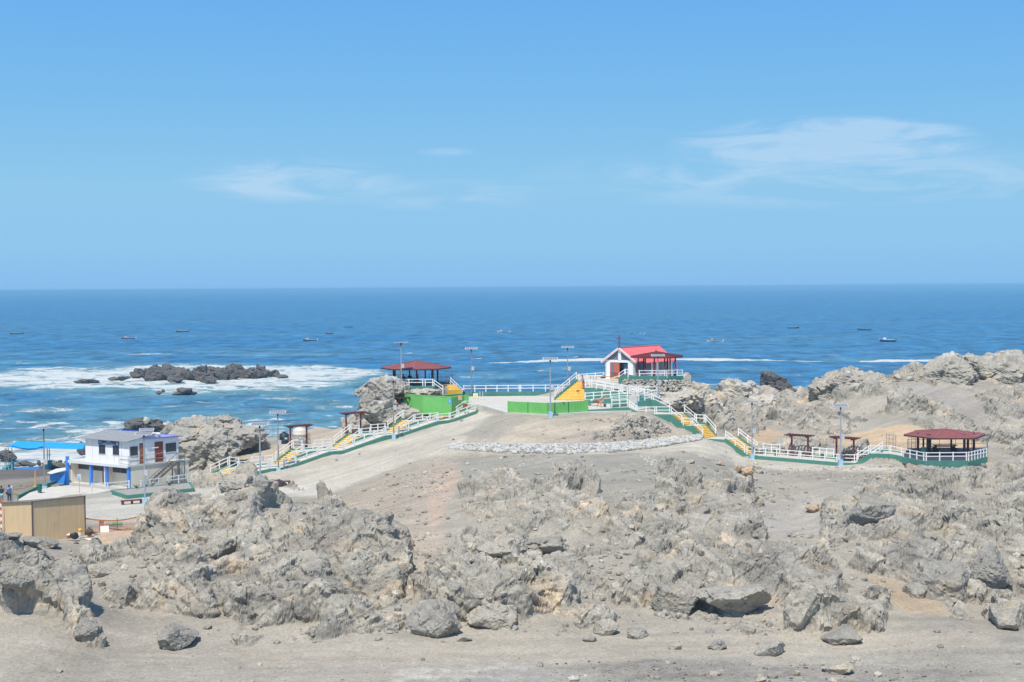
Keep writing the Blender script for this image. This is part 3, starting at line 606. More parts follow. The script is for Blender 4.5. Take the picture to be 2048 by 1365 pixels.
    sw2 = noise((.11, .062, 1), 9, .70, .5, (2, 9, 0)); dk = N(nt, 'ShaderNodeMapRange', ins={'From Min': .35, 'From Max': .65, 'To Min': .42, 'To Max': 1.75}); links(nt, sw2, dk.inputs[0])  # light and dark of the swell put into the base colour as streaks
    c0 = c1; c1 = N(nt, 'ShaderNodeMix', data_type='RGBA', blend_type='MULTIPLY'); c1.inputs['Factor'].default_value = 1; links(nt, c0.outputs['Result'], c1.inputs['A']); links(nt, dk.outputs[0], c1.inputs['B'])
    # foam threshold with streaky lace
    lace = noise((.13, .13, 1), 10, .74, 1.2); lace2 = noise((.03, .05, 1), 6, .6, .8, (5, 3, 0))
    th = M(nt, 'SUBTRACT', M(nt, 'ADD', M(nt, 'MULTIPLY', lace, 1.35), M(nt, 'MULTIPLY', lace2, .65)), .40)
    fm = N(nt, 'ShaderNodeMapRange', ins={'From Min': 0.0, 'From Max': .13}); links(nt, M(nt, 'SUBTRACT', M(nt, 'ADD', M(nt, 'MULTIPLY', fo.outputs['Fac'], .95), -.02), th), fm.inputs[0])
    # small whitecap flecks everywhere inshore
    fleck = noise((.10, .13, 1), 9, .74, .9, (11, 2, 0)); fk = N(nt, 'ShaderNodeMapRange', ins={'From Min': .575, 'From Max': .66}); links(nt, fleck, fk.inputs[0])
    camd = N(nt, 'ShaderNodeSeparateXYZ'); links(nt, ob, camd.inputs[0])
    nr_ = N(nt, 'ShaderNodeMapRange', ins={'From Min': 260., 'From Max': 700., 'To Min': .75, 'To Max': 0.0}); links(nt, camd.outputs[1], nr_.inputs[0])
    fmt = M(nt, 'MAXIMUM', fm.outputs[0], M(nt, 'MULTIPLY', fk.outputs[0], nr_.outputs[0]), clamp=True)
    c2 = N(nt, 'ShaderNodeMix', data_type='RGBA'); links(nt, fmt, c2.inputs['Factor']); links(nt, c1.outputs['Result'], c2.inputs['A']); c2.inputs['B'].default_value = (.62, .66, .64, 1)
    # milky aerated water around foam
    milk = N(nt, 'ShaderNodeMix', data_type='RGBA'); links(nt, M(nt, 'MULTIPLY', fo.outputs['Fac'], .55, clamp=True), milk.inputs['Factor'])
    links(nt, c1.outputs['Result'], milk.inputs['A']); milk.inputs['B'].default_value = (.16, .36, .38, 1); links(nt, milk.outputs['Result'], c2.inputs['A'])
    links(nt, c2.outputs['Result'], b.inputs['Base Color'])
    links(nt, M(nt, 'ADD', .32, M(nt, 'MULTIPLY', fmt, .6)), b.inputs['Roughness']); b.inputs['IOR'].default_value = 1.33
    b.inputs['Specular IOR Level'].default_value = .5
    hh = M(nt, 'ADD', M(nt, 'MULTIPLY', mid, 2.4), M(nt, 'MULTIPLY', fine, .35)); hh = M(nt, 'ADD', hh, M(nt, 'MULTIPLY', fmt, .12))
    bp = N(nt, 'ShaderNodeBump', ins={'Strength': 1.0, 'Distance': 1.0}); links(nt, hh, bp.inputs['Height']); links(nt, bp.outputs[0], b.inputs['Normal'])
    me = mesh_np('sea', P, grid_faces(nr, len(K)), m, True, {'foam': foam, 'shallow': shal, 'swell': sw})
    o = bpy.data.objects.new('sea', me); COL.objects.link(o); tag(o, kind='structure')
sea_build()
# ================================================================== builders
class MB:
    def __init__(s): s.v = []; s.f = []
    def add(s, V, Fs):
        o = len(s.v); s.v += [tuple(p) for p in V]; s.f += [tuple(i+o for i in f) for f in Fs]; return s
    def obox(s, c_, ax, ay, az):
        c_ = Vector(c_); V = []
        for k in (-1, 1):
            for j, i in ((-1, -1), (-1, 1), (1, 1), (1, -1)): V.append(c_+ax*i+ay*j+az*k)
        return s.add(V, [(3, 2, 1, 0), (4, 5, 6, 7), (0, 1, 5, 4), (1, 2, 6, 5), (2, 3, 7, 6), (3, 0, 4, 7)])
    def box(s, c_, sx, sy, sz, rz=0.0):
        a = Vector((math.cos(rz), math.sin(rz), 0)); b = Vector((-a.y, a.x, 0))
        return s.obox(Vector(c_)+Vector((0, 0, sz/2)), a*sx/2, b*sy/2, Vector((0, 0, sz/2)))
    def beam(s, p, q, w, h, up=Vector((0, 0, 1))):
        p = Vector(p); q = Vector(q); d = q-p; L = d.length
        if L < 1e-5: return s
        d /= L; side = d.cross(up)
        if side.length < 1e-3: side = Vector((1, 0, 0))
        side.normalize(); u = side.cross(d).normalized()
        return s.obox((p+q)/2, d*L/2, side*w/2, u*h/2)
    def tube(s, p, q, r0, r1=None, n=8):
        r1 = r0 if r1 is None else r1; p = Vector(p); q = Vector(q); d = (q-p).normalized()
        a = d.orthogonal().normalized(); b = d.cross(a)
        V = [c_+(a*math.cos(t)+b*math.sin(t))*r for c_, r in ((p, r0), (q, r1)) for t in [2*math.pi*i/n for i in range(n)]]
        return s.add(V, [(i, (i+1) % n, n+(i+1) % n, n+i) for i in range(n)]+[tuple(range(n-1, -1, -1)), tuple(range(n, 2*n))])
    def prism(s, top, depth):
        # polygon of 3D points on top, vertical sides going down by depth (a number or list of bottom z)
        n = len(top); top = [Vector(p) for p in top]
        ar = sum(top[i].x*top[(i+1) % n].y-top[(i+1) % n].x*top[i].y for i in range(n))
        if ar < 0: top = top[::-1]
        bot = [Vector((p.x, p.y, p.z-depth)) for p in top]
        return s.add(top+bot, [tuple(range(n)), tuple(range(2*n-1, n-1, -1))]+[(i, n+i, n+(i+1) % n, (i+1) % n) for i in range(n)])
    def wall(s, p, q, th, hgt, drop=0.0):
        # vertical wall whose base runs p->q, top at +hgt, bottom at -drop
        p = Vector(p); q = Vector(q); d = Vector((q.x-p.x, q.y-p.y, 0)).normalized(); sd = Vector((-d.y, d.x, 0))*th/2; up = Vector((0, 0, hgt))
        return s.prism([p-sd+up, q-sd+up, q+sd+up, p+sd+up], hgt+drop)
    def build(s, name, mt, parent=None, smooth=False):
        off_ = parent.location if parent is not None else Vector((0, 0, 0))
        me = bpy.data.meshes.new(name)
        me.from_pydata([(v[0]-off_.x, v[1]-off_.y, v[2]-off_.z) for v in s.v], [], s.f)
        if smooth: me.polygons.foreach_set('use_smooth', [True]*len(me.polygons))
        me.materials.append(mt); me.update()
        o = bpy.data.objects.new(name, me); COL.objects.link(o)
        if parent is not None: o.parent = parent
        return o
def empty(name, loc, label, cat, group=None):
    o = bpy.data.objects.new(name, None); COL.objects.link(o); o.location = loc; o.empty_display_size = .3
    tag(o, label, cat, group)
    return o
def whole(mb, name, mt, loc, label, cat, group=None, smooth=False):
    # a thing that is one mesh
    class L_: location = Vector(loc)
    me = bpy.data.meshes.new(name); me.from_pydata([(v[0]-loc[0], v[1]-loc[1], v[2]-loc[2]) for v in mb.v], [], mb.f)
    if smooth: me.polygons.foreach_set('use_smooth', [True]*len(me.polygons))
    me.materials.append(mt); o = bpy.data.objects.new(name, me); COL.objects.link(o); o.location = loc; return tag(o, label, cat, group)
def dup(root, loc, rz=None, label=None, group=None):
    r = root.copy(); COL.objects.link(r); r.location = loc
    if rz is not None: r.rotation_euler = (0, 0, rz)
    if label: r['label'] = label
    if group: r['group'] = group
    for ch in list(root.children):
        c2 = ch.copy(); COL.objects.link(c2); c2.parent = r
        for g in list(ch.children):
            d = g.copy(); COL.objects.link(d); d.parent = c2
    return r

WHITE = mat('white_paint', (.84, .84, .81), .6, .05, 2, dirt=.25, dirtcol=(.6, .56, .5))
GREEN = mat('green_wall_paint', (.075, .24, .185), .75, .12, 1.2, dirt=.35, dirtcol=(.17, .29, .235))
LIME = mat('lime_hoarding', (.16, .50, .12), .6, .07, .8, dirt=.25, dirtcol=(.30, .52, .24))
CONC = mat('pale_concrete', (.58, .55, .485), .9, .09, .9, dirt=.35, dirtcol=(.42, .38, .32), bump=.3)
YEL = mat('yellow_tread_paint', (.86, .66, .22), .6, .1, 2, dirt=.2, dirtcol=(.7, .5, .2))
YELR = mat('worn_yellow_riser', (.76, .42, .012), .7, .1, 2, dirt=.4, dirtcol=(.62, .5, .36))
MAROON = mat('maroon_timber', (.16, .035, .032), .65, .2, 3)
ROOFR = mat('dark_red_roof', (.33, .115, .11), .55, .16, 2.5, dirt=.2, dirtcol=(.35, .14, .13))
DARKT = mat('dark_timber', (.075, .04, .035), .7, .2, 3)
STEEL = mat('weathered_pole', (.33, .32, .31), .5, .2, 3, metal=.3, dirt=.7, dirtcol=(.25, .15, .10))
STEELG = mat('galvanised_pole', (.42, .45, .50), .45, .08, 2, metal=.3)
LBLUE = mat('light_blue_footing', (.36, .60, .74), .8, .12, 3, dirt=.3, dirtcol=(.55, .55, .5))
BOX = mat('grey_box', (.50, .51, .52), .5, .06, 2)
PANF = mat('white_panel_frame', (.56, .56, .57), .5, .05, 2, dirt=.3, dirtcol=(.45, .43, .4))
PANC = mat('solar_cells', (.22, .23, .27), .35, .12, 8)
DGRN = mat('dark_green_bin', (.02, .13, .10), .5, .1, 2)

post_me = None
def railing(pts, label, spacing=1.35, hgt=.92, inset=0.0, name='railing', group='white painted timber railings', w=.115, endpost=True):
    # post-and-rail fence: pts = base line; straight panels between the points
    global post_me
    pts = [Vector(p) for p in pts]
    root = empty(name, pts[0], label, 'railing', group)
    if post_me is None:
        t = MB().box((0, 0, -.12), .11, .11, 1.06); post_me = bpy.data.meshes.new('post'); post_me.from_pydata(t.v, [], t.f); post_me.materials.append(WHITE)
    for i, (a, b) in enumerate(zip(pts[:-1], pts[1:])):
        d = b-a; L = Vector((d.x, d.y, 0)).length
        if L < .25: continue
        u = d/max(L, 1e-6); n = max(1, round(L/spacing)); e = min(.1, L*.1); rz = math.atan2(d.y, d.x)
        for k in range(n+1):
            q = a+u*(e+(L-2*e)*k/n)
            o = bpy.data.objects.new('post', post_me); COL.objects.link(o); o.parent = root; o.location = q-root.location; o.rotation_euler = (0, 0, rz); o.scale = (1, 1, hgt/.94)
        for zz in (hgt-.07, hgt*.52):
            MB().beam(a+Vector((0, 0, zz)), b+Vector((0, 0, zz)), .055, .085).build('rail', WHITE, root)
    return root

# ------------------------------------------------------------------ solar street lamps
def lamp_parts(root, h, box_h, pan_w, pan_d, tilt, prot, pole_m, arm=1, foot=True, boxside=0, lift=0.0):
    L = root.location
    if foot: MB().box(L+Vector((0, 0, -.4)), .44, .44, .95, .1).build('footing', LBLUE, root)
    MB().tube(L+Vector((0, 0, .1)), L+Vector((0, 0, h)), .085, .062, 10).build('pole', pole_m, root)
    # solar panel on a short bracket
    m = Matrix.Translation(L+Vector((0, 0, h+.12))) @ Matrix.Rotation(prot, 4, 'Z') @ Matrix.Rotation(tilt, 4, 'X')
    def pl(mb, cx, cy, cz_, sx, sy, sz):
        ax = (m.to_3x3() @ Vector((1, 0, 0)))*sx/2; ay = (m.to_3x3() @ Vector((0, 1, 0)))*sy/2; az = (m.to_3x3() @ Vector((0, 0, 1)))*sz/2
        mb.obox(m @ Vector((cx, cy, cz_)), ax, ay, az)
    f = MB(); pl(f, 0, 0, 0, pan_w, pan_d, .035)
    fr = f.build('solar_panel', PANF, root)
    cl = MB(); nx = 6
    for i in range(nx):
        for j in range(3):
            pl(cl, (i-(nx-1)/2)*(pan_w-.14)/nx, (j-1)*(pan_d-.14)/3, .022, (pan_w-.14)/nx-.035, (pan_d-.14)/3-.035, .012)
    c2 = cl.build('cell_grid', PANC, root); c2.parent = fr
    br = MB(); br.tube(L+Vector((0, 0, h-.25)), L+Vector((0, 0, h+.1)), .1, .07, 8); pl(br, 0, 0, -.05, pan_w*.7, .06, .06); br.build('bracket', DARKT, root)
    b = MB(); sx = math.cos(boxside)*.2; b.box(L+Vector((sx, -.16, box_h)), .36, .22, .5); b.build('battery_box', BOX, root)
    if arm:
        A0 = L+Vector((0, 0, h-1.3)); A1 = A0+Vector((arm*.75, -.1, .08)); MB().tube(A0, A1, .025, .025, 6).build('arm', STEELG, root)
        MB().obox(A1+Vector((arm*.3, 0, .02)), Vector((.32, 0, .03)), Vector((0, .11, 0)), Vector((0, 0, .04))).build('lamp_head', PANF, root)
LAMPS = [  # px, py base, D, py top, box fraction, width, depth, tilt, rotation, pole, arm, footing, label
    (290, 1009, 131.5, 870, .42, 1.65, .85, 14, 0, STEELG, 1, 1, 'solar lamp post on light blue footing beside the dark red bench below the planter'),
    (89.5, 984, 146, 858, .44, 1.35, 1.05, 6, 40, STEEL, 1, 1, 'solar lamp post by the small dark green bin and beach, diamond turned panel'),
    (295, 975, 148, 862, .40, 1.5, .95, 12, 10, STEEL, 1, 0, 'solar lamp post close to the outside metal stairs of the building'),
    (521, 985, 140, 851, .47, 1.7, .95, 14, 0, STEELG, 0, 0, 'solar lamp post rising from behind the crest of the big left outcrop'),
    (557, 946, 153.2, 827, .47, 1.75, .85, 14, 0, STEEL, -1, 1, 'solar lamp post on blue footing at the lower end of the long ramp'),
    (787.5, 877, 162, 762, .5, 1.5, .7, 4, 0, STEEL, 0, 1, 'solar lamp post on blue footing halfway up the long ramp'),
    (803, 790, 173, 687, .52, 1.55, .8, 3, 0, STEELG, 1, 1, 'solar lamp post beside the sea-side pavilion with the red hipped roof'),
    (943, 787, 184, 699, .52, 1.6, .8, 14, 0, STEEL, 1, 0, 'solar lamp post behind the plaza railing, left of the green hoarding'),
    (1101, 834, 156.6, 720, .47, 1.65, .95, 14, 0, STEELG, -1, 1, 'solar lamp post on blue footing in front of the bright green hoarding corner'),
    (1135.5, 772, 186, 696, .40, 1.6, .8, 12, 0, STEEL, 1, 0, 'solar lamp post at the sea edge behind the yellow steps railing'),
    (1316, 810, 168.5, 713, .42, 1.6, .85, 12, 0, STEELG, 0, 0, 'solar lamp post in front of the chapel porch and stone wall'),
    (1504, 918, 157.2, 806, .46, 1.6, .9, 5, -12, STEELG, 0, 1, 'solar lamp post on blue footing at the bottom of the right-hand yellow stairs'),
    (1681, 930, 150.8, 814, .44, 1.65, .95, 14, 0, STEELG, 0, 1, 'solar lamp post on blue footing before the level right-hand path'),
]
for (x, y, D, yt, bf, pw, pd, tl, ro, pm_, arm, ft, lb) in LAMPS:
    p = W(x, y, D); h = W(x, yt, D).z-p.z
    root = empty('street_lamp', p, lb, 'street lamp', 'solar street lamps around the headland')
    lamp_parts(root, h, h*bf, pw, pd, R(tl), R(ro), pm_, arm, bool(ft), 0)

# ------------------------------------------------------------------ long ramp with parallel stair lane (left)
def steps(a, b, width_vec, n, name_root, thick=.5, lower=.0):
    # n treads from low point a to high point b (along the front edge), each spanning width_vec
    d = b-a; run = Vector((d.x, d.y, 0))/n; rise = d.z/n
    for k in range(n):
        p = Vector((a.x, a.y, a.z))+run*k; z = a.z+rise*(k+1); q = p+run
        top = [Vector((v.x, v.y, z)) for v in (p, q, q+width_vec, p+width_vec)]
        ob = MB().prism(top, thick).build('step', YELR, name_root)
        nose = [Vector((v.x, v.y, z+.012)) for v in (p-run*.04, p+run*.94, p+run*.94+width_vec*.985, p-run*.04+width_vec*.985)]
        t = MB().prism(nose, .055).build('tread_paint', YEL, name_root); t.parent = ob
order = ['lowest', 'second', 'middle', 'fourth', 'top']
for k in range(5):
    a, b = FL[k]; a2, b2 = FL[k+1]; od = order[k]
    root = empty('ramp_section', a, f'{od} section of the long pale ramp climbing to the plaza, green kerb', 'ramp', 'sections of the long ramp on the left')
    MB().prism([off(a, 0), off(b, 0), off(b, 1.55), off(a, 1.55)], .5).build('landing', CONC, root)
    MB().prism([off(b, 0), off(a2, 0), off(a2, 1.55), off(b, 1.55)], .5).build('slope', CONC, root)
    kb = MB(); kb.wall(off(a, -.1), off(b, -.1), .16, .06, 1.0); kb.wall(off(b, -.1), off(a2, -.1), .16, .06, 1.0); kb.build('kerb', GREEN, root)
    # stair lane
    n = 7; s0 = b + RU*1.0; s1 = s0 + RU*2.25; zt = a2.z
    st = empty('stair_flight', s0, f'{od} short yellow stair flight beside the long ramp, between white railings', 'stairs', 'yellow stair flights beside the long ramp')
    lo = Vector((s0.x, s0.y, b.z)); hi = Vector((s1.x, s1.y, zt))
    steps(off(lo, 1.75), off(hi, 1.75), RV*2.2, n, st, .6)
    MB().prism([off(b, 1.55), off(lo, 1.55), off(lo, 3.95), off(b, 3.95)], .5).build('lower_landing', CONC, st)
    L2 = Vector((b2.x, b2.y, zt)) if k < 4 else a2
    MB().prism([off(hi, 1.75), off(L2, 1.75), off(L2, 3.95), off(hi, 3.95)], .5).build('upper_landing', CONC, st)
    gw = MB(); gw.prism([off(lo, 1.56, .02), off(hi, 1.56, .05), off(hi, 1.72, .05), off(lo, 1.72, .02)], 1.5)
    gw.prism([off(hi, 1.56, .05), off(L2, 1.56, .05), off(L2, 1.72, .05), off(hi, 1.72, .05)], 1.6)
    gw.prism([off(lo, 3.96, .35), off(hi, 3.96, .35), off(hi, 4.12, .35), off(lo, 4.12, .35)], 1.6); gw.prism([off(hi, 3.96, .12), off(L2, 3.96, .12), off(L2, 4.12, .12), off(hi, 4.12, .12)], 1.4)
    gw.build('side_wall', GREEN, st)
    railing([off(a, .1), off(b, .1), off(a2, .1)], f'white railing along the near edge of the {od} section of the long ramp')
    m2 = L2 - RU*.6
    railing([off(lo, 1.64), off(hi, 1.64), off(m2, 1.64)], f'near white railing of the {od} yellow flight beside the long ramp')
    mid = hi + RU*1.3
    railing([off(lo, 4.04, .3), off(hi, 4.04, .3), off(mid, 4.04, .1)], f'far white railing of the {od} yellow flight beside the long ramp')
    if k < 4 and (L2-mid).dot(RU) > 2.6:
        railing([off(hi+RU*2.7, 4.04, .1), off(L2+RU*.8, 4.04, .1)], f'short white railing on the landing behind the {od} yellow flight')
# pergola shelters with a bench
def pergola(pL, pR, hgt, depth, label, slats=9):
    pL = Vector(pL); pR = Vector(pR); u = pR-pL; Lw = u.length; u = Vector((u.x, u.y, 0)).normalized(); v = Vector((-u.y, u.x, 0))
    root = empty('pergola', pL, label, 'pergola', 'small maroon timber pergolas')
    z = max(pL.z, pR.z)+hgt
    for p in (pL, pR):
        MB().prism([p+Vector((-.09, -.09, z-p.z)), p+Vector((.09, -.09, z-p.z)), p+Vector((.09, .09, z-p.z)), p+Vector((-.09, .09, z-p.z))], z-p.z+.4).build('post', MAROON, root)
        MB().beam(Vector((p.x, p.y, z+.03))-v*depth*.5, Vector((p.x, p.y, z+.03))+v*depth*.5, .1, .14).build('crossbeam', MAROON, root)
    for t in (-.42, 0, .42):
        q = v*depth*t; MB().beam(Vector((pL.x, pL.y, z+.12))-u*.45+q, Vector((pR.x, pR.y, z+.12))+u*.45+q, .08, .1).build('beam', DARKT, root)
    for i in range(slats):
        q = Vector((pL.x, pL.y, z+.2))+u*(-.5+(Lw+1.0)*i/(slats-1)); MB().beam(q-v*depth*.56, q+v*depth*.56, .16, .05).build('slat', MAROON, root)
    for s_ in (0.0, 1.0):
        p = pL.lerp(pR, .12+.76*s_)-v*.1; MB().box(p, .1, .35, .42, math.atan2(u.y, u.x)).build('bench_leg', MAROON, root)
    p = pL.lerp(pR, .5)-v*.1; MB().box(p+Vector((0, 0, .42)), Lw*.9, .42, .07, math.atan2(u.y, u.x)).build('bench_seat', MAROON, root)
for (x1, y1, D1, x2, y2, D2, hp, lb) in [
    (581, 899, 160.6, 613.5, 897, 161.8, 2.48, 'maroon timber pergola in front of the cream water tank'),
    (692.5, 868, 166, 721.5, 867, 167.2, 2.25, 'maroon timber pergola at the foot of the tall grey boulder'),
    (797.5, 835.5, 171, 824, 837, 171.6, 2.25, 'maroon timber pergola just left of the green hoarding pit'),
    (1583.5, 914, 158.6, 1616, 916.5, 157.4, 2.33, 'left of the two maroon pergolas behind the right-hand path'),
    (1673, 920, 155.4, 1707.5, 923, 154, 2.35, 'right of the two maroon pergolas behind the right-hand path, nearest the pavilion')]:
    pergola(W(x1, y1, D1), W(x2, y2, D2), hp, 1.25, lb)

# ------------------------------------------------------------------ main plaza
def slab_thing(name, top, depth, mt, label, cat='platform', kind=None):
    o = whole(MB().prism(top, depth), name, mt, top[0], label, cat)
    if kind: tag(o, kind=kind)
    return o
fl = MB().prism(plaza, .6).build('plaza_floor', CONC); tag(fl, kind='structure')
r = empty('plaza_kerb', W(926, 797, 183.5), 'low green kerb wall along the sea side of the plaza', 'kerb wall')
kp = [W(926, 797, 184.5), W(1040, 795.5, 184.8), W(1142, 794, 185)]
kp = [Vector((p.x, p.y, ZP)) for p in kp]
for a, b in zip(kp[:-1], kp[1:]): MB().wall(a, b, .18, .52, 1.2).build('wall_panel', GREEN, r)
railing([p+Vector((0, 0, .5)) for p in kp], 'long white railing on the green kerb along the sea side of the plaza', spacing=1.6)
# lime green hoarding
r = empty('hoarding', W(1095, 833, 158), 'bright green L shaped metal hoarding standing at the front edge of the plaza', 'hoarding')
hp = [W(1016, 830, 160.4), W(1056, 832, 159.1), W(1094.5, 834.5, 157.8), W(1137, 831.5, 159.2), W(1176, 828.5, 160.6)]
for i, (a, b) in enumerate(zip(hp[:-1], hp[1:])):
    z0 = W(1055, 832, 159).z-.1
    a = Vector((a.x, a.y, z0)); b = Vector((b.x, b.y, z0)); o = MB().wall(a, b, .05, 1.63, .35).build('panel', LIME, r)
    n = 7
    rb = MB()
    for k in range(n+1):
        q = a.lerp(b, k/n); rb.prism([q+Vector((-.03, -.045, 1.62)), q+Vector((.03, -.045, 1.62)), q+Vector((.03, .04, 1.62)), q+Vector((-.03, .04, 1.62))], 1.7)
    rr = rb.build('rib', LIME, r); rr.parent = o
for p in (hp[0], hp[2], hp[4]): MB().box(Vector((p.x, p.y-.04, W(1055, 832, 159).z-.4)), .09, .09, 1.97).build('corner_post', LIME, r)
# hoarding pit below the pavilion
LIME2 = LIME
r = empty('hoarding', W(846, 816, 171), 'bright green hoarding wrapped round a pit in front of the sea pavilion', 'hoarding')
for (x1, y1, D1, x2, y2, D2, t1, t2, nm) in [(805, 797, 172, 846, 817, 169.5, 788, 791.5, 1), (846, 817, 169.5, 903, 820, 169, 791.5, 795.5, 1), (903, 820, 169, 931, 806, 174, 795.5, 791, 1)]:
    a = W(x1, y1, D1); b = W(x2, y2, D2); za = W(x1, t1, D1).z; zb = W(x2, t2, D2).z
    d = Vector((b.x-a.x, b.y-a.y, 0)).normalized(); sd = Vector((-d.y, d.x, 0))*.03
    A = Vector((a.x, a.y, za)); B = Vector((b.x, b.y, zb))
    MB().prism([A-sd, B-sd, B+sd, A+sd], 2.2).build('panel', LIME, r)
    MB().beam(A+Vector((0, -.03, .03)), B+Vector((0, -.03, .03)), .07, .06).build('top_rail', mat('pale_green_rail', (.35, .68, .28), .6), r)
for (x1, D1, x2, D2, t1, t2, hh) in [(806, 172.4, 919, 176, 788, 781, 1.3), (876, 173.2, 925, 174.6, 792.3, 787.6, 1.0)]:
    A = W(x1, t1, D1); B = W(x2, t2, D2); MB().prism([A, B, B+Vector((0, .06, 0)), A+Vector((0, .06, 0))], hh).build('back_panel', LIME, r)
    MB().beam(A+Vector((0, -.03, .03)), B+Vector((0, -.03, .03)), .07, .05).build('top_rail', MATS['pale_green_rail'], r)
MB().box(W(925, 806, 173.5), 1.6, .3, .9, .5).build('end_panel', LIME, r)

# yellow main steps
A = W(1111.4, 799.5, 177); B = W(1156, 767, 179.5); A.z = ZP+.02; B.z = 13.0
root = empty('main_steps', A, 'broad bright yellow stairs climbing from the plaza towards the chapel', 'stairs')
steps(A, B, Vector((3.6, -.7, 0)), 12, root, 1.6)
MB().wall(A+Vector((-.12, .05, -.05)), B+Vector((-.12, .05, -.02)), .2, .42, 1.3).build('side_wall', GREEN, root)
railing([A+Vector((-.12, .05, .32)), B+Vector((-.12, .05, .36))], 'white railing up the left side of the broad yellow stairs', spacing=1.15)
# chapel terrace
root = empty('chapel_terrace', W(1250, 760, 178), 'pale raised terrace carrying the chapel, edged by a green wall above dry stone', 'terrace')
T_ = [W(1157, 768, 180), W(1172, 770, 177.5), W(1238, 766, 176.5), W(1250, 753, 177.5), W(1277, 757.5, 176.6), W(1331, 757, 176.6), W(1366, 756, 178), W(1372, 752, 190), W(1152, 755, 191)]
T_ = [Vector((p.x, p.y, 13.15)) for p in T_]
MB().prism(T_, .9).build('floor', CONC, root)
tw = [(1237, 768, 176.4, .75), (1250, 757.5, 176.4, .55), (1277, 759.5, 176.2, .42), (1331, 759.3, 176.2, .42), (1366.5, 758.5, 177.8, .42)]
for (x1, y1, D1, h1), (x2, y2, D2, h2) in zip(tw[:-1], tw[1:]):
    a = W(x1, y1, D1); b = W(x2, y2, D2); d = Vector((b.x-a.x, b.y-a.y, 0)).normalized(); sd = Vector((-d.y, d.x, 0))*.09
    MB().prism([a-sd+Vector((0, 0, h1)), b-sd+Vector((0, 0, h2)), b+sd+Vector((0, 0, h2)), a+sd+Vector((0, 0, h1))], h1+.35).build('edge_wall', GREEN, root)
railing([W(1237, 762, 176.4), W(1250.5, 752.5, 176.4)], 'short sloping white railing at the chapel steps', spacing=.9)
railing([W(1250.5, 752.5, 176.4), W(1257, 754, 176.3)], 'tiny white railing stub beside the chapel door', spacing=.5)
railing([W(1277, 755.5, 176.2), W(1331, 755, 176.2)], 'white railing in front of the chapel porch, left part', spacing=1.65)
railing([W(1332.5, 755, 176.2), W(1366, 754, 177.8)], 'white railing in front of the chapel porch, right part up to the orange lifebuoy', spacing=1.1)
railing([W(1156, 762, 188.5), W(1209, 758.5, 188)], 'white railing behind the worker materials, left of the chapel', spacing=1.15)
w1 = MB().wall(W(1156, 770, 188), W(1209, 767, 187.5), .15, .55, .8); whole(w1, 'kerb_wall', GREEN, W(1156, 770, 188), 'green kerb wall under the railing left of the chapel', 'kerb wall')
w1 = MB().prism([W(1150, 770, 180), W(1158, 766, 180), W(1165, 766, 186), W(1156, 770, 186)], 2); whole(w1, 'rubble_bank', CONC, W(1150, 770, 180), 'pale bank behind the top of the yellow steps', 'bank')
# ramp from the steps down to the right, with green retaining walls
root = empty('zigzag_ramp', W(1171, 777, 174), 'zigzag pale ramp with green retaining walls right of the yellow stairs', 'ramp')
Rn = [W(1169, 776.5, 174.6), W(1195, 777, 173.8), W(1240, 785.8, 172), W(1316, 801, 169)]
Rf = [p+Vector((.4, 1.7, 0)) for p in Rn]
for i in range(3):
    MB().prism([Rn[i], Rn[i+1], Rf[i+1], Rf[i]], .3).build('upper_slope', CONC, root)
    MB().wall(Rn[i]+Vector((0, -.06, 0)), Rn[i+1]+Vector((0, -.06, 0)), .14, .05, 2.0).build('wall_panel', GREEN, root)
bw = [W(1169, 789, 173.6), W(1257, 783, 170.6), W(1316, 797, 168.6)]
Ln = [W(1169, 802, 172.8), W(1257, 796, 170), W(1290, 792, 169)]
for i in range(1):
    MB().prism([Ln[i]+Vector((0, 0, .05)), Ln[i+1]+Vector((0, 0, .05)), Ln[i+1]+Vector((.2, 1.5, .05)), Ln[i]+Vector((.2, 1.5, .05))], .4).build('lower_slope', CONC, root)
    MB().wall(Ln[i], Ln[i+1], .16, .08, .9).build('wall_panel', GREEN, root)
MB().wall(W(1257, 812, 167), W(1316, 815, 166.6), .16, 1.1, .6).build('wall_panel', GREEN, root)
MB().wall(Ln[1]+Vector((0, .3, 0)), W(1318, 800, 168.6), .16, .25, 1.6).build('wall_panel', GREEN, root)
railing([Rn[0], Rn[0]+Vector((1.0, 0, 0))], 'short level white railing at the top of the zigzag ramp', spacing=.9)
railing([Rn[1]+Vector((-.2, 0, 0)), Rn[2], Rn[3]], 'long white railing sloping down the near edge of the upper zigzag ramp', spacing=1.15)
railing([Rf[1]+Vector((-1.4, 0, .1)), Rf[2], Rf[3]], 'long white railing sloping down the far edge of the upper zigzag ramp', spacing=1.15)
railing([Ln[0]+Vector((0, 0, .08)), Ln[1]+Vector((0, 0, .08))], 'white railing along the lower zigzag ramp behind the stooping worker', spacing=1.25)
railing([W(1258, 786, 170.4), W(1316, 789, 169)], 'white railing on the turning corner of the zigzag ramp', spacing=1.2)
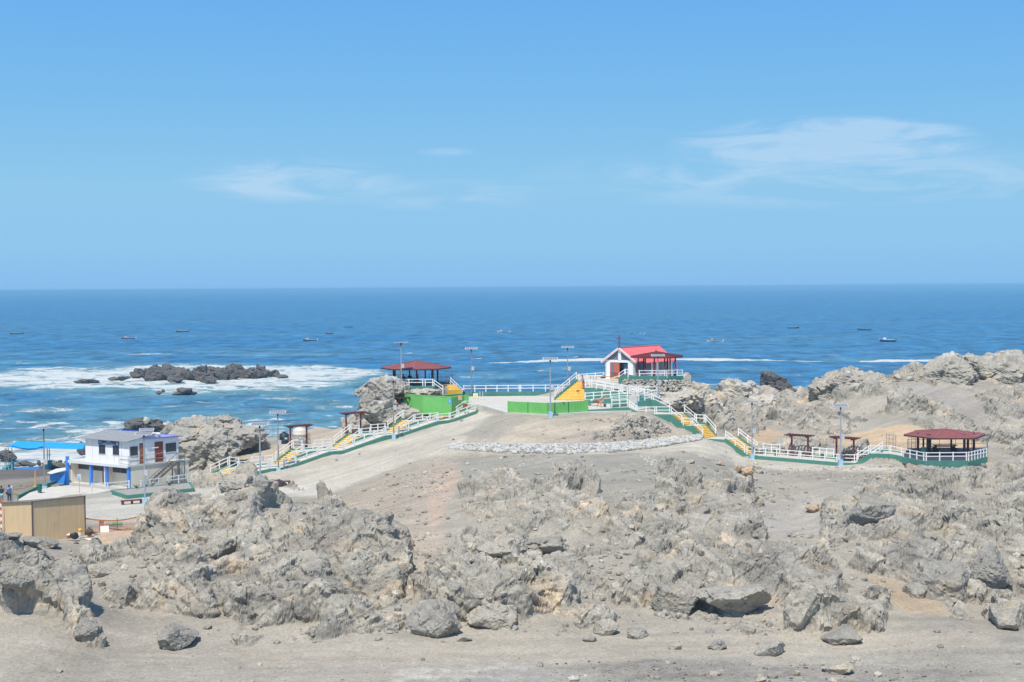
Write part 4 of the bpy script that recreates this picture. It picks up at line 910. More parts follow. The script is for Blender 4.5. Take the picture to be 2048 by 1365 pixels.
# front-right corner of plaza
r = empty('plaza_front_wall', W(1176, 826, 160.8), 'low green wall and pale floor edge at the right front of the plaza', 'kerb wall')
MB().wall(W(1176, 827, 160.9), W(1258, 822, 161.6), .18, .40, .5).build('wall_panel', GREEN, r)
MB().wall(W(1258, 822, 161.6), W(1274, 829, 161.4), .18, .35, .6).build('wall_panel', GREEN, r)
MB().prism([W(1221, 812, 162.5)+Vector((0, 0, .25)), W(1257, 810, 162.8)+Vector((0, 0, .25)), W(1257, 808, 165.5)+Vector((0, 0, .05)), W(1221, 810, 165)+Vector((0, 0, .05))], .35).build('raised_bed', GREEN, r)
railing([W(1222, 817, 161.6), W(1257, 814.5, 162)], 'lower white railing at the right front corner of the plaza', spacing=1.3)
railing([W(1222, 808, 165), W(1256, 805.5, 165.2)], 'upper white railing behind the blue tarpaulin bag on the plaza', spacing=1.3)
railing([W(1258, 816, 161.6), W(1273.5, 828, 161.4)], 'short steep white railing from the plaza down to the lower terrace', spacing=1.6)
# white water cistern block and lower terrace
blk = MB().prism([W(1257, 792, 166.2), W(1279, 791.2, 166.4), W(1279, 790, 168.6), W(1257, 791, 168.4)], 1.9); whole(blk, 'concrete_block', mat('cream_block', (.66, .64, .56), .8, .08, 1.5), W(1257, 805, 166.2), 'cream rendered tank block between the zigzag ramp and blue chair frame', 'water cistern')
root = empty('lower_terrace', CRW[0], 'small terrace with green walls where the right-hand stairs begin', 'terrace')
ter = [CRW[0], CRW[1], CRW[2], CRW[2]+FARO*1.6, CRW[0]+Vector((1.2, 4.2, 0))]
ter = [Vector((p.x, p.y, 10.35)) for p in ter]
MB().prism(ter, .6).build('floor', CONC, root)
for a, b in zip(ter[:2], ter[1:3]): MB().wall(a, b, .16, .05, 1.0).build('wall_panel', GREEN, root)
MB().wall(W(1276, 817, 165), W(1304, 812, 166), .16, .75, .8).build('wall_panel', GREEN, root)
MB().wall(W(1304, 812, 166), W(1341, 829, 164.6), .16, .75, 1.2).build('wall_panel', GREEN, root)
railing([ter[0]+Vector((0, 0, .05)), ter[1]+Vector((0, 0, .05)), ter[2]+Vector((0, 0, .05))], 'white railing round the front of the small lower terrace above the dirt mound', spacing=1.25)
railing([W(1288, 805.5, 165.6), W(1304.5, 803, 166)], 'short white railing behind the blue barrels', spacing=.95)
railing([W(1305.5, 805, 166), W(1341, 822.5, 164.6)], 'white railing sloping down from the barrels to the first right-hand flight', spacing=1.9)

# ------------------------------------------------------------------ right-hand stairs and path
def path_piece(i, name='path_section'):
    return CRW[i], CRW[i+1]
FV = FARO
def flight(i, n, label, railn, railf):
    a, b = CRW[i], CRW[i+1]            # high -> low
    st = empty('stair_flight', b, label, 'stairs', 'yellow stair flights of the right-hand path')
    steps(Vector(b)+Vector((.0, 0, .02)), Vector(a), FV*.95, n, st, .9)
    MB().wall(a+Vector((0, -.08, 0)), b+Vector((0, -.08, 0)), .16, .22, 1.1).build('near_wall', GREEN, st)
    MB().wall(a+FV, b+FV, .16, .30, 1.4).build('far_wall', GREEN, st)
    railing([a+Vector((0, -.08, .2)), b+Vector((0, -.08, .2))], railn, spacing=1.7)
    railing([a+FV+Vector((0, 0, .28)), b+FV+Vector((0, 0, .28))], railf, spacing=1.7)
flight(2, 7, 'upper yellow flight of the right-hand path, just below the lower terrace', 'near white railing of the upper right-hand yellow flight', 'far white railing of the upper right-hand yellow flight')
flight(4, 8, 'second yellow flight of the right-hand path, ending by the white stone strip', 'near white railing of the second right-hand yellow flight', 'far white railing of the second right-hand yellow flight')
flight(6, 9, 'lowest yellow flight of the right-hand path, beside the grey lamp post', 'near white railing of the lowest right-hand yellow flight', 'far white railing of the lowest right-hand yellow flight')
a, b = CRW[3], CRW[4]
lt = empty('landing', a, 'small landing between the two upper right-hand yellow flights', 'landing')
MB().prism([a, b, b+FV, a+FV], .6).build('floor', CONC, lt); MB().wall(a+Vector((0, -.08, 0)), b+Vector((0, -.08, 0)), .16, .06, 1.0).build('near_wall', GREEN, lt); MB().wall(a+FV, b+FV, .16, .25, 1.2).build('far_wall', GREEN, lt)
railing([a+Vector((0, -.08, .05)), b+Vector((0, -.08, .05))], 'short level near railing between the two upper right-hand flights', spacing=.95)
railing([a+FV+Vector((0, 0, .25)), b+FV+Vector((0, 0, .25))], 'short level far railing between the two upper right-hand flights', spacing=.95)
a, b = CRW[5], CRW[6]
lt = empty('landing', a, 'pale unfenced landing in the middle of the right-hand stairs', 'landing')
MB().prism([a+Vector((0, 0, .03)), b, b+FV, a+FV+Vector((0, 0, .03))], .5).build('floor', CONC, lt); MB().wall(a+Vector((.2, -.08, 0)), b+Vector((0, -.08, 0)), .16, .03, .45).build('near_wall', GREEN, lt)
lt = empty('path', CRW[7], 'long level pale path with green kerb behind white railing, leading to the right-hand pavilion', 'path')
for i in range(7, 14):
    a, b = CRW[i], CRW[i+1]
    if i >= 12: fv = Vector((.9, 3.4, 0))
    else: fv = FV*1.15
    MB().prism([a, b, b+fv, a+fv], .6).build('floor_slab', CONC, lt)
    MB().wall(a+Vector((0, -.08, 0)), b+Vector((0, -.08, 0)), .16, .10, .75).build('near_kerb', GREEN, lt)
    if i not in (8, 10): MB().wall(a+fv, b+fv, .14, .28, .5).build('far_kerb', GREEN, lt)
railing([CRW[7]+Vector((.1, 0, .1)), CRW[8]+Vector((0, 0, .1))], 'short near railing just right of the lowest yellow flight', spacing=1.0)
railing([CRW[8]+Vector((.05, 0, .1)), CRW[9]+Vector((0, 0, .1)), CRW[10]+Vector((0, 0, .1)), CRW[11]+Vector((0, 0, .1))], 'long near railing of the level right-hand path in front of two pergolas', spacing=1.3)
railing([CRW[11]+Vector((.05, 0, .1)), CRW[12]+Vector((0, 0, .1)), CRW[13]+Vector((0, 0, .1)), CRW[14]+Vector((0, 0, .1))], 'near railing rising from the level path to the right-hand pavilion', spacing=1.3)
f2 = FV*1.15
def lerpp(i, t): return CRW[i].lerp(CRW[i+1], t)+f2+Vector((0, 0, .25))
railing([lerpp(7, .3), lerpp(8, .28)], 'far railing at the start of the level right-hand path', spacing=1.25)
railing([lerpp(8, .95), lerpp(9, .55)], 'far railing between the two right-hand pergolas', spacing=1.0)
railing([lerpp(10, .3), lerpp(11, 0), lerpp(11, 1)], 'far railing after the second pergola, climbing towards the pavilion', spacing=1.1)

# ------------------------------------------------------------------ pavilions
def polyroof(root, centre, rim, apex_h, thick, name='roof_panel', mt=None, slat_n=10, rafters=True):
    mt = mt or ROOFR; n = len(rim); ap = centre+Vector((0, 0, apex_h))
    for i in range(n):
        a, b = rim[i], rim[(i+1) % n]
        mb = MB(); dn = Vector((0, 0, -thick)); mb.add([a, b, ap, a+dn, b+dn, ap+dn], [(0, 1, 2), (5, 4, 3), (0, 3, 4, 1), (1, 4, 5, 2), (2, 5, 3, 0)])
        o = mb.build(name, mt, root)
        sl_ = MB()
        for k in range(slat_n):
            t = (k+.5)/slat_n; p, q = a.lerp(ap, t), b.lerp(ap, t); up = Vector((0, 0, .02))
            sl_.beam(p+up, q+up, .07, .035)
        s2 = sl_.build('batten', mt, root); s2.parent = o
        MB().beam(a+Vector((0, 0, .03)), ap+Vector((0, 0, .04)), .12, .06).build('hip', mt, root)
        MB().beam(a+dn*1.4, b+dn*1.4, .08, .14).build('fascia', DARKT, root)
def pavilion(root, c_, rx, ry, n, rot_, z_eave, apex, post_r, posts, z0, floor=True, mt=None):
    rim = [Vector((c_.x+rx*math.cos(rot_+2*math.pi*i/n), c_.y+ry*math.sin(rot_+2*math.pi*i/n), z_eave)) for i in range(n)]
    polyroof(root, Vector((c_.x, c_.y, z_eave)), rim, apex, .09, mt=mt)
    for (ax_, thick) in posts:
        p = Vector((c_.x+rx*post_r*math.cos(ax_), c_.y+ry*post_r*math.sin(ax_), z0))
        MB().box(p+Vector((0, 0, -.1)), thick, thick, z_eave-z0+.3).build('post', DARKT if thick > .3 else MAROON, root)
    return rim
def bench(root, p, rz, L=1.6, mt=None, back=False):
    mt = mt or MAROON; u = Vector((math.cos(rz), math.sin(rz), 0)); p = Vector(p)
    MB().box(p+Vector((0, 0, .42)), L, .42, .07, rz).build('bench_seat', mt, root)
    for t in (-.42, .42): MB().box(p+u*L*t, .1, .38, .42, rz).build('bench_leg', mt, root)
# sea pavilion (left)
z0 = 12.95; zc = W(832, 735, 178.5)
C1 = Vector((zc.x, 178.5, z0))
r = empty('pavilion', C1, 'open sea pavilion with red hipped roof on the knoll, people sitting inside', 'pavilion', 'open red roofed pavilions')
ze = W(830, 736.8, 176).z
pavilion(r, C1, 4.42, 4.2, 8, R(0), ze, .82, .66, [(R(a), t) for a, t in ((200, .22), (235, .22), (275, .17), (318, .3), (160, .22), (25, .22), (70, .17), (110, .17))], z0)
MB().tube(Vector((C1.x, C1.y, ze+.78)), Vector((C1.x, C1.y, ze+1.05)), .1, .04, 8).build('finial', MAROON, r)
fl_ = [Vector((p.x, p.y, z0)) for p in (W(789, 775, 173.8), W(867, 775, 173.3), W(899, 774, 176.5), W(905, 770, 184), W(790, 770, 184))]
MB().prism(fl_, .5).build('floor', mat('dark_floor_paint', (.05, .06, .09), .6), r)
for a, b in ((fl_[0], fl_[1]), (fl_[1], fl_[1].lerp(fl_[2], .15))): MB().wall(a+Vector((0, -.1, 0)), b+Vector((0, -.1, 0)), .16, .06, .5).build('edge_wall', GREEN, r)
railing([fl_[0]+Vector((0, -.1, .05)), fl_[0].lerp(fl_[1], .75)+Vector((0, -.1, .05))], 'white railing in front of the sea pavilion, left part', spacing=1.5)
railing([fl_[0].lerp(fl_[1], .77)+Vector((0, -.1, .05)), fl_[1]+Vector((0, -.1, .05))], 'white railing in front of the sea pavilion, right part', spacing=.75)
dk = mat('dark_pavilion_rail', (.06, .06, .08), .5)
rr_ = empty('railing', fl_[4], 'thin dark railing on the sea side of the left pavilion', 'railing')
for zz in (.45, .9): MB().beam(fl_[4]+Vector((0, 0, zz)), fl_[3]+Vector((0, 0, zz)), .05, .05).build('rail', dk, rr_)
for k in range(6): MB().box(fl_[4].lerp(fl_[3], k/5), .05, .05, .92).build('post', dk, rr_)
# flight down from pavilion
hiA = W(868, 776, 173.5); hiA.z = z0; loA = W(885, 783, 173); 
hs_ = W(881, 774.5, 176); hs_.z = z0; ls_ = W(900, 781.5, 174.6); ls_.z = 12.1
st = empty('stair_flight', ls_, 'short yellow flight from the sea pavilion down to the green hoarding pit', 'stairs')
steps(Vector((hs_.x+.95, hs_.y-1.1, 12.25)), Vector((hs_.x-.1, hs_.y+.1, z0)), Vector((1.7, .6, 0)), 4, st, .7)
MB().prism([W(899, 770, 178.5)+Vector((0, 0, .3)), W(926, 790, 176.5)+Vector((0, 0, .3)), W(926, 790, 176.7)+Vector((0, .15, .3)), W(899, 770, 178.7)+Vector((0, .15, .3))], 1.4).build('side_wall', GREEN, st)
railing([W(867, 774, 173.4), W(887, 788, 172.2)], 'white railing sloping down the near side of the pavilion flight', spacing=1.6)
railing([W(893, 768, 179.4), W(900, 768.5, 178.4), W(925.5, 793.5, 176.6)], 'white railing sloping down the far side of the pavilion flight to the plaza', spacing=1.2)
# right pavilion
z0b = 6.58; c2_ = W(1889, 872, 155); C2 = Vector((c2_.x, 155, z0b)); ze2 = W(1889, 874.5, 152).z
r = empty('pavilion', C2, 'open dark red roofed pavilion at the far right end of the path', 'pavilion', 'open red roofed pavilions')
pavilion(r, C2, 4.42, 4.3, 6, R(0), ze2, .55, .70, [(R(a), t) for a, t in ((180+10, .22), (222, .42), (295, .22), (305, .22), (335, .22), (120, .17), (60, .17))], z0b, mt=ROOFR)
fr_ = [W(1805, 919, 151.5), W(1848, 926.5, 147.8), W(1934, 928.5, 147.8), W(1973, 923.5, 151.2), W(1975, 905, 160), W(1815, 905, 160)]
fr_ = [Vector((p.x, p.y, z0b)) for p in fr_]
MB().prism(fr_, .6).build('floor', MATS['dark_floor_paint'], r)
zf_ = [W(1805, 915, 151.5).z, W(1848, 922, 147.8).z, W(1934, 924, 147.8).z, W(1973, 918, 151.2).z]
for i in range(3):
    a = Vector((fr_[i].x, fr_[i].y-.1, z0b)); b = Vector((fr_[i+1].x, fr_[i+1].y-.1, z0b)); MB().wall(a, b, .18, .06, .65).build('edge_wall', GREEN, r)
zz = Vector((0, -.1, .05))
railing([fr_[0]+zz, fr_[1]+zz], 'white railing on the left front facet of the right-hand pavilion', spacing=1.15)
railing([fr_[1]+zz+Vector((.1, 0, 0)), fr_[2]+zz], 'white railing on the front of the right-hand pavilion', spacing=1.5)
railing([fr_[2]+zz+Vector((.1, 0, 0)), fr_[3]+zz], 'white railing on the right front facet of the right-hand pavilion', spacing=.8)
rr_ = empty('railing', fr_[5], 'thin grey railing at the back of the right-hand pavilion', 'railing')
GM2 = mat('grey_steel', (.22, .23, .26), .5, .1, 2, metal=.3)
for a, b in ((fr_[5], fr_[4]), (fr_[4], fr_[3])):
    for z_ in (.45, .95): MB().beam(a+Vector((0, 0, z_)), b+Vector((0, 0, z_)), .05, .05).build('rail', GM2, rr_)
    for k in range(6): MB().box(a.lerp(b, k/5), .05, .05, .97).build('post', GM2, rr_)
t = empty('table', C2+Vector((.4, 1.2, 0)), 'dark picnic table under the right-hand pavilion', 'table')
MB().box(C2+Vector((.4, 1.2, .70)), 2.6, .8, .06).build('tabletop', DARKT, t)
for dx in (-1, 1): MB().box(C2+Vector((.4+dx, 1.2, 0)), .1, .6, .7).build('leg', DARKT, t)
for nm, dy in (('near', -.8), ('far', .8)):
    b_ = empty('bench', C2+Vector((.4, 1.2+dy, 0)), f'{nm} dark bench at the picnic table under the right-hand pavilion', 'bench'); bench(b_, C2+Vector((.4, 1.2+dy, 0)), 0, 2.4, DARKT)
# litter bins along the right path
def bin_(p, label, h=.62, post=.35, rr=.2, mt=None, group='green litter bins'):
    mt = mt or DGRN; p = Vector(p); r = empty('litter_bin', p, label, 'litter bin', group)
    n = 12; V = []; mb = MB()
    mb.tube(p+Vector((0, 0, post)), p+Vector((0, 0, post+h)), rr*.8, rr, 14).build('bucket', mt, r)
    MB().tube(p+Vector((0, 0, post+h-.02)), p+Vector((0, 0, post+h+.05)), rr*1.08, rr*1.02, 14).build('rim', mt, r)
    MB().tube(p+Vector((0, rr+.05, -.05)), p+Vector((0, rr+.05, post+h*.8)), .03, .03, 8).build('stand', GM2, r)
    MB().box(p+Vector((0, .1, 0)), .3, .3, .04).build('base', GM2, r)
bin_(W(79.5, 988.5, 142.5), 'dark green litter bin by the green kerb near the beach lamp post', .78, .18, .24)
bin_(W(1552, 914, 158.6), 'teal litter bin beside the far railing, left of the first right-hand pergola', .6, .2, .22)
bin_(W(1645, 921, 156), 'teal litter bin standing between the two right-hand pergolas', .6, .2, .22)
bin_(W(1847, 920, 150.8), 'tall dark green litter bin at the left post of the right-hand pavilion', .95, .35, .26)
# scaffolds
SC = mat('scaffold_steel', (.30, .28, .26), .5, .1, 2, metal=.4)
def scaffold(p, w, d, h, label, brace=None):
    p = Vector(p); r = empty('scaffold', p, label, 'scaffold', 'grey scaffold frames by the right-hand pavilion')
    for i in (0, 1):
        for j in (0, 1): MB().tube(p+Vector((i*w, j*d, -.1)), p+Vector((i*w, j*d, h)), .028, .028, 6).build('upright', SC, r)
    for k in range(1, 5):
        z = h*k/4.2
        for j in (0, 1): MB().tube(p+Vector((0, j*d, z)), p+Vector((w, j*d, z)), .022, .022, 6).build('rung', SC, r)
    return r
scaffold(W(1778, 905, 158), .75, 1.1, 2.0, 'grey scaffold frame on the orange sand left of the right-hand pavilion')
r = scaffold(W(1823, 903, 158.5), .75, 1.1, 2.0, 'grey scaffold frame touching the left edge of the right-hand pavilion')
MB().tube(W(1795, 893, 158.2), W(1823, 883, 158.5), .02, .02, 6).build('brace', SC, r); MB().tube(W(1795, 894, 158.2), W(1823, 895, 158.5), .02, .02, 6).build('brace', SC, r)
# ================================================================== chapel
CW = mat('chapel_whitewash', (.86, .865, .85), .8, .05, 1.2, dirt=.15, dirtcol=(.65, .62, .55))
CORAL = mat('coral_roof', (.82, .19, .20), .55, .10, 2.0, dirt=.3, dirtcol=(.85, .32, .32))
GLASSG = mat('grey_blue_glazing', (.17, .21, .25), .25, .12, 2)
VOID = mat('dark_interior', (.03, .032, .04), .7)
cz0 = 13.15
cA = W(1268.5, 757, 181); cA.z = cz0                                   # front right corner (nearest)
uS = Vector((5.6, 7.0, 0)).normalized(); uG = Vector((-uS.y, uS.x, 0)) # side direction, gable direction (to the left and away)
LEN, WID, HW, HR = 8.9, 4.5, 2.42, 3.95
root = empty('chapel', cA, 'small white chapel with coral red gable roof and open red doors on the terrace', 'chapel')
def cp(s, g, z): return cA+uS*s+uG*g+Vector((0, 0, z))
def wallquad(mb, p, q, z0_, z1_, th, nrm): mb.prism([Vector((v.x, v.y, z1_)) for v in (p, q, q+nrm*th, p+nrm*th)], z1_-z0_)
g = MB()  # gable wall with doorway and two triangular glazed openings: piers, lintel, rakes
d0, d1 = .95, 3.75     # doorway between (g from right corner)
for a, b, z1_ in ((0, d0, HW), (d1, WID, HW)): wallquad(g, cp(0, a, 0), cp(0, b, 0), cz0, cz0+z1_, .18, uS)
wallquad(g, cp(0, d0, 0), cp(0, d1, 0), cz0+2.12, cz0+HW, .18, uS)
mid_ = WID/2
g.prism([cp(0, mid_-.22, HR-.08), cp(0, mid_+.22, HR-.08), cp(.18, mid_+.22, HR-.08), cp(.18, mid_-.22, HR-.08)], HR-HW)
g.build('gable_wall', CW, root)
for sgn in (-1, 1):
    gp = MB(); a = mid_+sgn*.2; b = mid_+sgn*(WID/2-.05)
    gp.add([cp(.09, a, HW), cp(.09, b, HW), cp(.09, a, HR-.2), cp(.13, a, HW), cp(.13, b, HW), cp(.13, a, HR-.2)], [(0, 1, 2), (5, 4, 3), (0, 3, 4, 1), (1, 4, 5, 2), (2, 5, 3, 0)])
    gp.build('gable_glazing', GLASSG, root)
    MB().beam(cp(-.20, mid_, HR+.02), cp(-.20, mid_+sgn*(WID/2+.5), HW-.32), .08, .26).build('bargeboard', WHITE, root)
# side wall facing the camera: piers and windows
sw_ = MB(); wallquad(sw_, cp(0, .001, 0), cp(LEN, .001, 0), cz0-.1, cz0+.85, .18, uG); wallquad(sw_, cp(0, .001, 0), cp(LEN, .001, 0), cz0+2.15, cz0+HW, .18, uG)
edges = [(0, .35), (3.9, 4.35), (5.2, 5.45), (LEN-.75, LEN)]
for a, b in edges: wallquad(sw_, cp(a, .001, 0), cp(b, .001, 0), cz0+.85, cz0+2.15, .18, uG)
sw_.build('side_wall', CW, root)
for a, b, nn in ((.35, 3.9, 3), (4.35, 5.2, 1), (5.45, LEN-.75, 3)):
    wn = MB(); wallquad(wn, cp(a, .08, 0), cp(b, .08, 0), cz0+.85, cz0+2.15, .04, uG); w_ = wn.build('window', GLASSG, root)
    fr = MB()
    for k in range(nn+1):
        q = cp(a+(b-a)*k/nn, .05, .85); fr.box(q, .07, .07, 1.3, math.atan2(uS.y, uS.x))
    f_ = fr.build('frame', CW if nn < 3 else GM2, root); f_.parent = w_
bk = MB(); wallquad(bk, cp(0, WID-.18, 0), cp(LEN, WID-.18, 0), cz0-.1, cz0+HW, .18, uG); wallquad(bk, cp(LEN-.18, 0.18, 0), cp(LEN-.18, WID-.18, 0), cz0-.1, cz0+HW, .18, uS)
bk.add([cp(LEN-.1, .05, HW), cp(LEN-.1, WID-.05, HW), cp(LEN-.1, mid_, HR-.1)], [(0, 1, 2)]); bk.build('back_wall', CW, root)
MB().prism([cp(.1, .1, .03), cp(LEN-.1, .1, .03), cp(LEN-.1, WID-.1, .03), cp(.1, WID-.1, .03)], .3).build('floor', CONC, root)
# roof slopes with corrugation ribs
for sgn, nm in ((-1, 'near'), (1, 'far')):
    e = mid_+sgn*(WID/2+.55); ze_ = HW-.35
    a, b, c_, d_ = cp(-.25, mid_, HR+.05), cp(LEN+.35, mid_, HR+.05), cp(LEN+.35, e, ze_), cp(-.25, e, ze_)
    rf = MB(); dn = Vector((0, 0, -.07)); rf.add([a, b, c_, d_, a+dn, b+dn, c_+dn, d_+dn], [(0, 1, 2, 3) if sgn > 0 else (3, 2, 1, 0), (7, 6, 5, 4) if sgn > 0 else (4, 5, 6, 7), (0, 4, 5, 1), (1, 5, 6, 2), (2, 6, 7, 3), (3, 7, 4, 0)])
    ro = rf.build('roof', CORAL, root)
    rb = MB()
    for k in range(27):
        t = (k+.5)/27; p, q = a.lerp(b, t), d_.lerp(c_, t); rb.beam(p+Vector((0, 0, .02)), q+Vector((0, 0, .02)), .12, .05)
    x = rb.build('rib', CORAL, root); x.parent = ro
MB().beam(cp(-.25, mid_, HR+.09), cp(LEN+.35, mid_, HR+.09), .25, .08).build('ridge_cap', CORAL, root)
# doors: left leaf closed (salmon, with grey glass strip), right side open with dark interior
SALM = mat('salmon_door', (.50, .13, .10), .6, .12, 3)
o = MB(); wallquad(o, cp(.02, d1-1.45, 0), cp(.02, d1, 0), cz0+.03, cz0+2.1, .05, uS); dl = o.build('door', SALM, root)
x = MB(); wallquad(x, cp(-.01, d1-.55, 0), cp(-.01, d1-.2, 0), cz0+.15, cz0+2.0, .03, uS); x = x.build('glass_strip', GLASSG, root); x.parent = dl
x = MB()
for zr in (.25, .5, .75): x.beam(cp(-.02, d1-1.4, zr), cp(-.02, d1-.05, zr), .03, .04)
x = x.build('door_rail', MAROON, root); x.parent = dl
o = MB(); wallquad(o, cp(.05, d0, 0), cp(.05, d0+.08, 0), cz0, cz0+2.12, .08, uS); o.build('door_frame', SALM, root)
o = MB(); wallquad(o, cp(.9, d0+.5, 0), cp(.9, d0+1.3, 0), cz0+.9, cz0+1.9, .05, uS); o.build('inner_window', mat('sea_blue_pane', (.16, .35, .55), .3), root)
# cross
t = cp(-.1, mid_, HR+.05)
MB().box(t+Vector((0, 0, 0)), .30, .30, .14, .5).build('cross_base', MAROON, root)
MB().box(t+Vector((0, 0, .1)), .085, .085, 1.5, .5).build('cross_upright', MAROON, root)
MB().beam(t+uG*.38+Vector((0, 0, 1.17)), t-uG*.38+Vector((0, 0, 1.17)), .085, .085).build('cross_arm', MAROON, root)
# porch pavilion in front of the chapel side wall
pc = W(1313.5, 740, 179.3); PC = Vector((pc.x, 179.3, cz0)); zep = W(1313, 713.5, 178).z
r = empty('pavilion', PC, 'open porch pavilion with thin dark red roof beside the chapel long wall, white tables beneath', 'pavilion', 'open red roofed pavilions')
pavilion(r, PC, 3.28, 2.7, 6, 0, zep, .55, .72, [(R(a), .17) for a in (185, 228, 258, 290, 310, 348, 130, 50)], cz0, mt=mat('porch_roof', (.20, .05, .05), .6, .15, 3))
MB().tube(PC+Vector((-.1, 0, zep-cz0+.5)), PC+Vector((-.1, 0, zep-cz0+.85)), .12, .02, 6).build('finial', DARKT, r)
for i, (dx, dy, cl, nm) in enumerate([(-1.25, -.6, WHITE, 'left'), (1.0, -.5, WHITE, 'right')]):
    t = empty('table', PC+Vector((dx, dy, 0)), f'{nm} white plastic table under the chapel porch roof', 'table')
    MB().tube(PC+Vector((dx, dy, .70)), PC+Vector((dx, dy, .75)), .52, .52, 18).build('tabletop', cl, t)
    for a in (45, 135, 225, 315): MB().tube(PC+Vector((dx+.38*math.cos(R(a)), dy+.38*math.sin(R(a)), 0)), PC+Vector((dx+.32*math.cos(R(a)), dy+.32*math.sin(R(a)), .7)), .025, .03, 6).build('leg', cl, t)
def chair(p, rz, mt, label, group='plastic chairs under the chapel porch'):
    p = Vector(p); t = empty('chair', p, label, 'chair', group); u = Vector((math.cos(rz), math.sin(rz), 0)); v = Vector((-u.y, u.x, 0))
    MB().box(p+Vector((0, 0, .42)), .44, .42, .04, rz).build('seat', mt, t)
    MB().obox(p+v*.22+Vector((0, 0, .66)), u*.21, v*.02, Vector((0, 0, .23))).build('backrest', mt, t)
    for i in (-1, 1):
        for j in (-1, 1): MB().tube(p+u*.19*i+v*.18*j, p+u*.19*i+v*.18*j+Vector((0, 0, .43)), .018, .02, 6).build('leg', mt, t)
BLK = mat('charcoal_plastic', (.035, .04, .05), .5)
chair(PC+Vector((-.35, -.75, 0)), .3, BLK, 'charcoal chair between the two white tables under the chapel porch')
chair(PC+Vector((-1.95, -.9, 0)), 1.3, WHITE, 'white chair at the left table under the chapel porch')
chair(PC+Vector((2.0, -.4, 0)), -1.3, BLK, 'charcoal chair at the right table under the chapel porch')
# lifebuoy on porch post
b = MB(); pL_ = W(1349.5, 733, 177.9); n = 20; m_ = 8; V = []; Fs = []
for i in range(n):
    for j in range(m_):
        a = 2*math.pi*i/n; t = 2*math.pi*j/m_; rr = .36+.09*math.cos(t); V.append(pL_+Vector((rr*math.cos(a)*.55, .09*math.sin(t)+rr*math.cos(a)*.4, rr*math.sin(a)*1.5)))
        Fs.append((i*m_+j, ((i+1) % n)*m_+j, ((i+1) % n)*m_+(j+1) % m_, i*m_+(j+1) % m_))
b.add(V, Fs); whole(b, 'lifebuoy', mat('orange_red_plastic', (.70, .10, .06), .5), pL_, 'orange red kayak shaped float leaning on the right post of the chapel porch', 'float', smooth=True)

# ------------------------------------------------------------------ stone walls: dry-laid, every stone real
def ico(sub):
    bm = bmesh.new(); bmesh.ops.create_icosphere(bm, subdivisions=sub, radius=1.0)
    V = np.array([v.co[:] for v in bm.verts]); Fs = np.array([[v.index for v in f.verts] for f in bm.faces]); bm.free(); return V, Fs
ICO = {k: ico(k) for k in (1, 2, 3, 4, 5, 6)}
def cutrock(sub, seed, npl=14, rough=.06, sq=(1, 1, 1), keep=.72):
    # faceted boulder: a ball cut by random planes, then chipped by noise
    rg = np.random.default_rng(seed); V, Fs = ICO[sub]; n = rg.normal(size=(npl, 3)); n /= np.linalg.norm(n, axis=1)[:, None]
    d = rg.uniform(keep-.17, keep+.12, npl); dt = V @ n.T; rr = np.where(dt > .05, d/np.maximum(dt, .05), 9).min(1); rr = np.minimum(rr, 1.0)
    P_ = V*rr[:, None]
    P_ = P_*(1+rough*2.0*fbm(P_*1.6+seed*3.1, 3, seed % 50)[:, None])
    if sub >= 4:
        v_, e_ = facet(P_*2.6+seed, seed % 97, 1.2); P_ = P_*(1+rough*1.4*v_[:, None]); v_, e_ = facet(P_*6.5+seed, seed % 91+3, 1.2); P_ = P_*(1+rough*.6*v_[:, None])
        if sub >= 5: v_, e_ = facet(P_*15+seed, seed % 71+3, 1.2); P_ = P_*(1+rough*.25*v_[:, None])
    return P_*np.array(sq), Fs
def rock_colour(P_, seed, kind=0):
    kind = {8: 8}.get(kind, kind)
    n1_ = fbm(P_*.55+seed, 4, 311)[:, None]; n2_ = fbm(P_*2.1+seed, 4, 312)[:, None]
    base = {0: [.37, .345, .29], 1: [.47, .435, .365], 2: [.09, .088, .088], 8: [.13, .122, .115], 3: [.42, .33, .23], 4: [.30, .285, .25], 5: [.70, .71, .70], 6: [.355, .335, .29]}[kind]
    c_ = np.ones((len(P_), 3))*np.array(base); c_ = lay(c_, np.clip(n1_*2-.2, 0, 1)*.6, np.array(base)*[1.45, 1.3, 1.05] if kind != 5 else base); c_ = lay(c_, np.clip(-n2_*2-.2, 0, 1)*.5, np.array(base)*.68)
    return np.clip(c_*(1+.16*n2_), .01, .85)
RM = ground_mat('rock_face', .05)
def rocks_mesh(name, items, sub, smooth=False):
    # items: (position, size vec, rz, seed, kind) -> one mesh (joined)
    Vs = []; Fs = []; Cs = []; o = 0; shapes = {}
    for (p, s_, rz, sd, kd) in items:
        key = sd % 24
        if key not in shapes: shapes[key] = cutrock(sub, key+5, 9, .05, keep=.74)
        V, Fc = shapes[key]; V = V*np.array(s_); V = V @ np.array(Matrix.Rotation(rz, 3, 'Z')).T @ np.array(Matrix.Rotation((sd % 7-3)*.12, 3, 'X')).T
        V = V+np.array(p); Vs.append(V); Fs.append(Fc+o); o += len(V)
        cc_ = np.ones((len(V), 3))*np.array({0: [.34, .318, .27], 1: [.45, .42, .355], 2: [.12, .115, .11], 3: [.38, .28, .20], 4: [.27, .255, .225], 5: [.56, .555, .52], 6: [.34, .315, .265], 7: [.50, .475, .42]}[kd])*(1+.3*(((sd*37) % 101)/101-.5)*(0.25 if kd == 5 else 1)); Cs.append(cc_)
    V = np.concatenate(Vs); F_ = np.concatenate(Fs); C_ = np.concatenate(Cs)
    return mesh_np(name, V, F_, RM, smooth, {'rock': np.ones(len(V))}, np.clip(C_, .01, .8))
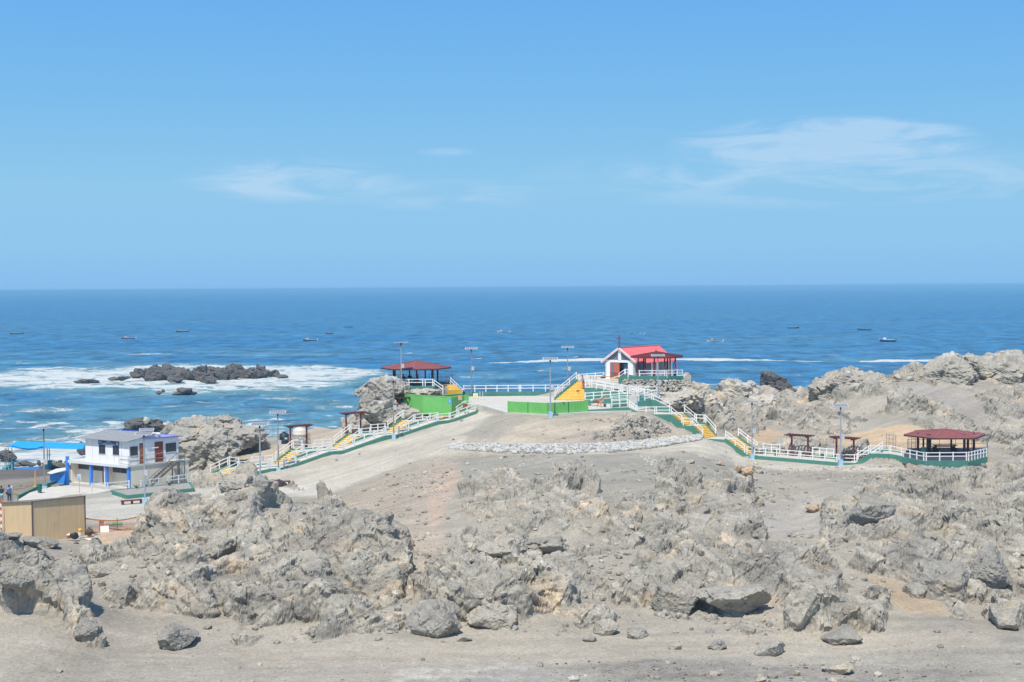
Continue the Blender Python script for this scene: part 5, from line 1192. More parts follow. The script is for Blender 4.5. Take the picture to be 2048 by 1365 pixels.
def strip_items(top, bot, nrow, size, kinds, seed, jit=.35, dens=1.0):
    rg = random.Random(seed); items = []
    Ls = [0]
    for a, b in zip(bot[:-1], bot[1:]): Ls.append(Ls[-1]+(b-a).length)
    n = int(Ls[-1]/size*dens)
    for r_ in range(nrow):
        for k in range(n):
            s = (k+.5*(r_ % 2)+rg.uniform(-jit, jit))/n*Ls[-1]; s = min(max(s, 0), Ls[-1]-.01)
            i = max(j for j in range(len(Ls)-1) if Ls[j] <= s); t = (s-Ls[i])/(Ls[i+1]-Ls[i])
            A = bot[i].lerp(bot[i+1], t); B = top[i].lerp(top[i+1], t); v = (r_+.5+rg.uniform(-jit, jit)*.6)/nrow
            q = A.lerp(B, v); sz = size*rg.uniform(.45, .72)
            items.append((tuple(q), (sz*rg.uniform(.8, 1.25), sz*(.32 if size == .50 else .55), sz*rg.uniform(.55, .85)), rg.uniform(-.4, .4), rg.randrange(9999), rg.choice(kinds)))
    return items
def stone_wall(name, top, bot, nrow, size, kinds, seed, label, group=None, backing=(.2, .18, .16), dens=1.0, core_m=None):
    root = empty(name, bot[0], label, 'stone wall', group)
    core = MB()
    for i in range(len(top)-1):
        inn = Vector((0, .18, -.05)); core.add([bot[i]+inn-Vector((0, 0, .3)), bot[i+1]+inn-Vector((0, 0, .3)), top[i+1]+inn, top[i]+inn, bot[i]+inn+Vector((0, 1.2, -.3)), bot[i+1]+inn+Vector((0, 1.2, -.3)), top[i+1]+inn+Vector((0, .8, 0)), top[i]+inn+Vector((0, .8, 0))],
                 [(0, 1, 2, 3), (3, 2, 6, 7), (4, 7, 6, 5), (0, 3, 7, 4), (1, 5, 6, 2), (0, 4, 5, 1)])
    core.build('core', core_m or mat('mortar_'+name+str(seed), backing, .95, .2, 3), root)
    its = strip_items(top, bot, nrow, size, kinds, seed, dens=dens)
    me = rocks_mesh('stones', its, 2 if len(its) < 500 else 1); o = bpy.data.objects.new('stones', me); COL.objects.link(o); o['kind'] = 'stuff'
    o.parent = root; o.location = -root.location
    return root
tw_ = [W(903, 888, 149.5), W(1016, 887, 145.2), W(1133, 889.5, 143.6), W(1221, 886.5, 146), W(1309, 879, 150), W(1402, 870.5, 156)]
bw_ = [W(898, 898, 146), W(1016, 904, 142), W(1133, 907.5, 140.5), W(1221, 904, 142.6), W(1309, 893.5, 147), W(1402, 878, 155)]
stone_wall('white_stone_wall', tw_, bw_, 6, .50, [5, 5, 5, 7], 3, 'long low curving wall of whitewashed stones below the dirt mound', backing=(.50, .49, .455), dens=1.35)
tc_ = [W(1238, 773, 176.6), W(1250, 759.5, 176), W(1300, 760.5, 175.6), W(1345, 760.5, 175.6), W(1384, 761.5, 177)]
bc_ = [W(1238, 778, 176.2), W(1255, 776, 175.2), W(1300, 791, 174.2), W(1345, 797, 174.2), W(1388, 788, 175.6)]
stone_wall('dry_stone_wall', tc_, bc_, 8, .44, [1, 1, 6, 7, 0, 4], 5, 'grey dry stone retaining wall directly below the chapel porch', backing=(.09, .085, .08), dens=1.1)
tg_ = [W(1815, 930, 150), W(1848, 934, 147.4), W(1890, 936.5, 146.9), W(1934, 937, 147), W(1972, 932, 149)]
bg_ = [W(1815, 938, 148.5), W(1848, 946, 146), W(1890, 953, 144.8), W(1934, 957, 144.6), W(1972, 950, 146)]
stone_wall('dry_stone_wall', tg_, bg_, 5, .46, [1, 3, 6, 7, 0, 3], 8, 'tan and grey dry stone wall under the right-hand pavilion', backing=(.12, .10, .08))

# ------------------------------------------------------------------ big rocks and boulders
def boulder(px_, py_, wpx, hpx, label, sub=4, kind=0, seed=1, D=None, group=None, cat='boulder', name='boulder', rough=.07, sink=.25, npl=16, depth=1.0, rz=0.0, keep=.72, smooth=False):
    # centre-bottom at survey pixel, outline about wpx by hpx
    p = G(px_, py_) if D is None else W(px_, py_, D); k = p.y/FPX; rx = wpx*k/2/.86; rzz = hpx*k/2/.80
    V, Fs = cutrock(sub, seed, npl, rough, keep=keep)
    V = V*np.array((rx, rx*depth, rzz)); V = V @ np.array(Matrix.Rotation(rz, 3, 'Z')).T
    zc_ = rzz*(.82-sink)
    C_ = rock_colour(V, seed, kind)
    if kind == 2: pass
    me = mesh_np(name, V, Fs, RM, smooth, {'rock': np.ones(len(V))}, C_)
    o = bpy.data.objects.new(name, me); COL.objects.link(o); o.location = (p.x, p.y+rx*depth*.35, p.z+zc_); tag(o, label, cat, group); return o
def outcrop(parts_, label, name='rock_outcrop', cat='rock', kind=0, top_white=0.0, z_white=0, group=None, keep=.67, rough=.095, npl=14):
    if cat == 'rocks': cat = 'rock'
    # several overlapping cut rocks joined: parts (px, py_bottom, D, w, h, seed, sub[, yaw])
    Vs = []; Fs = []; o_ = 0; Cs = []
    ref = W(parts_[0][0], parts_[0][1], parts_[0][2])
    for (x, y, D, w, h, sd, sb) in parts_:
        p = W(x, y, D); k = D/FPX; rx = w*k/2/.86; rzz = h*k/2/.80
        V, Fc = cutrock(sb, sd, npl, rough, keep=keep); V = V*np.array((rx, rx*.9, rzz)); V = V @ np.array(Matrix.Rotation(sd*.7, 3, 'Y')).T if False else V
        C_ = rock_colour(V+sd, sd, kind)
        V = V + np.array((p.x, p.y, p.z+rzz*.78))
        if top_white:
            zt = V[:, 2].max(); m = np.clip((V[:, 2]-(zt-(zt-V[:, 2].min())*top_white))/.5, 0, 1)[:, None]*np.clip(.5+fbm(V*1.2, 3, 5)[:, None]*2, 0, 1); C_ = lay(C_, m*.8, [.55, .53, .49])
        Vs.append(V-np.array(ref)); Fs.append(Fc+o_); o_ += len(V); Cs.append(C_)
    V = np.concatenate(Vs); me = mesh_np(name, V, np.concatenate(Fs), RM, False, {'rock': np.ones(len(V))}, np.concatenate(Cs))
    o = bpy.data.objects.new(name, me); COL.objects.link(o); o.location = ref; return tag(o, label, cat, group)
outcrop([(760, 868, 172, 110, 75, 3, 5), (775, 818, 173, 85, 62, 11, 5), (735, 830, 172.5, 50, 50, 7, 5), (772, 790, 175, 62, 36, 21, 5), (800, 850, 171.5, 90, 50, 9, 5), (735, 800, 174, 45, 36, 13, 4), (715, 870, 171, 60, 34, 23, 4), (790, 800, 173, 50, 44, 31, 4)],
        'tall pile of grey boulders left of the sea pavilion, above the first pergola', kind=6, top_white=.2)
outcrop([(395, 955, 163, 130, 85, 4, 5), (390, 905, 166, 100, 78, 14, 5), (350, 895, 168, 60, 54, 8, 5), (420, 885, 168, 80, 50, 24, 5), (430, 930, 162, 90, 60, 5, 5), (345, 925, 165, 60, 60, 18, 4)],
        'massive smooth grey rock right behind the two storey building', kind=6, top_white=.12)
outcrop([(468, 905, 170, 110, 68, 6, 5), (455, 872, 172, 70, 42, 16, 5), (500, 900, 171, 60, 46, 26, 4), (440, 900, 170, 60, 50, 36, 4)],
        'rounded grey rock between the building rock and the black water tank', kind=6)
outcrop([(290, 868, 215, 78, 34, 10, 4), (270, 868, 213, 60, 22, 20, 4), (320, 868, 214, 60, 22, 30, 4)], 'dark wave-washed rock in the surf behind the building roof', kind=8)
boulder(290, 850, 17, 14, 'small pale bird-stained stone on top of the wave-washed rock', 3, 1, 5, D=213, cat='rock', sink=.0)
outcrop([(12, 920, 207, 38, 18, 12, 4), (22, 921, 206, 22, 14, 22, 4)], 'round dark rock in the foam at the far left edge', kind=8)
outcrop([(163, 912, 203, 22, 26, 15, 4), (170, 914, 202, 20, 30, 25, 4)], 'dark rock in the foam against the left wall of the building', kind=8)
for (x, y, D, w, h, sd, nm) in [(48, 934, 198, 26, 13, 31, 'long dark rock'), (36, 934, 198, 22, 8, 32, 'low dark rock furthest left'), (64, 934, 198, 16, 8, 33, 'small dark rock left of the pointed one'), (77, 932, 198, 9, 12, 34, 'small pointed dark rock'), (88, 930, 199, 14, 5, 35, 'flat dark rock beside the beach lamp pole'), (119, 927, 200, 12, 6, 36, 'little dark rock between lamp and building'), (133, 927, 200, 14, 5, 37, 'flat dark rock at the blue corner column')]:
    boulder(x, y, w, h, nm+' on the waterline behind the beach pool', 3, 8, sd, D=D, cat='rock', group='small rocks on the waterline', sink=.1)
outcrop([(803, 790, 172.5, 34, 12, 110, 4), (828, 791, 172, 36, 12, 111, 4), (855, 790, 172, 36, 12, 112, 4), (874, 788, 173, 24, 8, 113, 3)], 'low rocky bank under the green edge of the sea pavilion', kind=1)
# offshore reef
RF = []
prof = [(285, 24, 754), (305, 34, 756), (330, 46, 759), (352, 50, 759), (375, 42, 760), (398, 52, 762), (425, 46, 761), (450, 44, 759), (478, 42, 757), (500, 34, 757), (520, 28, 756), (545, 20, 755), (412, 30, 765), (350, 26, 764), (300, 18, 761)]
for i, (x, w, yb) in enumerate(prof):
    hh = {285: 20, 305: 26, 330: 30, 352: 34, 375: 26, 398: 36, 425: 34, 450: 32, 478: 30, 500: 26, 520: 24, 545: 13, 412: 18, 350: 10, 300: 10}[x]
    D = 71100/(yb-577.5)
    RF.append((x, yb+3, D, w*1.05, hh*random.uniform(.6, .95)+6, 40+i, 5 if hh > 25 else 4))
    RF.append((x+w*.3, yb+2, D-2, w*.8, hh*.5+5, 340+i, 4)); RF.append((x-w*.35, yb+1, D+2, w*.7, hh*random.uniform(.5, .95)+5, 380+i, 4))
outcrop(RF, 'long jagged dark reef in white surf off the left shore', name='sea_reef', kind=8, keep=.60, rough=.12, npl=12)
outcrop([(228, 762, 386, 24, 8, 61, 3), (243, 761, 387, 18, 9, 62, 3), (256, 759, 390, 16, 8, 63, 3), (270, 758, 392, 26, 14, 64, 4)], 'low broken rocks trailing left of the long reef', name='sea_reef', kind=8)
outcrop([(172, 767, 377, 50, 10, 65, 4), (160, 768, 376, 26, 7, 66, 3)], 'low flat dark rock in the surf left of the reef', name='sea_reef', kind=8)
outcrop([(562, 758, 392, 24, 8, 67, 3), (572, 757, 394, 12, 7, 68, 3)], 'small low rock at the right tip of the reef', name='sea_reef', kind=8)
outcrop([(368, 792, 335, 34, 18, 69, 4), (355, 793, 334, 20, 10, 70, 3), (387, 791, 336, 16, 8, 71, 3)], 'dark rock standing alone in front of the long reef', name='sea_reef', kind=8)
outcrop([(318, 791, 336, 12, 10, 72, 3), (327, 786, 341, 9, 7, 73, 3)], 'pair of tiny rocks left of the lone rock before the reef', name='sea_reef', kind=8)
# shore cliffs, right background
outcrop([(1548, 800, 222, 62, 60, 81, 5), (1560, 800, 221, 40, 44, 181, 4), (1520, 800, 222, 60, 30, 82, 4), (1580, 805, 221, 60, 30, 83, 4), (1605, 810, 220, 40, 20, 84, 4)], 'dark jagged sea rock behind the pale peak on the right', kind=8)
outcrop([(1435, 805, 205, 60, 22, 85, 4), (1450, 800, 207, 30, 22, 86, 4)], 'low dark sea rock right of the chapel knoll', kind=8)
outcrop([(1482, 832, 196, 100, 74, 87, 5), (1476, 790, 198, 40, 32, 88, 5), (1496, 790, 198, 38, 28, 89, 5), (1440, 840, 192, 70, 44, 90, 4), (1525, 845, 192, 80, 54, 92, 5)], 'pale whitewashed-looking rock peak right of the chapel knoll', kind=1, top_white=.35)
outcrop([(1905, 790, 190, 130, 78, 93, 5), (1900, 740, 196, 46, 34, 94, 5), (1941, 740, 196, 44, 34, 95, 5), (1868, 765, 193, 50, 40, 96, 5), (1970, 765, 193, 80, 46, 97, 5), (2030, 775, 191, 90, 52, 98, 5), (1850, 772, 193, 34, 26, 99, 4)],
        'highest jagged grey crag with pale tops on the right skyline', kind=0, top_white=.16)
outcrop([(1705, 800, 190, 120, 52, 100, 5), (1660, 815, 190, 100, 56, 101, 5), (1740, 800, 189, 90, 48, 102, 5), (1640, 845, 188, 70, 46, 103, 5)], 'rounded grey crag with undercut shadow behind the right-hand pergolas', kind=0, top_white=.12)
for i, (x, y, w, h) in enumerate([(1700, 757, 14, 14), (1718, 758, 14, 14), (1757, 756, 14, 16), (1767, 757, 14, 12), (1795, 757, 16, 14), (1822, 758, 16, 9)]):
    boulder(x, y+3, w, h, ['round pale stone on the right skyline, leftmost of six', 'second pale skyline stone from the left, touching the leftmost', 'tall pale skyline stone left of the middle gap', 'grey skyline stone leaning on the tall pale one', 'broad grey stone on the skyline right of the gap', 'low pale stone on the skyline, rightmost of six'][i], 3, 1 if i != 3 else 0, 50+i, D=192, cat='rock', group='pale stones on the right skyline', sink=.1)
outcrop([(1400, 850, 180, 120, 70, 104, 5), (1325, 832, 172.5, 120, 48, 105, 5), (1378, 822, 175, 70, 46, 106, 5), (1425, 872, 176, 100, 44, 107, 5), (1275, 812, 173.5, 70, 36, 108, 4), (1396, 806, 179, 44, 42, 109, 4)], 'lumpy pale grey rock slope below the dry stone wall of the chapel', kind=1)
# foreground and middle boulders
BL = [(345, 1297, 98, 62, 'rounded boulder pile standing alone in the sandy path at lower left', 5, 4, 201),
      (245, 1205, 70, 80, 'blocky grey rock on the left toe of the big outcrop', 5, 4, 202), (190, 1150, 62, 40, 'flat grey rock left of the blocky one, above the sandy path', 4, 0, 203),
      (92, 1094, 52, 34, 'grey boulder at the foot of the plywood hoarding, right of its corner', 4, 4, 204), (62, 1088, 40, 24, 'low grey boulder under the plywood corner', 4, 4, 205), (20, 1076, 36, 16, 'low grey boulder under the left plywood panel', 4, 4, 206),
      (147, 1131, 18, 14, 'small dark stone lying on the sandy path', 3, 4, 207), (870, 1268, 110, 90, 'large split dark slab at the foot of the central crag', 5, 4, 208), (985, 1250, 90, 72, 'angular boulder in the middle of the central crag', 5, 0, 209),
      (1090, 1105, 112, 58, 'overhanging dark boulder above the shadowed hollow', 5, 4, 211), (1010, 1105, 90, 50, 'shattered crest rock left of the shadowed hollow', 5, 0, 212),
      (1215, 1268, 48, 34, 'rounded grey boulder on the sand below the central crag', 4, 0, 213), (1277, 1272, 44, 26, 'split dark boulder on the sand right of the rounded one', 4, 4, 214), (1180, 1280, 34, 14, 'low grey stone left of the rounded boulder on the sand', 3, 4, 215),
      (924, 1283, 32, 18, 'pale flat stone on the sand below the split slab', 3, 6, 216), (1350, 1298, 26, 18, 'small grey stone on the foreground sand, left of the domed one', 3, 0, 217), (1437, 1296, 42, 26, 'domed grey stone on the foreground sand', 4, 4, 218),
      (1540, 1308, 62, 34, 'pale rounded boulder on the foreground sand', 4, 6, 219), (1610, 1235, 66, 76, 'upright brown split block halfway up the right slope', 5, 0, 220), (1688, 1284, 80, 42, 'dark undercut boulder where the right slope meets the sand', 5, 4, 221),
      (1675, 1345, 66, 24, 'flat blue-grey stone in the foreground', 4, 0, 222), (1592, 1348, 16, 14, 'small round blue stone in the foreground', 3, 0, 223), (1430, 1348, 22, 10, 'small blue-grey stone near the dark litter in the foreground', 3, 0, 224), (1520, 1362, 24, 12, 'tan cracked stone at the bottom edge', 3, 6, 225),
      (1900, 1180, 120, 110, 'high dark crag face on the right, above a shadowed cave', 5, 4, 226), (1980, 1150, 90, 80, 'dark rock right of the cave', 5, 4, 227), (2020, 1255, 90, 70, 'dark sharp rock at the lower right corner of the slope', 5, 4, 228), (1830, 1190, 60, 40, 'pair of brown-grey blocks left of the dark crag', 4, 4, 229),
      (1770, 1110, 70, 50, 'pointed slanting slab on the right slope', 5, 0, 231), 
      (1380, 925, 20, 10, 'small dark stone on the road edge near the stairs', 3, 0, 234), (1440, 929, 20, 12, 'rounded brown stone beside the road, below the lowest yellow flight', 3, 3, 235), (1475, 943, 16, 14, 'orange-brown stone below the path kerb, left one', 3, 3, 236), (1495, 944, 24, 18, 'large tan stone below the path kerb', 4, 3, 237), (1520, 945, 20, 14, 'grey-brown stone right of the tan one', 3, 0, 238),
      (1455, 967, 24, 10, 'orange-topped flat stone in the sandy hollow', 3, 3, 239), (1362, 955, 20, 9, 'dark flat stone on the grey gravel slope', 3, 0, 240), (1630, 1020, 34, 18, 'orange-brown stone at the top of the sandy hollow', 4, 3, 241), (1610, 1073, 60, 16, 'half-buried pointed stone in the sandy hollow', 4, 0, 242),
      (765, 1060, 46, 28, 'dark rock on the right edge of the big left outcrop', 4, 4, 244), (520, 975, 46, 30, 'dark knobs on the crest of the big left outcrop', 5, 4, 245), (470, 975, 60, 34, 'pale orange-stained crest of the big left outcrop', 5, 6, 246), 
      (170, 1260, 60, 50, 'sloping slab at the end of the lower left rock rib', 5, 4, 249), (20, 1160, 80, 60, 'dark ledge at the left edge of the picture', 5, 4, 250), 
      (1340, 1215, 90, 66, 'dark jointed block low on the central slope', 5, 4, 256), (1470, 1215, 140, 70, 'broad pale slab face in the middle of the right slope', 5, 6, 257),
      (1750, 1040, 110, 80, 'ribbed grey rock below the path on the right', 5, 4, 262), 
      ]
for (x, y, w, h, lb, sb, kd, sd) in BL:
    big = y < 1270 and w > 40 and not (x == 345 or lb.startswith('rounded grey'))
    boulder(x, y, w, h, lb, sb, kd, sd, rough=.055, sink=.66 if big else .38, rz=sd*.37 % .8-.4, keep=.66, npl=13)
# loose rubble and stones scattered on the ground (uncountable)
vis = np.nonzero((gpx > -150) & (gpx < 2200) & (gpy > 690) & (gpy < 1420) & (Y.ravel() < 210))[0]
gr_v = grav[vis]; ir_v = isrock[vis]; pmv = pm[vis]
wgt = (.02 + .5*gr_v*(1-ir_v) + .12*ir_v + .25*np.clip(rm[vis]*4, 0, 1)*(1-ir_v))*(pmv < .02)*np.clip(vnoise(P[vis]*.35, 55)*2-.5, .05, 1)
wgt *= (Y.ravel()[vis]/100)**-1.0
pick = rng.choice(vis, size=7000, p=wgt/wgt.sum())
def make_rubble(name, ids, smin, smax, label_kind=None, kinds=(0, 0, 1, 6, 4), sub=1):
    its = []
    for q in ids:
        s_ = smin+(smax-smin)*random.random()**5; its.append((tuple(PT[q]+np.array((0, 0, s_*.15))), (s_*random.uniform(.8, 1.4), s_*random.uniform(.7, 1.2), s_*random.uniform(.5, .9)), random.random()*6, random.randrange(9999), random.choice(kinds)))
    o = bpy.data.objects.new(name, rocks_mesh(name, its, sub)); COL.objects.link(o); tag(o, kind='stuff')
    return o
def lbl(o, l, c_='rubble'): o['label'] = l; o['category'] = c_
lbl(make_rubble('loose_rubble', pick, .04, .34), 'loose grey stones and grit scattered over the slopes')
def zone_ids(poly, n):
    m = raster([(poly, 1.0)], blur=0)(gpx[vis], gpy[vis]) > .5; ids = vis[m]
    return rng.choice(ids, size=n) if len(ids) else ids
lbl(make_rubble('pale_scree', zone_ids([(805, 955), (850, 940), (880, 950), (895, 985), (905, 1010), (880, 1000), (845, 985), (810, 975)], 900), .07, .17, kinds=(7, 7, 1)), 'fan of pale broken stones spilling below the road', 'scree')
lbl(make_rubble('pale_scree', zone_ids([(1280, 912), (1300, 912), (1322, 930), (1310, 936), (1290, 925)], 260), .06, .16, kinds=(7, 5, 1)), 'small spill of white stones below the road near the stairs', 'scree')
lbl(make_rubble('dark_rubble', zone_ids([(1190, 880), (1240, 850), (1262, 835), (1310, 838), (1345, 862), (1290, 880)], 500), .08, .38, kinds=(4, 4, 2, 0)), 'dark broken rock on the face of the dirt mound', 'rubble')
lbl(make_rubble('dark_litter', zone_ids([(1090, 1330), (1260, 1318), (1500, 1330), (1950, 1330), (1950, 1364), (1100, 1364)], 260), .04, .13, kinds=(2, 2, 4)), 'dark litter and seaweed bits on the foreground gravel', 'litter')
lbl(make_rubble('fine_gravel', zone_ids([(-100, 1296), (500, 1305), (900, 1285), (2150, 1270), (2150, 1400), (-100, 1400)], 2600), .018, .075, kinds=(0, 4, 1, 7, 6)), 'fine gravel lying on the foreground sand', 'gravel')
lbl(make_rubble('fine_gravel', zone_ids([(0, 1085), (160, 1085), (200, 1180), (420, 1260), (300, 1290), (210, 1280), (90, 1160), (0, 1100)], 500), .018, .07, kinds=(0, 4, 1, 7)), 'fine gravel on the sandy path at left', 'gravel')
lbl(make_rubble('shell_grit', zone_ids([(1500, 1270), (1950, 1280), (2000, 1330), (1500, 1330)], 350), .02, .055, kinds=(5, 7)), 'white shell fragments on the foreground sand', 'shells')
lbl(make_rubble('edge_stones', zone_ids([(1640, 935), (1800, 930), (1800, 950), (1900, 955), (1640, 965), (1520, 945)], 260), .10, .42, kinds=(0, 1, 3, 6)), 'tumbled stones below the kerb of the right-hand path', 'rubble')
# ================================================================== two storey building at the bay
BEI = mat('beige_render', (.84, .76, .62), .85, .06, 1.0, dirt=.12, dirtcol=(.5, .44, .35))
BCOL = mat('bright_blue_paint', (.07, .27, .80), .6, .06, 2)
PREF = mat('white_prefab_panel', (.86, .86, .855), .6, .04, 1.5)
GROOF = mat('grey_metal_roof', (.31, .305, .31), .55, .08, 1.5)
BROOF = mat('violet_blue_roof', (.20, .23, .68), .55, .08, 1.5)
GLS = mat('dark_window_glass', (.035, .045, .06), .2, .15, 2)
BRN = mat('red_brown_door', (.25, .055, .035), .6, .15, 3)
BRN2 = mat('orange_brown_door', (.36, .12, .065), .6, .15, 3)
SLATE = mat('dark_grey_clerestory', (.10, .10, .105), .8, .25, 2)
bC = W(258, 979, 144.0); bL = W(138, 979, 149.2); bR = W(378, 960, 149.5)
zb = bC.z; zt_ = W(258, 931, 144.0).z
bC = Vector((bC.x, bC.y, zb)); bL = Vector((bL.x, bL.y, zb)); bR = Vector((bR.x, bR.y, zb))
uF = (bL-bC); LF = uF.length; uF.normalize(); uB = (bR-bC); LB = uB.length; uB.normalize()
Hb = zt_-zb
root = empty('building', bC, 'two storey building by the bay, beige ground floor with blue columns under a white cabin', 'building')
def bp(f, s, z): return bC+uF*f+uB*s+Vector((0, 0, z))
# ground floor: recessed porch behind columns
rec = 1.0; fl_b = MB().prism([bp(-.05, -.05, .05), bp(LF+.05, -.05, .05), bp(LF, LB, .05), bp(0, LB, .05)], .9).build('floor', CONC, root)
frac = lambda x: (258-x)/120.0
w = MB(); th = .18
def fw(mb, f0, f1, s, z0, z1, t=.18): mb.prism([bp(f0, s, z1), bp(f1, s, z1), bp(f1, s+t, z1), bp(f0, s+t, z1)], z1-z0)
fdoor0, fdoor1 = frac(205)*LF, frac(189)*LF
fw(w, .2, fdoor0, rec, .05, Hb-1.05); fw(w, fdoor1, LF-.2, rec, .05, Hb-1.05)
w.build('porch_wall', BEI, root)
w = MB(); fw(w, .2, fdoor0, rec+.02, Hb-1.05, Hb-.25); fw(w, fdoor1, LF-.2, rec+.02, Hb-1.05, Hb-.25); w.build('clerestory', SLATE, root)
w = MB(); fw(w, frac(236)*LF-.3, frac(228)*LF, rec-.03, Hb-1.05, Hb-.5, .04); w.build('window', GLS, root)
w = MB(); fw(w, fdoor0, fdoor1, rec+.08, .05, Hb-.3, .06); w.build('door', mat('dark_maroon_door', (.075, .03, .04), .6, .15, 3), root)
for x0 in (208.5,):
    w = MB(); f0 = frac(x0)*LF; w.prism([bp(f0-.14, .15, Hb-.2), bp(f0+.14, .15, Hb-.2), bp(f0+.14, rec, Hb-.2), bp(f0-.14, rec, Hb-.2)], Hb-.25); w.build('pier', BEI, root)
for x0 in (139.5, 182, 213, 256.5):
    f0 = min(max(frac(x0)*LF, .14), LF-.14) if x0 != 139.5 else LF+.02; w = MB(); top_ = Hb+.05 if x0 in (139.5,) else Hb-.28
    if x0 == 139.5: top_ = Hb+.35
    yo = -.25 if x0 == 139.5 else -.02; w.prism([bp(f0-.13, yo, top_), bp(f0+.13, yo, top_), bp(f0+.13, yo+.26, top_), bp(f0-.13, yo+.26, top_)], top_+.2); w.build('column', BCOL, root)
w = MB(); w.prism([bp(0, 0.25, Hb-.2), bp(0.18, .25, Hb-.2), bp(.18, LB, Hb-.2), bp(0, LB, Hb-.2)], Hb-.1); w.prism([bp(LF-.18, .25, Hb-.2), bp(LF, .25, Hb-.2), bp(LF, LB, Hb-.2), bp(LF-.18, LB, Hb-.2)], Hb-.1)
w.prism([bp(.2, LB-.18, Hb-.2), bp(LF-.2, LB-.18, Hb-.2), bp(LF-.2, LB, Hb-.2), bp(.2, LB, Hb-.2)], Hb-.1); w.build('side_wall', BEI, root)
w = MB(); w.prism([bp(-.1, -.12, Hb-.03), bp(LF+.1, -.12, Hb-.03), bp(LF+.1, LB+.1, Hb-.03), bp(-.1, LB+.1, Hb-.03)], .17); w.build('roof_deck', mat('cream_deck', (.66, .62, .53), .9, .06, 1), root)
w = MB(); w.prism([bp(.0, -.17, Hb+.0), bp(LF-.12, -.17, Hb+.0), bp(LF-.12, -.125, Hb+.0), bp(.0, -.125, Hb+.0)], .30); w.build('fascia', mat('pale_fascia', (.66, .70, .72), .7, .05, 1), root)
# upper cabin
f1a = .05; f1b = (258-171)/120*LF; s1b = (356-258)/120*LB; s0_ = .12; Hc = 2.42; zc0 = Hb-.03
def up(f, s, z): return bp(f, s+s0_, zc0+z)
cab = MB(); cab.prism([up(f1a, 0, Hc), up(f1b, 0, Hc), up(f1b, .08, Hc), up(f1a, .08, Hc)], Hc); w = cab.build('front_wall', PREF, root)
cab = MB(); cab.prism([up(f1a, .085, Hc), up(f1a+.08, .085, Hc), up(f1a+.08, s1b, Hc), up(f1a, s1b, Hc)], Hc); cab.build('side_wall', PREF, root)
cab = MB(); cab.prism([up(f1b-.08, .085, Hc), up(f1b, .085, Hc), up(f1b, s1b, Hc), up(f1b-.08, s1b, Hc)], Hc); cab.prism([up(f1a+.09, s1b-.08, Hc), up(f1b-.09, s1b-.08, Hc), up(f1b-.09, s1b, Hc), up(f1a+.09, s1b, Hc)], Hc); cab.build('back_wall', PREF, root)
seam = MB()
for k in range(1, 6):
    f = f1a+(f1b-f1a)*k/6; seam.prism([up(f-.02, -.012, Hc-.02), up(f+.02, -.012, Hc-.02), up(f+.02, -.001, Hc-.02), up(f-.02, -.001, Hc-.02)], Hc-.04)
seam.build('panel_seam', mat('seam_grey', (.55, .58, .62), .6), root)
def on_front(x0, x1, za, zb_, m_, nm, out=.03, parent=None):
    fa, fb = (258-x0)/120*LF, (258-x1)/120*LF; mb = MB(); mb.prism([up(fb, -out, zb_), up(fa, -out, zb_), up(fa, -.005, zb_), up(fb, -.005, zb_)], zb_-za); o = mb.build(nm, m_, root)
    if parent: o.parent = parent
    return o
def on_side(x0, x1, za, zb_, m_, nm, out=.03, parent=None):
    sa, sb = (x0-258)/120*LB, (x1-258)/120*LB; mb = MB(); mb.prism([up(f1a-out, sa, zb_), up(f1a-out, sb, zb_), up(f1a-.005, sb, zb_), up(f1a-.005, sa, zb_)], zb_-za); o = mb.build(nm, m_, root)
    if parent: o.parent = parent
    return o
ALU = mat('pale_frame', (.55, .57, .58), .5)
for x0, x1, m_ in ((198.5, 211, 1), (226, 238, 1)):
    wn = on_front(x0, x1, .95, 1.88, GLS, 'window', .025)
    on_front(x0-.7, x1+.7, .90, .95, ALU, 'sill', .05, wn); on_front((x0+x1)/2-.35, (x0+x1)/2+.35, .95, 1.88, mat('dark_frame', (.08, .09, .10), .5), 'mullion', .04, wn)
for x0, x1, za, zb_ in ((260, 274.5, .95, 1.88), (330, 351, .95, 1.86)):
    wn = on_side(x0, x1, za, zb_, GLS, 'window', .025); on_side(x0-.7, x1+.7, za-.05, za, ALU, 'sill', .05, wn); on_side((x0+x1)/2-.3, (x0+x1)/2+.3, za, zb_, MATS['dark_frame'], 'mullion', .04, wn)
for x0, x1, m_ in ((278, 288, BRN2), (308, 324.5, BRN)):
    d_ = on_side(x0, x1, .04, 2.12, m_, 'door', .03); on_side(x0, x1, 2.0, 2.12, MATS['dark_frame'], 'lintel', .045, d_); on_side(x1-2.2, x1-1.6, .95, 1.02, ALU, 'handle', .07, d_)
# sign board: navy with two emblems, two lines of small lettering and one long white line (too far to read in the picture)
NAVY = mat('navy_sign', (.025, .07, .21), .5)
sg = on_front(197.8, 238.5, 1.93, 2.36, NAVY, 'sign_board', .05)
SW_ = mat('sign_white', (.62, .70, .80), .6); SB_ = mat('sign_pale_blue', (.16, .32, .52), .6)
on_front(206, 230.5, 1.99, 2.05, SW_, 'sign_line', .06, sg); on_front(211, 225.5, 2.12, 2.19, SB_, 'sign_line', .06, sg); on_front(215.5, 221.5, 2.245, 2.30, SW_, 'sign_line', .06, sg)
on_front(199.3, 204.5, 2.04, 2.28, SB_, 'emblem', .06, sg); on_front(233.2, 237.5, 2.02, 2.14, SW_, 'emblem', .06, sg); on_front(234.4, 236.4, 2.14, 2.26, SW_, 'emblem', .06, sg)
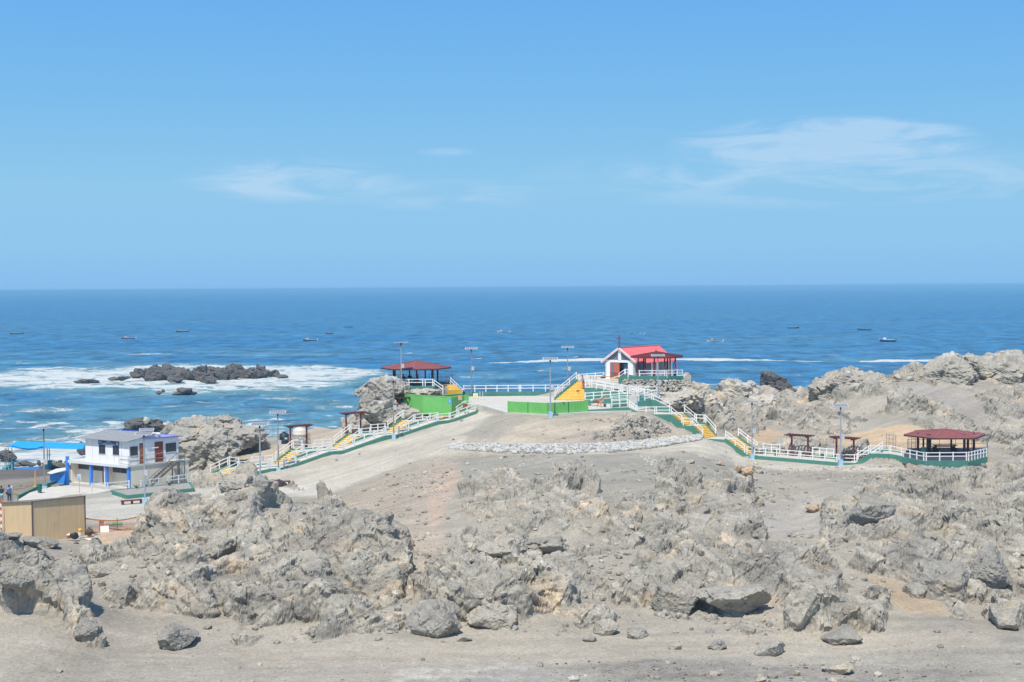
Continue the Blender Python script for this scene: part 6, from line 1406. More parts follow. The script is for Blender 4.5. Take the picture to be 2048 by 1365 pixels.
# roofs
def roofq(pts, m_, nm, ribs=0, th=.06, ribm=None):
    a, b, c_, d_ = pts; mb = MB(); mb.prism([a, b, c_, d_], th); o = mb.build(nm, m_, root)
    if ribs:
        rb = MB()
        for k in range(ribs+1):
            t = k/ribs; rb.beam(a.lerp(b, t)+Vector((0, 0, .02)), d_.lerp(c_, t)+Vector((0, 0, .02)), .05, .04)
        x = rb.build('rib', ribm or ALU, root); x.parent = o
    return o
s_sp = 3.05
roofq([up(f1a-.25, -.42, Hc+.06), up(f1b+.55, -.42, Hc+.06), up(f1b+.55, s_sp, Hc+.62), up(f1a-.25, s_sp, Hc+.62)], GROOF, 'grey_roof', 8)
roofq([up(f1a-.30, s_sp-1.5, Hc+.20), up(f1b+.1, s_sp-.2, Hc+.58), up(f1b+.1, s1b+.3, Hc+.24), up(f1a-.30, s1b+.3, Hc+.10)], BROOF, 'blue_roof', 6, ribm=BROOF)
g_ = MB(); g_.add([up(f1a+.02, 0, Hc), up(f1a+.02, s1b, Hc), up(f1a+.02, s1b, Hc+.08), up(f1a+.02, s_sp, Hc+.5), up(f1a+.02, 0, Hc+.1)], [(0, 1, 2, 3, 4)]); g_.build('gable_infill', PREF, root)
MB().tube(up(f1a+1.2, s_sp+.3, Hc+.5), up(f1a-.3, s_sp+.5, Hc+.52), .14, .14, 10).build('vent_tube', WHITE, root)
# roof-deck guard rail
gr_ = MB()
pts_ = [up(1.35, -.2, 0), up(f1a-.12, -.2, 0), up(f1a-.12, (325-258)/120*LB, 0)]
for a, b in zip(pts_[:-1], pts_[1:]):
    for z_ in (.45, .92): gr_.tube(a+Vector((0, 0, z_)), b+Vector((0, 0, z_)), .022, .022, 6)
    n_ = max(1, round((b-a).length/1.1))
    for k in range(n_+1): gr_.tube(a.lerp(b, k/n_), a.lerp(b, k/n_)+Vector((0, 0, .93)), .022, .022, 6)
gr_.build('guard_rail', mat('thin_grey_rail', (.40, .38, .36), .5), root)
# outside metal stairs
stM = mat('stair_steel', (.16, .16, .155), .6, .15, 2, dirt=.4, dirtcol=(.3, .22, .17))
root2 = empty('metal_stairs', bp(-.8, .8, 0), 'dark metal outside stairs climbing the beige right wall of the two storey building', 'stairs')
sB = (279-258)/120*LB; sT = (338.5-258)/120*LB; sP = (354-258)/120*LB
P0_ = bp(-1.15, sB, -.05); P1_ = bp(-1.15, sT, Hb-.1)
for o_f in (0, .75):
    d_ = uF*o_f; MB().beam(P0_+d_, P1_+d_, .06, .2).build('stringer', stM, root2)
for k in range(13):
    q = P0_.lerp(P1_, (k+.7)/13.6)+Vector((0, 0, .06)); MB().obox(q+uF*.37, uB*.14, uF*.36, Vector((0, 0, .018))).build('tread', stM, root2)
MB().prism([bp(-1.2, sT, Hb-.03), bp(-1.2, sP, Hb-.03), bp(-.2, sP, Hb-.03), bp(-.2, sT, Hb-.03)], .1).build('platform', stM, root2)
for s_ in (sT+.05, sP-.05):
    for f_ in (-1.15, -.35): MB().box(bp(f_, s_, -.2), .1, .1, Hb+.12, .6).build('leg', stM, root2)
hr = MB(); hr.beam(P0_+Vector((0, 0, .9)), P1_+Vector((0, 0, .95)), .05, .05)
for k in range(5): q = P0_.lerp(P1_, k/4); hr.beam(q, q+Vector((0, 0, .93)), .045, .045)
e1 = bp(-1.15, sP, Hb-.1); hr.beam(P1_+Vector((0, 0, .95)), e1+Vector((0, 0, .95)), .05, .05); hr.beam(P1_+Vector((0, 0, .5)), e1+Vector((0, 0, .5)), .04, .04); hr.beam(e1, e1+Vector((0, 0, .97)), .05, .05)
e2 = bp(-.25, sP, Hb-.1); hr.beam(e1+Vector((0, 0, .95)), e2+Vector((0, 0, .95)), .05, .05); hr.beam(e2, e2+Vector((0, 0, .97)), .05, .05); hr.build('handrail', stM, root2)
# blue lean-to
r = empty('shed', W(116, 975, 150.5), 'bright blue lean-to shed with white roof sheet left of the two storey building', 'shed')
a, b, c_ = W(100, 976, 151.5), W(131.5, 977, 149.6), W(138, 975, 151.5); zT = W(116, 946, 150.5).z
def vq(p, q, z0, z1, z2, th=.06): 
    d = Vector((q.x-p.x, q.y-p.y, 0)).normalized(); n_ = Vector((-d.y, d.x, 0))*th; return [Vector((p.x, p.y, z1)), Vector((q.x, q.y, z2)), Vector((q.x, q.y, z2))+n_, Vector((p.x, p.y, z1))+n_]
MB().prism(vq(a, b, 0, zT-.15, zT+.2), 2.2).build('front_panel', mat('azure_panel', (.06, .30, .78), .6, .05, 1), r)
MB().prism(vq(b, c_, 0, zT+.2, zT+.2), 2.3).build('side_panel', MATS['azure_panel'], r)
MB().prism([W(94, 946, 151.2), W(102, 948, 150.2)+Vector((0, 0, .02)), W(139, 938.5, 149.2)+Vector((0, 0, .02)), W(139, 934.5, 151.6), W(112, 938, 153)], .06).build('roof_sheet', mat('white_sheet', (.72, .73, .70), .7, .06, 1), r)

# bay floor, kerbs, planter, railings
kerbpts = [(36, 1001, 143.5), (76, 979.5, 146.5)]
def kerb(p, q, h, label): 
    o = MB().wall(p, q, .16, h, .4); return whole(o, 'kerb_wall', GREEN, p, label, 'kerb wall')
kerb(W(36, 1001, 140), W(78, 981, 146.5), .5, 'green kerb wall running from the plywood hoarding towards the litter bin')
kerb(W(93, 977, 148), W(111, 971, 150.5), .5, 'short green kerb wall behind the beach lamp footing')
o = MB().prism([Vector((p.x, p.y, 4.62)) for p in (W(36, 1003, 138), W(60, 996, 143), W(100, 982, 147), W(138, 980, 148), W(262, 980, 143), W(378, 968, 146), W(420, 963, 148.5), W(400, 975, 144), W(255, 985, 139.5), W(171, 993, 137.5), W(160, 1000, 131), W(60, 1003, 134))], .5)
o = o.build('bay_pavement', CONC); tag(o, kind='structure')
r = empty('bay_ramp_wall', W(171, 992, 137.4), 'low pale wall topped by a green strip, right of the plywood hoarding', 'kerb wall')
bk_ = [W(171, 993, 136.8), W(222, 986, 139.5), W(336, 974, 144), W(415, 964, 147.5)]
for a, b in zip(bk_[:-1], bk_[1:]): MB().wall(a, b, .16, .16, .6).build('green_strip', GREEN, r)
MB().wall(W(165, 1005, 135.0), W(223, 1000, 136.4), .12, .75, .6).build('pale_panel', CONC, r)
railing([W(182, 985, 140.5), W(213, 983.5, 141.3)], 'short white railing in front of the maroon door of the building', spacing=1.3)
railing([W(213.5, 984, 141.3), W(260, 979, 142.8)], 'white railing in front of the right blue columns', spacing=2.2)
railing([bk_[1]+Vector((2.6, 1.2, .1)), bk_[2]+Vector((0, .1, .15)), bk_[3]+Vector((0, .1, .15))], 'white railing under the metal stairs leading to the long ramp', spacing=1.2)
railing([W(382, 964.5, 149.3), W(404, 961.5, 149.8)], 'short double white railing joining the long ramp at its lowest end', spacing=.9)
PLG = mat('planter_gravel', (.34, .32, .29), .9, .2, 3)
r = empty('planter', W(254, 997, 135.6), 'long low green planter filled with grey gravel in front of the building', 'planter')
pp = [W(222, 993, 138.5), W(254, 998, 135.0), W(387, 983, 139.6), W(379, 975, 144)]
zp = W(254, 991, 135.0).z
pp = [Vector((p.x, p.y, zp)) for p in pp]
for a, b in zip(pp, pp[1:]+pp[:1]): MB().wall(Vector((a.x, a.y, 4.7)), Vector((b.x, b.y, 4.7)), .22, zp-4.7, .2).build('side_wall', GREEN, r)
MB().prism([p-Vector((0, 0, .05)) for p in pp], .3).build('gravel_bed', PLG, r)
def agave(p, label, s=.5):
    r = empty('agave', p, label, 'plant', 'small spiky plants in the green planter'); m_ = mat('dusty_green_leaf', (.10, .12, .055), .7, .2, 5)
    for i in range(11):
        a = i*2.4; t = .35+.5*(i/11); d = Vector((math.cos(a)*math.cos(t+.2), math.sin(a)*math.cos(t+.2), math.sin(t+.2)))*s
        MB().tube(p, p+d, .045, .006, 4).build('leaf', m_, r)
agave(W(273, 985.5, 139.5)+Vector((0, 0, .45)), 'small spiky plant at the left end of the green planter'); agave(W(339, 979, 141.6)+Vector((0, 0, .42)), 'small spiky plant at the right end of the green planter', .6)
pb = W(264, 1011, 131.8); r = empty('bench', pb, 'dark red backless bench between planter and lamp post', 'bench'); 
u = (W(283, 1008, 132.4)-W(245, 1012, 131.6)); rz = math.atan2(u.y, u.x)
MB().box(pb+Vector((0, 0, .42)), 2.0, .42, .09, rz).build('seat', MAROON, r)
for t in (-.85, -.05, .05, .85): MB().box(pb+u.normalized()*t, .2 if abs(t) > .5 else .05, .38, .42, rz).build('leg', MAROON, r)
pb = W(562, 972.5, 142.5); r = empty('bench', pb, 'dark red backless bench on the road edge behind the big outcrop crest', 'bench'); rz = .2
MB().box(pb+Vector((0, 0, .42)), 1.9, .42, .09, rz).build('seat', MAROON, r)
for t in (-.8, .0, .8): MB().box(pb+Vector((math.cos(rz), math.sin(rz), 0))*t, .18 if t else .06, .38, .42, rz).build('leg', MAROON, r)
# thin pole and small post sign
r = empty('parking_sign', W(159, 986, 141.5), 'white and blue wheelchair access sign on a thin pole in front of the porch', 'sign'); p = W(159, 986, 141.5)
MB().tube(p, p+Vector((0, 0, 1.95)), .03, .03, 6).build('pole', STEELG, r); MB().box(p+Vector((0, -.03, 1.25)), .34, .03, .62).build('sign_plate', mat('sign_plate_white', (.70, .74, .76), .5), r)
SBL = mat('sign_azure', (.05, .36, .72), .5)
x = MB(); q = p+Vector((-.02, -.055, 1.66)); x.tube(q, q+Vector((0, .01, .0)), .0, .0, 4) if False else None
x.box(q+Vector((0, 0, .07)), .07, .012, .07); x.box(q+Vector((0, 0, -.1)), .05, .012, .16); x.box(q+Vector((.06, 0, -.1)), .12, .012, .04); x.box(q+Vector((-.0, 0, -.17)), .16, .012, .03); x.box(q+Vector((.0, 0, -.32)), .26, .012, .09); x.build('wheelchair_symbol', SBL, r)
# ------------------------------------------------------------------ beach: canopy, pool, blocks
TEAL = mat('teal_block_paint', (.10, .42, .46), .7, .1, 1.5, dirt=.25, dirtcol=(.3, .4, .4))
AZ = mat('azure_canopy', (.02, .36, .80), .6, .06, 1.0)
r = empty('canopy', W(60, 948, 184), 'long azure blue fabric canopy on thin posts over the beach pool', 'canopy')
ca = [(15, 893.7, 183), (55, 897.3, 183), (88, 896.6, 183), (128, 897.4, 183), (165, 898, 183)]; cb = [(32, 883.5, 187), (62, 884.2, 187), (90, 884.8, 187), (130, 885.6, 187), (172, 886.4, 187)]
V = [W(*q) for q in ca]+[W(*q) for q in cb]; V += [v-Vector((0, 0, .05)) for v in V]
x = MB(); x.add(V, [(i, i+1, 6+i, 5+i) for i in range(4)]+[(10+5+i, 10+6+i, 10+i+1, 10+i) for i in range(4)]+[(i, 10+i, 11+i, i+1) for i in range(4)]+[(5+i, 6+i, 16+i, 15+i) for i in range(4)]); x.build('fabric', AZ, r)
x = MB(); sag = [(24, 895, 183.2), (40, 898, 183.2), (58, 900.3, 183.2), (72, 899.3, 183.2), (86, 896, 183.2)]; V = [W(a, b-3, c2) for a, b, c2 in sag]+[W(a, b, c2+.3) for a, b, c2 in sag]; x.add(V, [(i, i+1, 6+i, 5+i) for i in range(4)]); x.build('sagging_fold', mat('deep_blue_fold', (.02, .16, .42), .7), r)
for (x0, yt, yb, D) in ((13, 897, 934, 185), (16.5, 896, 930, 186), (23.5, 896, 925, 188), (94.5, 897, 926, 184), (98.5, 897, 920, 187), (10, 897, 933, 184)):
    a = W(x0, yb, D); b = W(x0, yt, D); MB().tube(a, b, .06, .06, 6).build('post', STEEL, r)
wd = MB(); wd.beam(W(3, 892, 184), W(16, 893.5, 184), .5, .12); wd.beam(W(4, 889, 187), W(25, 885, 187), .3, .1); wd.build('timber_end', mat('weathered_timber', (.42, .34, .25), .8, .2, 3), r)
for (x0, x1, yt, yb, D, lb) in ((6, 14, 934.5, 948.5, 183.5, 'teal concrete block at the near left corner of the beach pool'), (14.5, 20, 930, 943, 186, 'second teal block left of the beach pool'), (20.5, 27, 924.5, 938.5, 188.5, 'third teal block left of the beach pool, furthest away'),
                           (91.5, 97, 925.5, 943.5, 185, 'teal concrete block beside the beach lamp post'), (97.3, 102.5, 920.5, 932, 188.5, 'darker teal block behind the lamp post')):
    p = W((x0+x1)/2, yb, D); k = D/FPX; o = MB().box(Vector((p.x, p.y, p.z-.3)), (x1-x0)*k, .9, (yb-yt)*k+.3, .1); whole(o, 'concrete_block', TEAL, p, lb, 'block', 'teal blocks carrying the canopy')
PB = mat('pool_blue', (.05, .16, .42), .35, .1, 1)
x = MB().prism([W(22, 945.5, 186.5), W(98, 944, 187.2), W(138, 938, 190), W(138, 931, 194), W(36, 935, 192)], .5); whole(x, 'paddling_pool', PB, W(60, 944, 187), 'long blue beach pool under the canopy', 'pool')
# yellow post with warning tape, white post
YT = mat('hazard_yellow', (.72, .48, .05), .6, .2, 6)
r = empty('barrier_post', W(71, 980, 150), 'yellow painted post on the grey beach with hazard tape', 'post'); p = W(71, 981, 150); MB().tube(p, p+Vector((0, 0, 2.1)), .09, .05, 8).build('pole', YT, r)
r2 = empty('barrier_tape', W(30, 979, 149), 'two sagging yellow hazard tapes between white post and yellow post on the beach', 'tape')
for (ya, yb_, sg_) in ((979.5, 969.5, 2.0), (988.5, 988, 1.0)):
    for k in range(6):
        t0, t1 = k/6, (k+1)/6; f = lambda t: W(25+(69-25)*t, ya+(yb_-ya)*t+sg_*4*t*(1-t), 147+3*t); MB().beam(f(t0), f(t1), .02, .09).build('tape', YT, r2)
p = W(24, 1003, 142.5); x = MB().box(p-Vector((0, 0, .2)), .12, .12, 1.75); whole(x, 'white_post', WHITE, p, 'white square post right beside the person in the light blue shirt', 'post')

# ------------------------------------------------------------------ plywood hoarding at lower left
ply, ntp, bpl = newmat('plywood')
tc = N(ntp, 'ShaderNodeTexCoord'); mp = N(ntp, 'ShaderNodeMapping'); mp.inputs['Scale'].default_value = (9, 9, .35); links(ntp, tc.outputs['Object'], mp.inputs[0])
n1 = N(ntp, 'ShaderNodeTexNoise', ins={'Scale': 1.0, 'Detail': 7.0, 'Roughness': .6, 'Distortion': .4}); links(ntp, mp.outputs[0], n1.inputs['Vector'])
n2 = N(ntp, 'ShaderNodeTexNoise', ins={'Scale': .55, 'Detail': 4.0, 'Distortion': 1.2}); links(ntp, tc.outputs['Object'], n2.inputs['Vector'])
cr = N(ntp, 'ShaderNodeValToRGB'); links(ntp, n1.outputs['Fac'], cr.inputs[0]); cr.color_ramp.elements[0].position = .3; cr.color_ramp.elements[0].color = (.66, .48, .26, 1); cr.color_ramp.elements[1].position = .75; cr.color_ramp.elements[1].color = (.80, .62, .38, 1)
mx = N(ntp, 'ShaderNodeMix', data_type='RGBA'); mrp = N(ntp, 'ShaderNodeMapRange', ins={'From Min': .52, 'From Max': .72, 'To Min': 0., 'To Max': .5}); links(ntp, n2.outputs['Fac'], mrp.inputs[0]); links(ntp, mrp.outputs[0], mx.inputs['Factor']); links(ntp, cr.outputs[0], mx.inputs['A']); mx.inputs['B'].default_value = (.56, .43, .28, 1)
links(ntp, mx.outputs['Result'], bpl.inputs['Base Color']); bpl.inputs['Roughness'].default_value = .7
hC = W(65.5, 1080, 106.0); hL = W(3, 1066, 110.5); hR = W(171, 1069, 109.5)
root = empty('plywood_hut', hC, 'tall plywood hut with thin dark roof in the lower left corner', 'hut')
zc1 = W(65.5, 1002.5, 106.0).z; zl1 = W(3, 1004.5, 110.5).z; zr1 = W(171, 991, 109.5).z
def ppan(p, q, zp_, zq_, nm, m_=ply, th=.05, parent=None):
    d = Vector((q.x-p.x, q.y-p.y, 0)).normalized(); n_ = Vector((-d.y, d.x, 0))*th
    if n_.y < 0: n_ = -n_
    a = Vector((p.x, p.y, zp_)); b = Vector((q.x, q.y, zq_)); return MB().prism([a, b, b+n_, a+n_], 3.2).build(nm, m_, root)
mL = hL.lerp(hC, .5)
ppan(hL, mL, zl1-.1, (zl1+zc1)/2-.1, 'plywood_panel'); ppan(mL+(hC-hL).normalized()*.012, hC, (zl1+zc1)/2-.1, zc1-.1, 'plywood_panel')
m1 = hC.lerp(hR, .5); uu = (hR-hC).normalized()*.012
ppan(hC+uu*3, m1, zc1-.1, (zc1+zr1)/2-.1, 'plywood_panel'); ppan(m1+uu, hR, (zc1+zr1)/2-.1, zr1-.1, 'plywood_panel')
DKG = mat('dark_batten', (.10, .08, .07), .7)
for p, z_ in ((hC, zc1), (hR, zr1)): MB().prism([Vector((p.x-.04, p.y-.05, z_)), Vector((p.x+.04, p.y-.05, z_)), Vector((p.x+.04, p.y+.02, z_)), Vector((p.x-.04, p.y+.02, z_))], 3.2).build('batten', DKG, root)
bkp = hL+(hR-hC)
a, b, c_, d_ = [Vector((p.x, p.y, z_)) for p, z_ in ((hL, zl1), (hC, zc1), (hR, zr1), (bkp, zr1-1.5))]
MB().prism([a+Vector((-.1, -.1, 0)), b+Vector((0, -.16, 0)), c_+Vector((.1, -.1, 0)), d_], .07).build('roof_sheet', mat('dusty_roof_sheet', (.22, .19, .16), .8, .15, 2), root)
ppan(hR, bkp, zr1-.1, zr1-1.6, 'plywood_panel'); ppan(bkp, hL, zr1-1.6, zl1-.1, 'plywood_panel')
# site clutter beside the hut
def gp(x, y): return G(x, y)
ORG = mat('site_orange', (.65, .28, .05), .6, .2, 6); PNK = mat('faded_red_mesh', (.55, .20, .15), .7, .2, 4)
f0, f1 = W(172, 1066, 111), W(300, 1058, 115)
root = empty('mesh_fence', f0, 'sagging faded red plastic mesh fence with orange top band right of the plywood hut', 'fence')
ms = MB(); nseg = 16; tp = []; bt = []
for k in range(nseg+1):
    t = k/nseg; q = f0.lerp(f1, t); hgt = 1.12-.35*math.sin(math.pi*min(1, t*1.02))+.12*t; tp.append(Vector((q.x, q.y, q.z+hgt))); bt.append(Vector((q.x, q.y+.05*math.sin(k), q.z+.02)))
for a, b in zip(tp[:-1], tp[1:]): MB().beam(a, b, .03, .10).build('top_band', ORG, root)
for k in range(nseg):
    for j in range(5):
        t = j/5; ms.beam(tp[k].lerp(tp[k+1], t), bt[k].lerp(bt[k+1], t), .010, .010)
    for j in range(1, 6): t = j/6; ms.beam(tp[k].lerp(bt[k], t), tp[k+1].lerp(bt[k+1], t), .009, .009)
m_ = ms.build('netting', PNK, root); tag(m_, kind='stuff')
p = f0.lerp(f1, .48); MB().tube(p-Vector((0, 0, .3)), p+Vector((0, 0, 1.05)), .03, .03, 6).build('post', GM2, root)
f2, f3 = W(-14, 1062, 109), W(4.5, 1062, 109.8)
root = empty('mesh_fence', f3, 'orange and white striped safety strip at the left edge of the plywood hut', 'fence')
for k in range(9):
    z_ = k*.27; MB().box(f3+Vector((-.03, -.12, z_)), .12, .03, .24).build('stripe', (mat('hazard_red', (.62, .10, .05), .6) if k % 2 == 0 else WHITE), root)
for z_ in (.9, 1.75): MB().beam(f3+Vector((-.1, -.1, z_)), f2+Vector((0, 0, z_)), .03, .06).build('band', ORG, root)
def pipe_thing(x, y, D, L, r_, rz, label):
    p = W(x, y, D); u = Vector((math.cos(rz), math.sin(rz), 0)); t = empty('bin_bucket', p, label, 'bucket', 'green buckets lying on their side')
    p = p+Vector((0, 0, r_)); MB().tube(p-u*L/2, p+u*L/2, r_, r_*.8, 16).build('bucket', mat('lying_green', (.10, .30, .16), .6), t); MB().tube(p-u*(L/2+.01), p-u*(L/2-.02), r_*.86, r_*.86, 16).build('mouth', VOID, t); MB().tube(p-u*(L/2+.0), p-u*(L/2-.06), r_*1.06, r_*1.06, 16).build('rim', MATS['lying_green'], t)
pipe_thing(218.5, 1053, 117, .62, .15, math.pi+.15, 'left of two green litter buckets lying on the ground behind the mesh fence')
pipe_thing(236, 1052, 117, .68, .16, .1, 'right of two green litter buckets lying on the ground behind the mesh fence')
p = W(209.5, 1068, 111.5); t = empty('sign_board', p, 'white board leaning in a small red frame beside the hut', 'board')
MB().obox(p+Vector((0, 0, .32)), Vector((.34, 0, .02)), Vector((0, .015, 0)), Vector((-.03, .05, .30))).build('board', WHITE, t); fm_ = MB()
for dx in (-.42, .3): fm_.tube(p+Vector((dx, .1, -.05)), p+Vector((dx-.05, .16, .72)), .03, .03, 6)
fm_.tube(p+Vector((-.47, .16, .70)), p+Vector((.25, .16, .70)), .03, .03, 6); fm_.build('frame', mat('dull_red_steel', (.42, .16, .13), .6), t)
x = MB().box(W(203, 1052, 116), .36, .3, .42, .2); whole(x, 'red_box', MATS['dull_red_steel'], W(203, 1052, 116), 'dull red box standing behind the white board', 'box')
def bag(p, sx, sz, m_, name, label, cat, group=None, sd=1):
    V, Fs = cutrock(4, sd, 10, .10, keep=.8); V = V*np.array((sx, sx*.8, sz)); V[:, 2] += sz*.8
    top = V[:, 2] > sz*1.35; V[top, 0] *= .55; V[top, 1] *= .55
    me = bpy.data.meshes.new(name); me.from_pydata([tuple(v) for v in V], [], [tuple(f) for f in Fs]); me.materials.append(m_); me.polygons.foreach_set('use_smooth', [True]*len(me.polygons)); o = bpy.data.objects.new(name, me); COL.objects.link(o); o.location = p; tag(o, label, cat, group)
BAGM = mat('black_bag', (.03, .032, .035), .35, .2, 5)
bag(W(149, 1078, 106.5), .34, .30, BAGM, 'rubbish_bag', 'black rubbish bag slumped against the right half of the plywood hut', 'bag', sd=3)
def bucket(p, r_, h, m_, label, top=None):
    t = empty('bucket', p, label, 'bucket'); MB().tube(p, p+Vector((0, 0, h)), r_*.85, r_, 14).build('body', m_, t); MB().tube(p+Vector((0, 0, h-.02)), p+Vector((0, 0, h+.04)), r_*1.06, r_*1.06, 14).build('rim', top or m_, t)
bucket(W(138, 1077, 106.8), .17, .26, BRN2, 'orange-brown bucket heaped with white scraps left of the black bag', WHITE)
bag(W(138.5, 1071.5, 106.8), .16, .09, WHITE, 'scrap_bag', 'crumpled white scrap on top of the orange-brown bucket', 'bag', sd=6)
bucket(W(160, 1071, 108), .16, .30, WHITE, 'white bucket beside the right edge of the plywood hut', ORG)
bag(W(159.5, 1063.5, 108), .17, .15, mat('yellow_plastic', (.85, .50, .08), .5), 'yellow_bag', 'yellow plastic bag stuffed in the white bucket', 'bag', sd=7)
bag(W(178, 1071, 108.5), .30, .34, mat('dark_firewood_pile', (.10, .075, .06), .8, .4, 9), 'charred_heap', 'dark heap of scrap timber against the right corner of the hut', 'heap', sd=9)
for i, (x0, y0, x1, y1, lb) in enumerate([(172, 1059, 192, 1063, 'top loose board on the scrap heap by the hut'), (174, 1062, 200, 1066, 'second loose board sliding off the scrap heap'), (173, 1066, 196, 1070, 'lowest loose board by the scrap heap')]):
    a = W(x0, y0, 109); b = W(x1, y1, 109.6); x = MB().beam(a, b, .14, .035); whole(x, 'plank', MATS['weathered_timber'], a, lb, 'plank')
x = MB()
for k in range(8):
    a = W(150+rng.uniform(0, 40), 1075+rng.uniform(-3, 2), 108+rng.uniform(-1, 1)); g = G(160+k*6, 1077); 
for i, (x0, y0, sx, m_, lb) in enumerate([(166, 1077, .22, mat('pale_teal_scrap', (.30, .48, .48), .6), 'pale teal plastic scrap on the ground by the black bag'), (176, 1079, .34, WHITE, 'crumpled white sheet on the ground right of the bag'), (193, 1077, .2, BOX, 'grey scrap on the ground under the board'), (153, 1087, .18, BAGM, 'small dark scrap lying alone on the pinkish sand')]):
    bag(G(x0, y0), sx, .06, m_, 'litter_scrap', lb, 'litter', sd=11+i)
root = empty('timber_pile', W(262, 1063, 114), 'low pile of reddish brown sticks and timber behind the mesh fence', 'timber')
for k in range(16):
    a = W(238+rng.uniform(0, 44), 1063-rng.uniform(0, 3), 113.5+rng.uniform(-.6, .8)); d = Vector((rng.uniform(.6, 1.4)*rng.choice((-1, 1)), rng.uniform(-.3, .3), rng.uniform(0, .22))); MB().beam(a+Vector((0, 0, .06)), a+d+Vector((0, 0, .06)), .06, .05).build('stick', MAROON if k % 3 else mat('tan_timber', (.48, .30, .16), .8, .2, 4), root)

# ------------------------------------------------------------------ tanks on the spit
def tank(p, r_, h, m_, label, cage=False, dome=.35):
    t = empty('water_tank', p, label, 'water tank'); x = MB(); n = 28; prof_ = [(r_*.98, 0), (r_, .05), (r_, h*.32), (r_*1.02, h*.33), (r_*1.02, h*.36), (r_, h*.37), (r_, h*.7), (r_*1.02, h*.71), (r_*1.02, h*.74), (r_, h*.75), (r_, h), (r_*.9, h+dome*.35), (r_*.35, h+dome*.85), (r_*.33, h+dome), (.01, h+dome)]
    V = [p+Vector((a*math.cos(2*math.pi*i/n), a*math.sin(2*math.pi*i/n), z)) for a, z in prof_ for i in range(n)]
    x.add(V, [(j*n+i, j*n+(i+1) % n, (j+1)*n+(i+1) % n, (j+1)*n+i) for j in range(len(prof_)-1) for i in range(n)]); x.build('body', m_, t, True)
    MB().tube(p+Vector((0, 0, h+dome-.04)), p+Vector((0, 0, h+dome+.08)), r_*.36, r_*.36, 16).build('lid', m_, t)
    MB().box(p-Vector((0, 0, .5)), r_*2.1, r_*2.1, .52).build('base', CONC, t)
    if cage:
        cg = MB()
        for i in range(8):
            a = 2*math.pi*i/8; q = p+Vector((math.cos(a), math.sin(a), 0))*(r_*1.35); cg.tube(q, q+Vector((0, 0, h*.78)), .03, .03, 6); a2 = 2*math.pi*(i+1)/8; q2 = p+Vector((math.cos(a2), math.sin(a2), 0))*(r_*1.35)
            for z_ in (.08, h*.40, h*.76): cg.tube(q+Vector((0, 0, z_)), q2+Vector((0, 0, z_)), .022, .022, 6)
            cg.tube(q+Vector((0, 0, .1)), q.lerp(q2, .5)+Vector((0, 0, h*.74)), .015, .015, 6)
        cg.build('cage', SC, t)
    return t
t = tank(W(568.5, 888, 172), .58, 1.15, mat('black_tank_plastic', (.03, .04, .05), .45, .1, 3), 'black plastic water tank left of the first pergola', dome=.22)
p = W(572, 879, 171.3); MB().box(Vector((p.x, p.y-.05, p.z)), .34, .03, .2).build('brand_mark', mat('tank_mark', (.45, .55, .60), .6), t)
tank(W(600.5, 891, 166.5), .86, 1.75, mat('cream_tank', (.66, .62, .53), .6, .06, 1.5), 'cream dome-topped water tank in a wire cage behind the first pergola', True, .45)
x = MB(); p = W(353, 895, 160); p2 = W(353, 866, 160); x.tube(p, p2, .04, .04, 6); whole(x, 'thin_pole', mat('pale_pole', (.5, .45, .38), .7), p, 'thin pale pole in front of the grey rock behind the building', 'pole')
p = G(699, 850); x = MB()
x.tube(W(696, 851, 170.5), W(698.5, 843, 170.5), .05, .05, 6); x.tube(W(698.5, 843, 170.5), W(706, 850, 170.5), .05, .05, 6); whole(x, 'bent_pipe', BLK, W(696, 851, 170.5), 'dark bent pipe at the foot of the boulder pile beside the second pergola', 'pipe')

# ------------------------------------------------------------------ signs and small things on the plaza
def sign(px_, yb, D, yt, wpx, hpx, m_, label, double=False, mark=None):
    p = W(px_, yb, D); k = D/FPX; t = empty('sign', p, label, 'sign'); z = W(px_, yt, D).z
    for dx in ((-.22, .22) if double else (0,)): MB().tube(p+Vector((dx, 0, -.1)), Vector((p.x+dx, p.y, z)), .03, .03, 6).build('pole', STEELG, t)
    MB().box(Vector((p.x, p.y-.05, z-hpx*k)), wpx*k, .03, hpx*k).build('sign_plate', m_, t)
    return p, z, k, t
p, z, k, t = sign(900, 842, 168.2, 798, 6, 10, SBL, 'bright blue sign with white figure at the top of the long ramp')
x = MB(); x.box(Vector((p.x, p.y-.08, z-.16)), .07, .01, .07); x.box(Vector((p.x-.01, p.y-.08, z-.36)), .06, .01, .18); x.box(Vector((p.x+.04, p.y-.08, z-.42)), .14, .01, .05); x.build('white_figure', WHITE, t)
sign(920, 816, 171, 792, 8.5, 8.5, mat('peach_sign', (.62, .38, .22), .6), 'peach coloured board on two thin legs behind the blue sign', True)
p, z, k, t = sign(951, 800, 180, 787, 10, 9.5, mat('cream_sign', (.75, .76, .60), .6), 'white board with yellow triangle leaning on the far plaza railing', True)
x = MB(); q = Vector((p.x, p.y-.08, z-.48)); x.add([q+Vector((-.2, 0, 0)), q+Vector((.2, 0, 0)), q+Vector((0, 0, .34)), q+Vector((-.2, .01, 0)), q+Vector((.2, .01, 0)), q+Vector((0, .01, .34))], [(0, 1, 2), (5, 4, 3), (0, 3, 4, 1), (1, 4, 5, 2), (2, 5, 3, 0)]); x.build('yellow_triangle', mat('warning_yellow', (.80, .72, .12), .6), t)
for (x0, lb) in ((960, 'thin white bollard nearest the triangle sign on the plaza'), (965.5, 'second thin white bollard right of the triangle sign')):
    p = W(x0, 800.5, 178.5); t = empty('bollard', p, lb, 'bollard'); MB().tube(p, p+Vector((0, 0, 1.1)), .03, .03, 8).build('pole', WHITE, t); MB().tube(p, p+Vector((0, 0, .06)), .24, .24, 12).build('base', BOX, t)
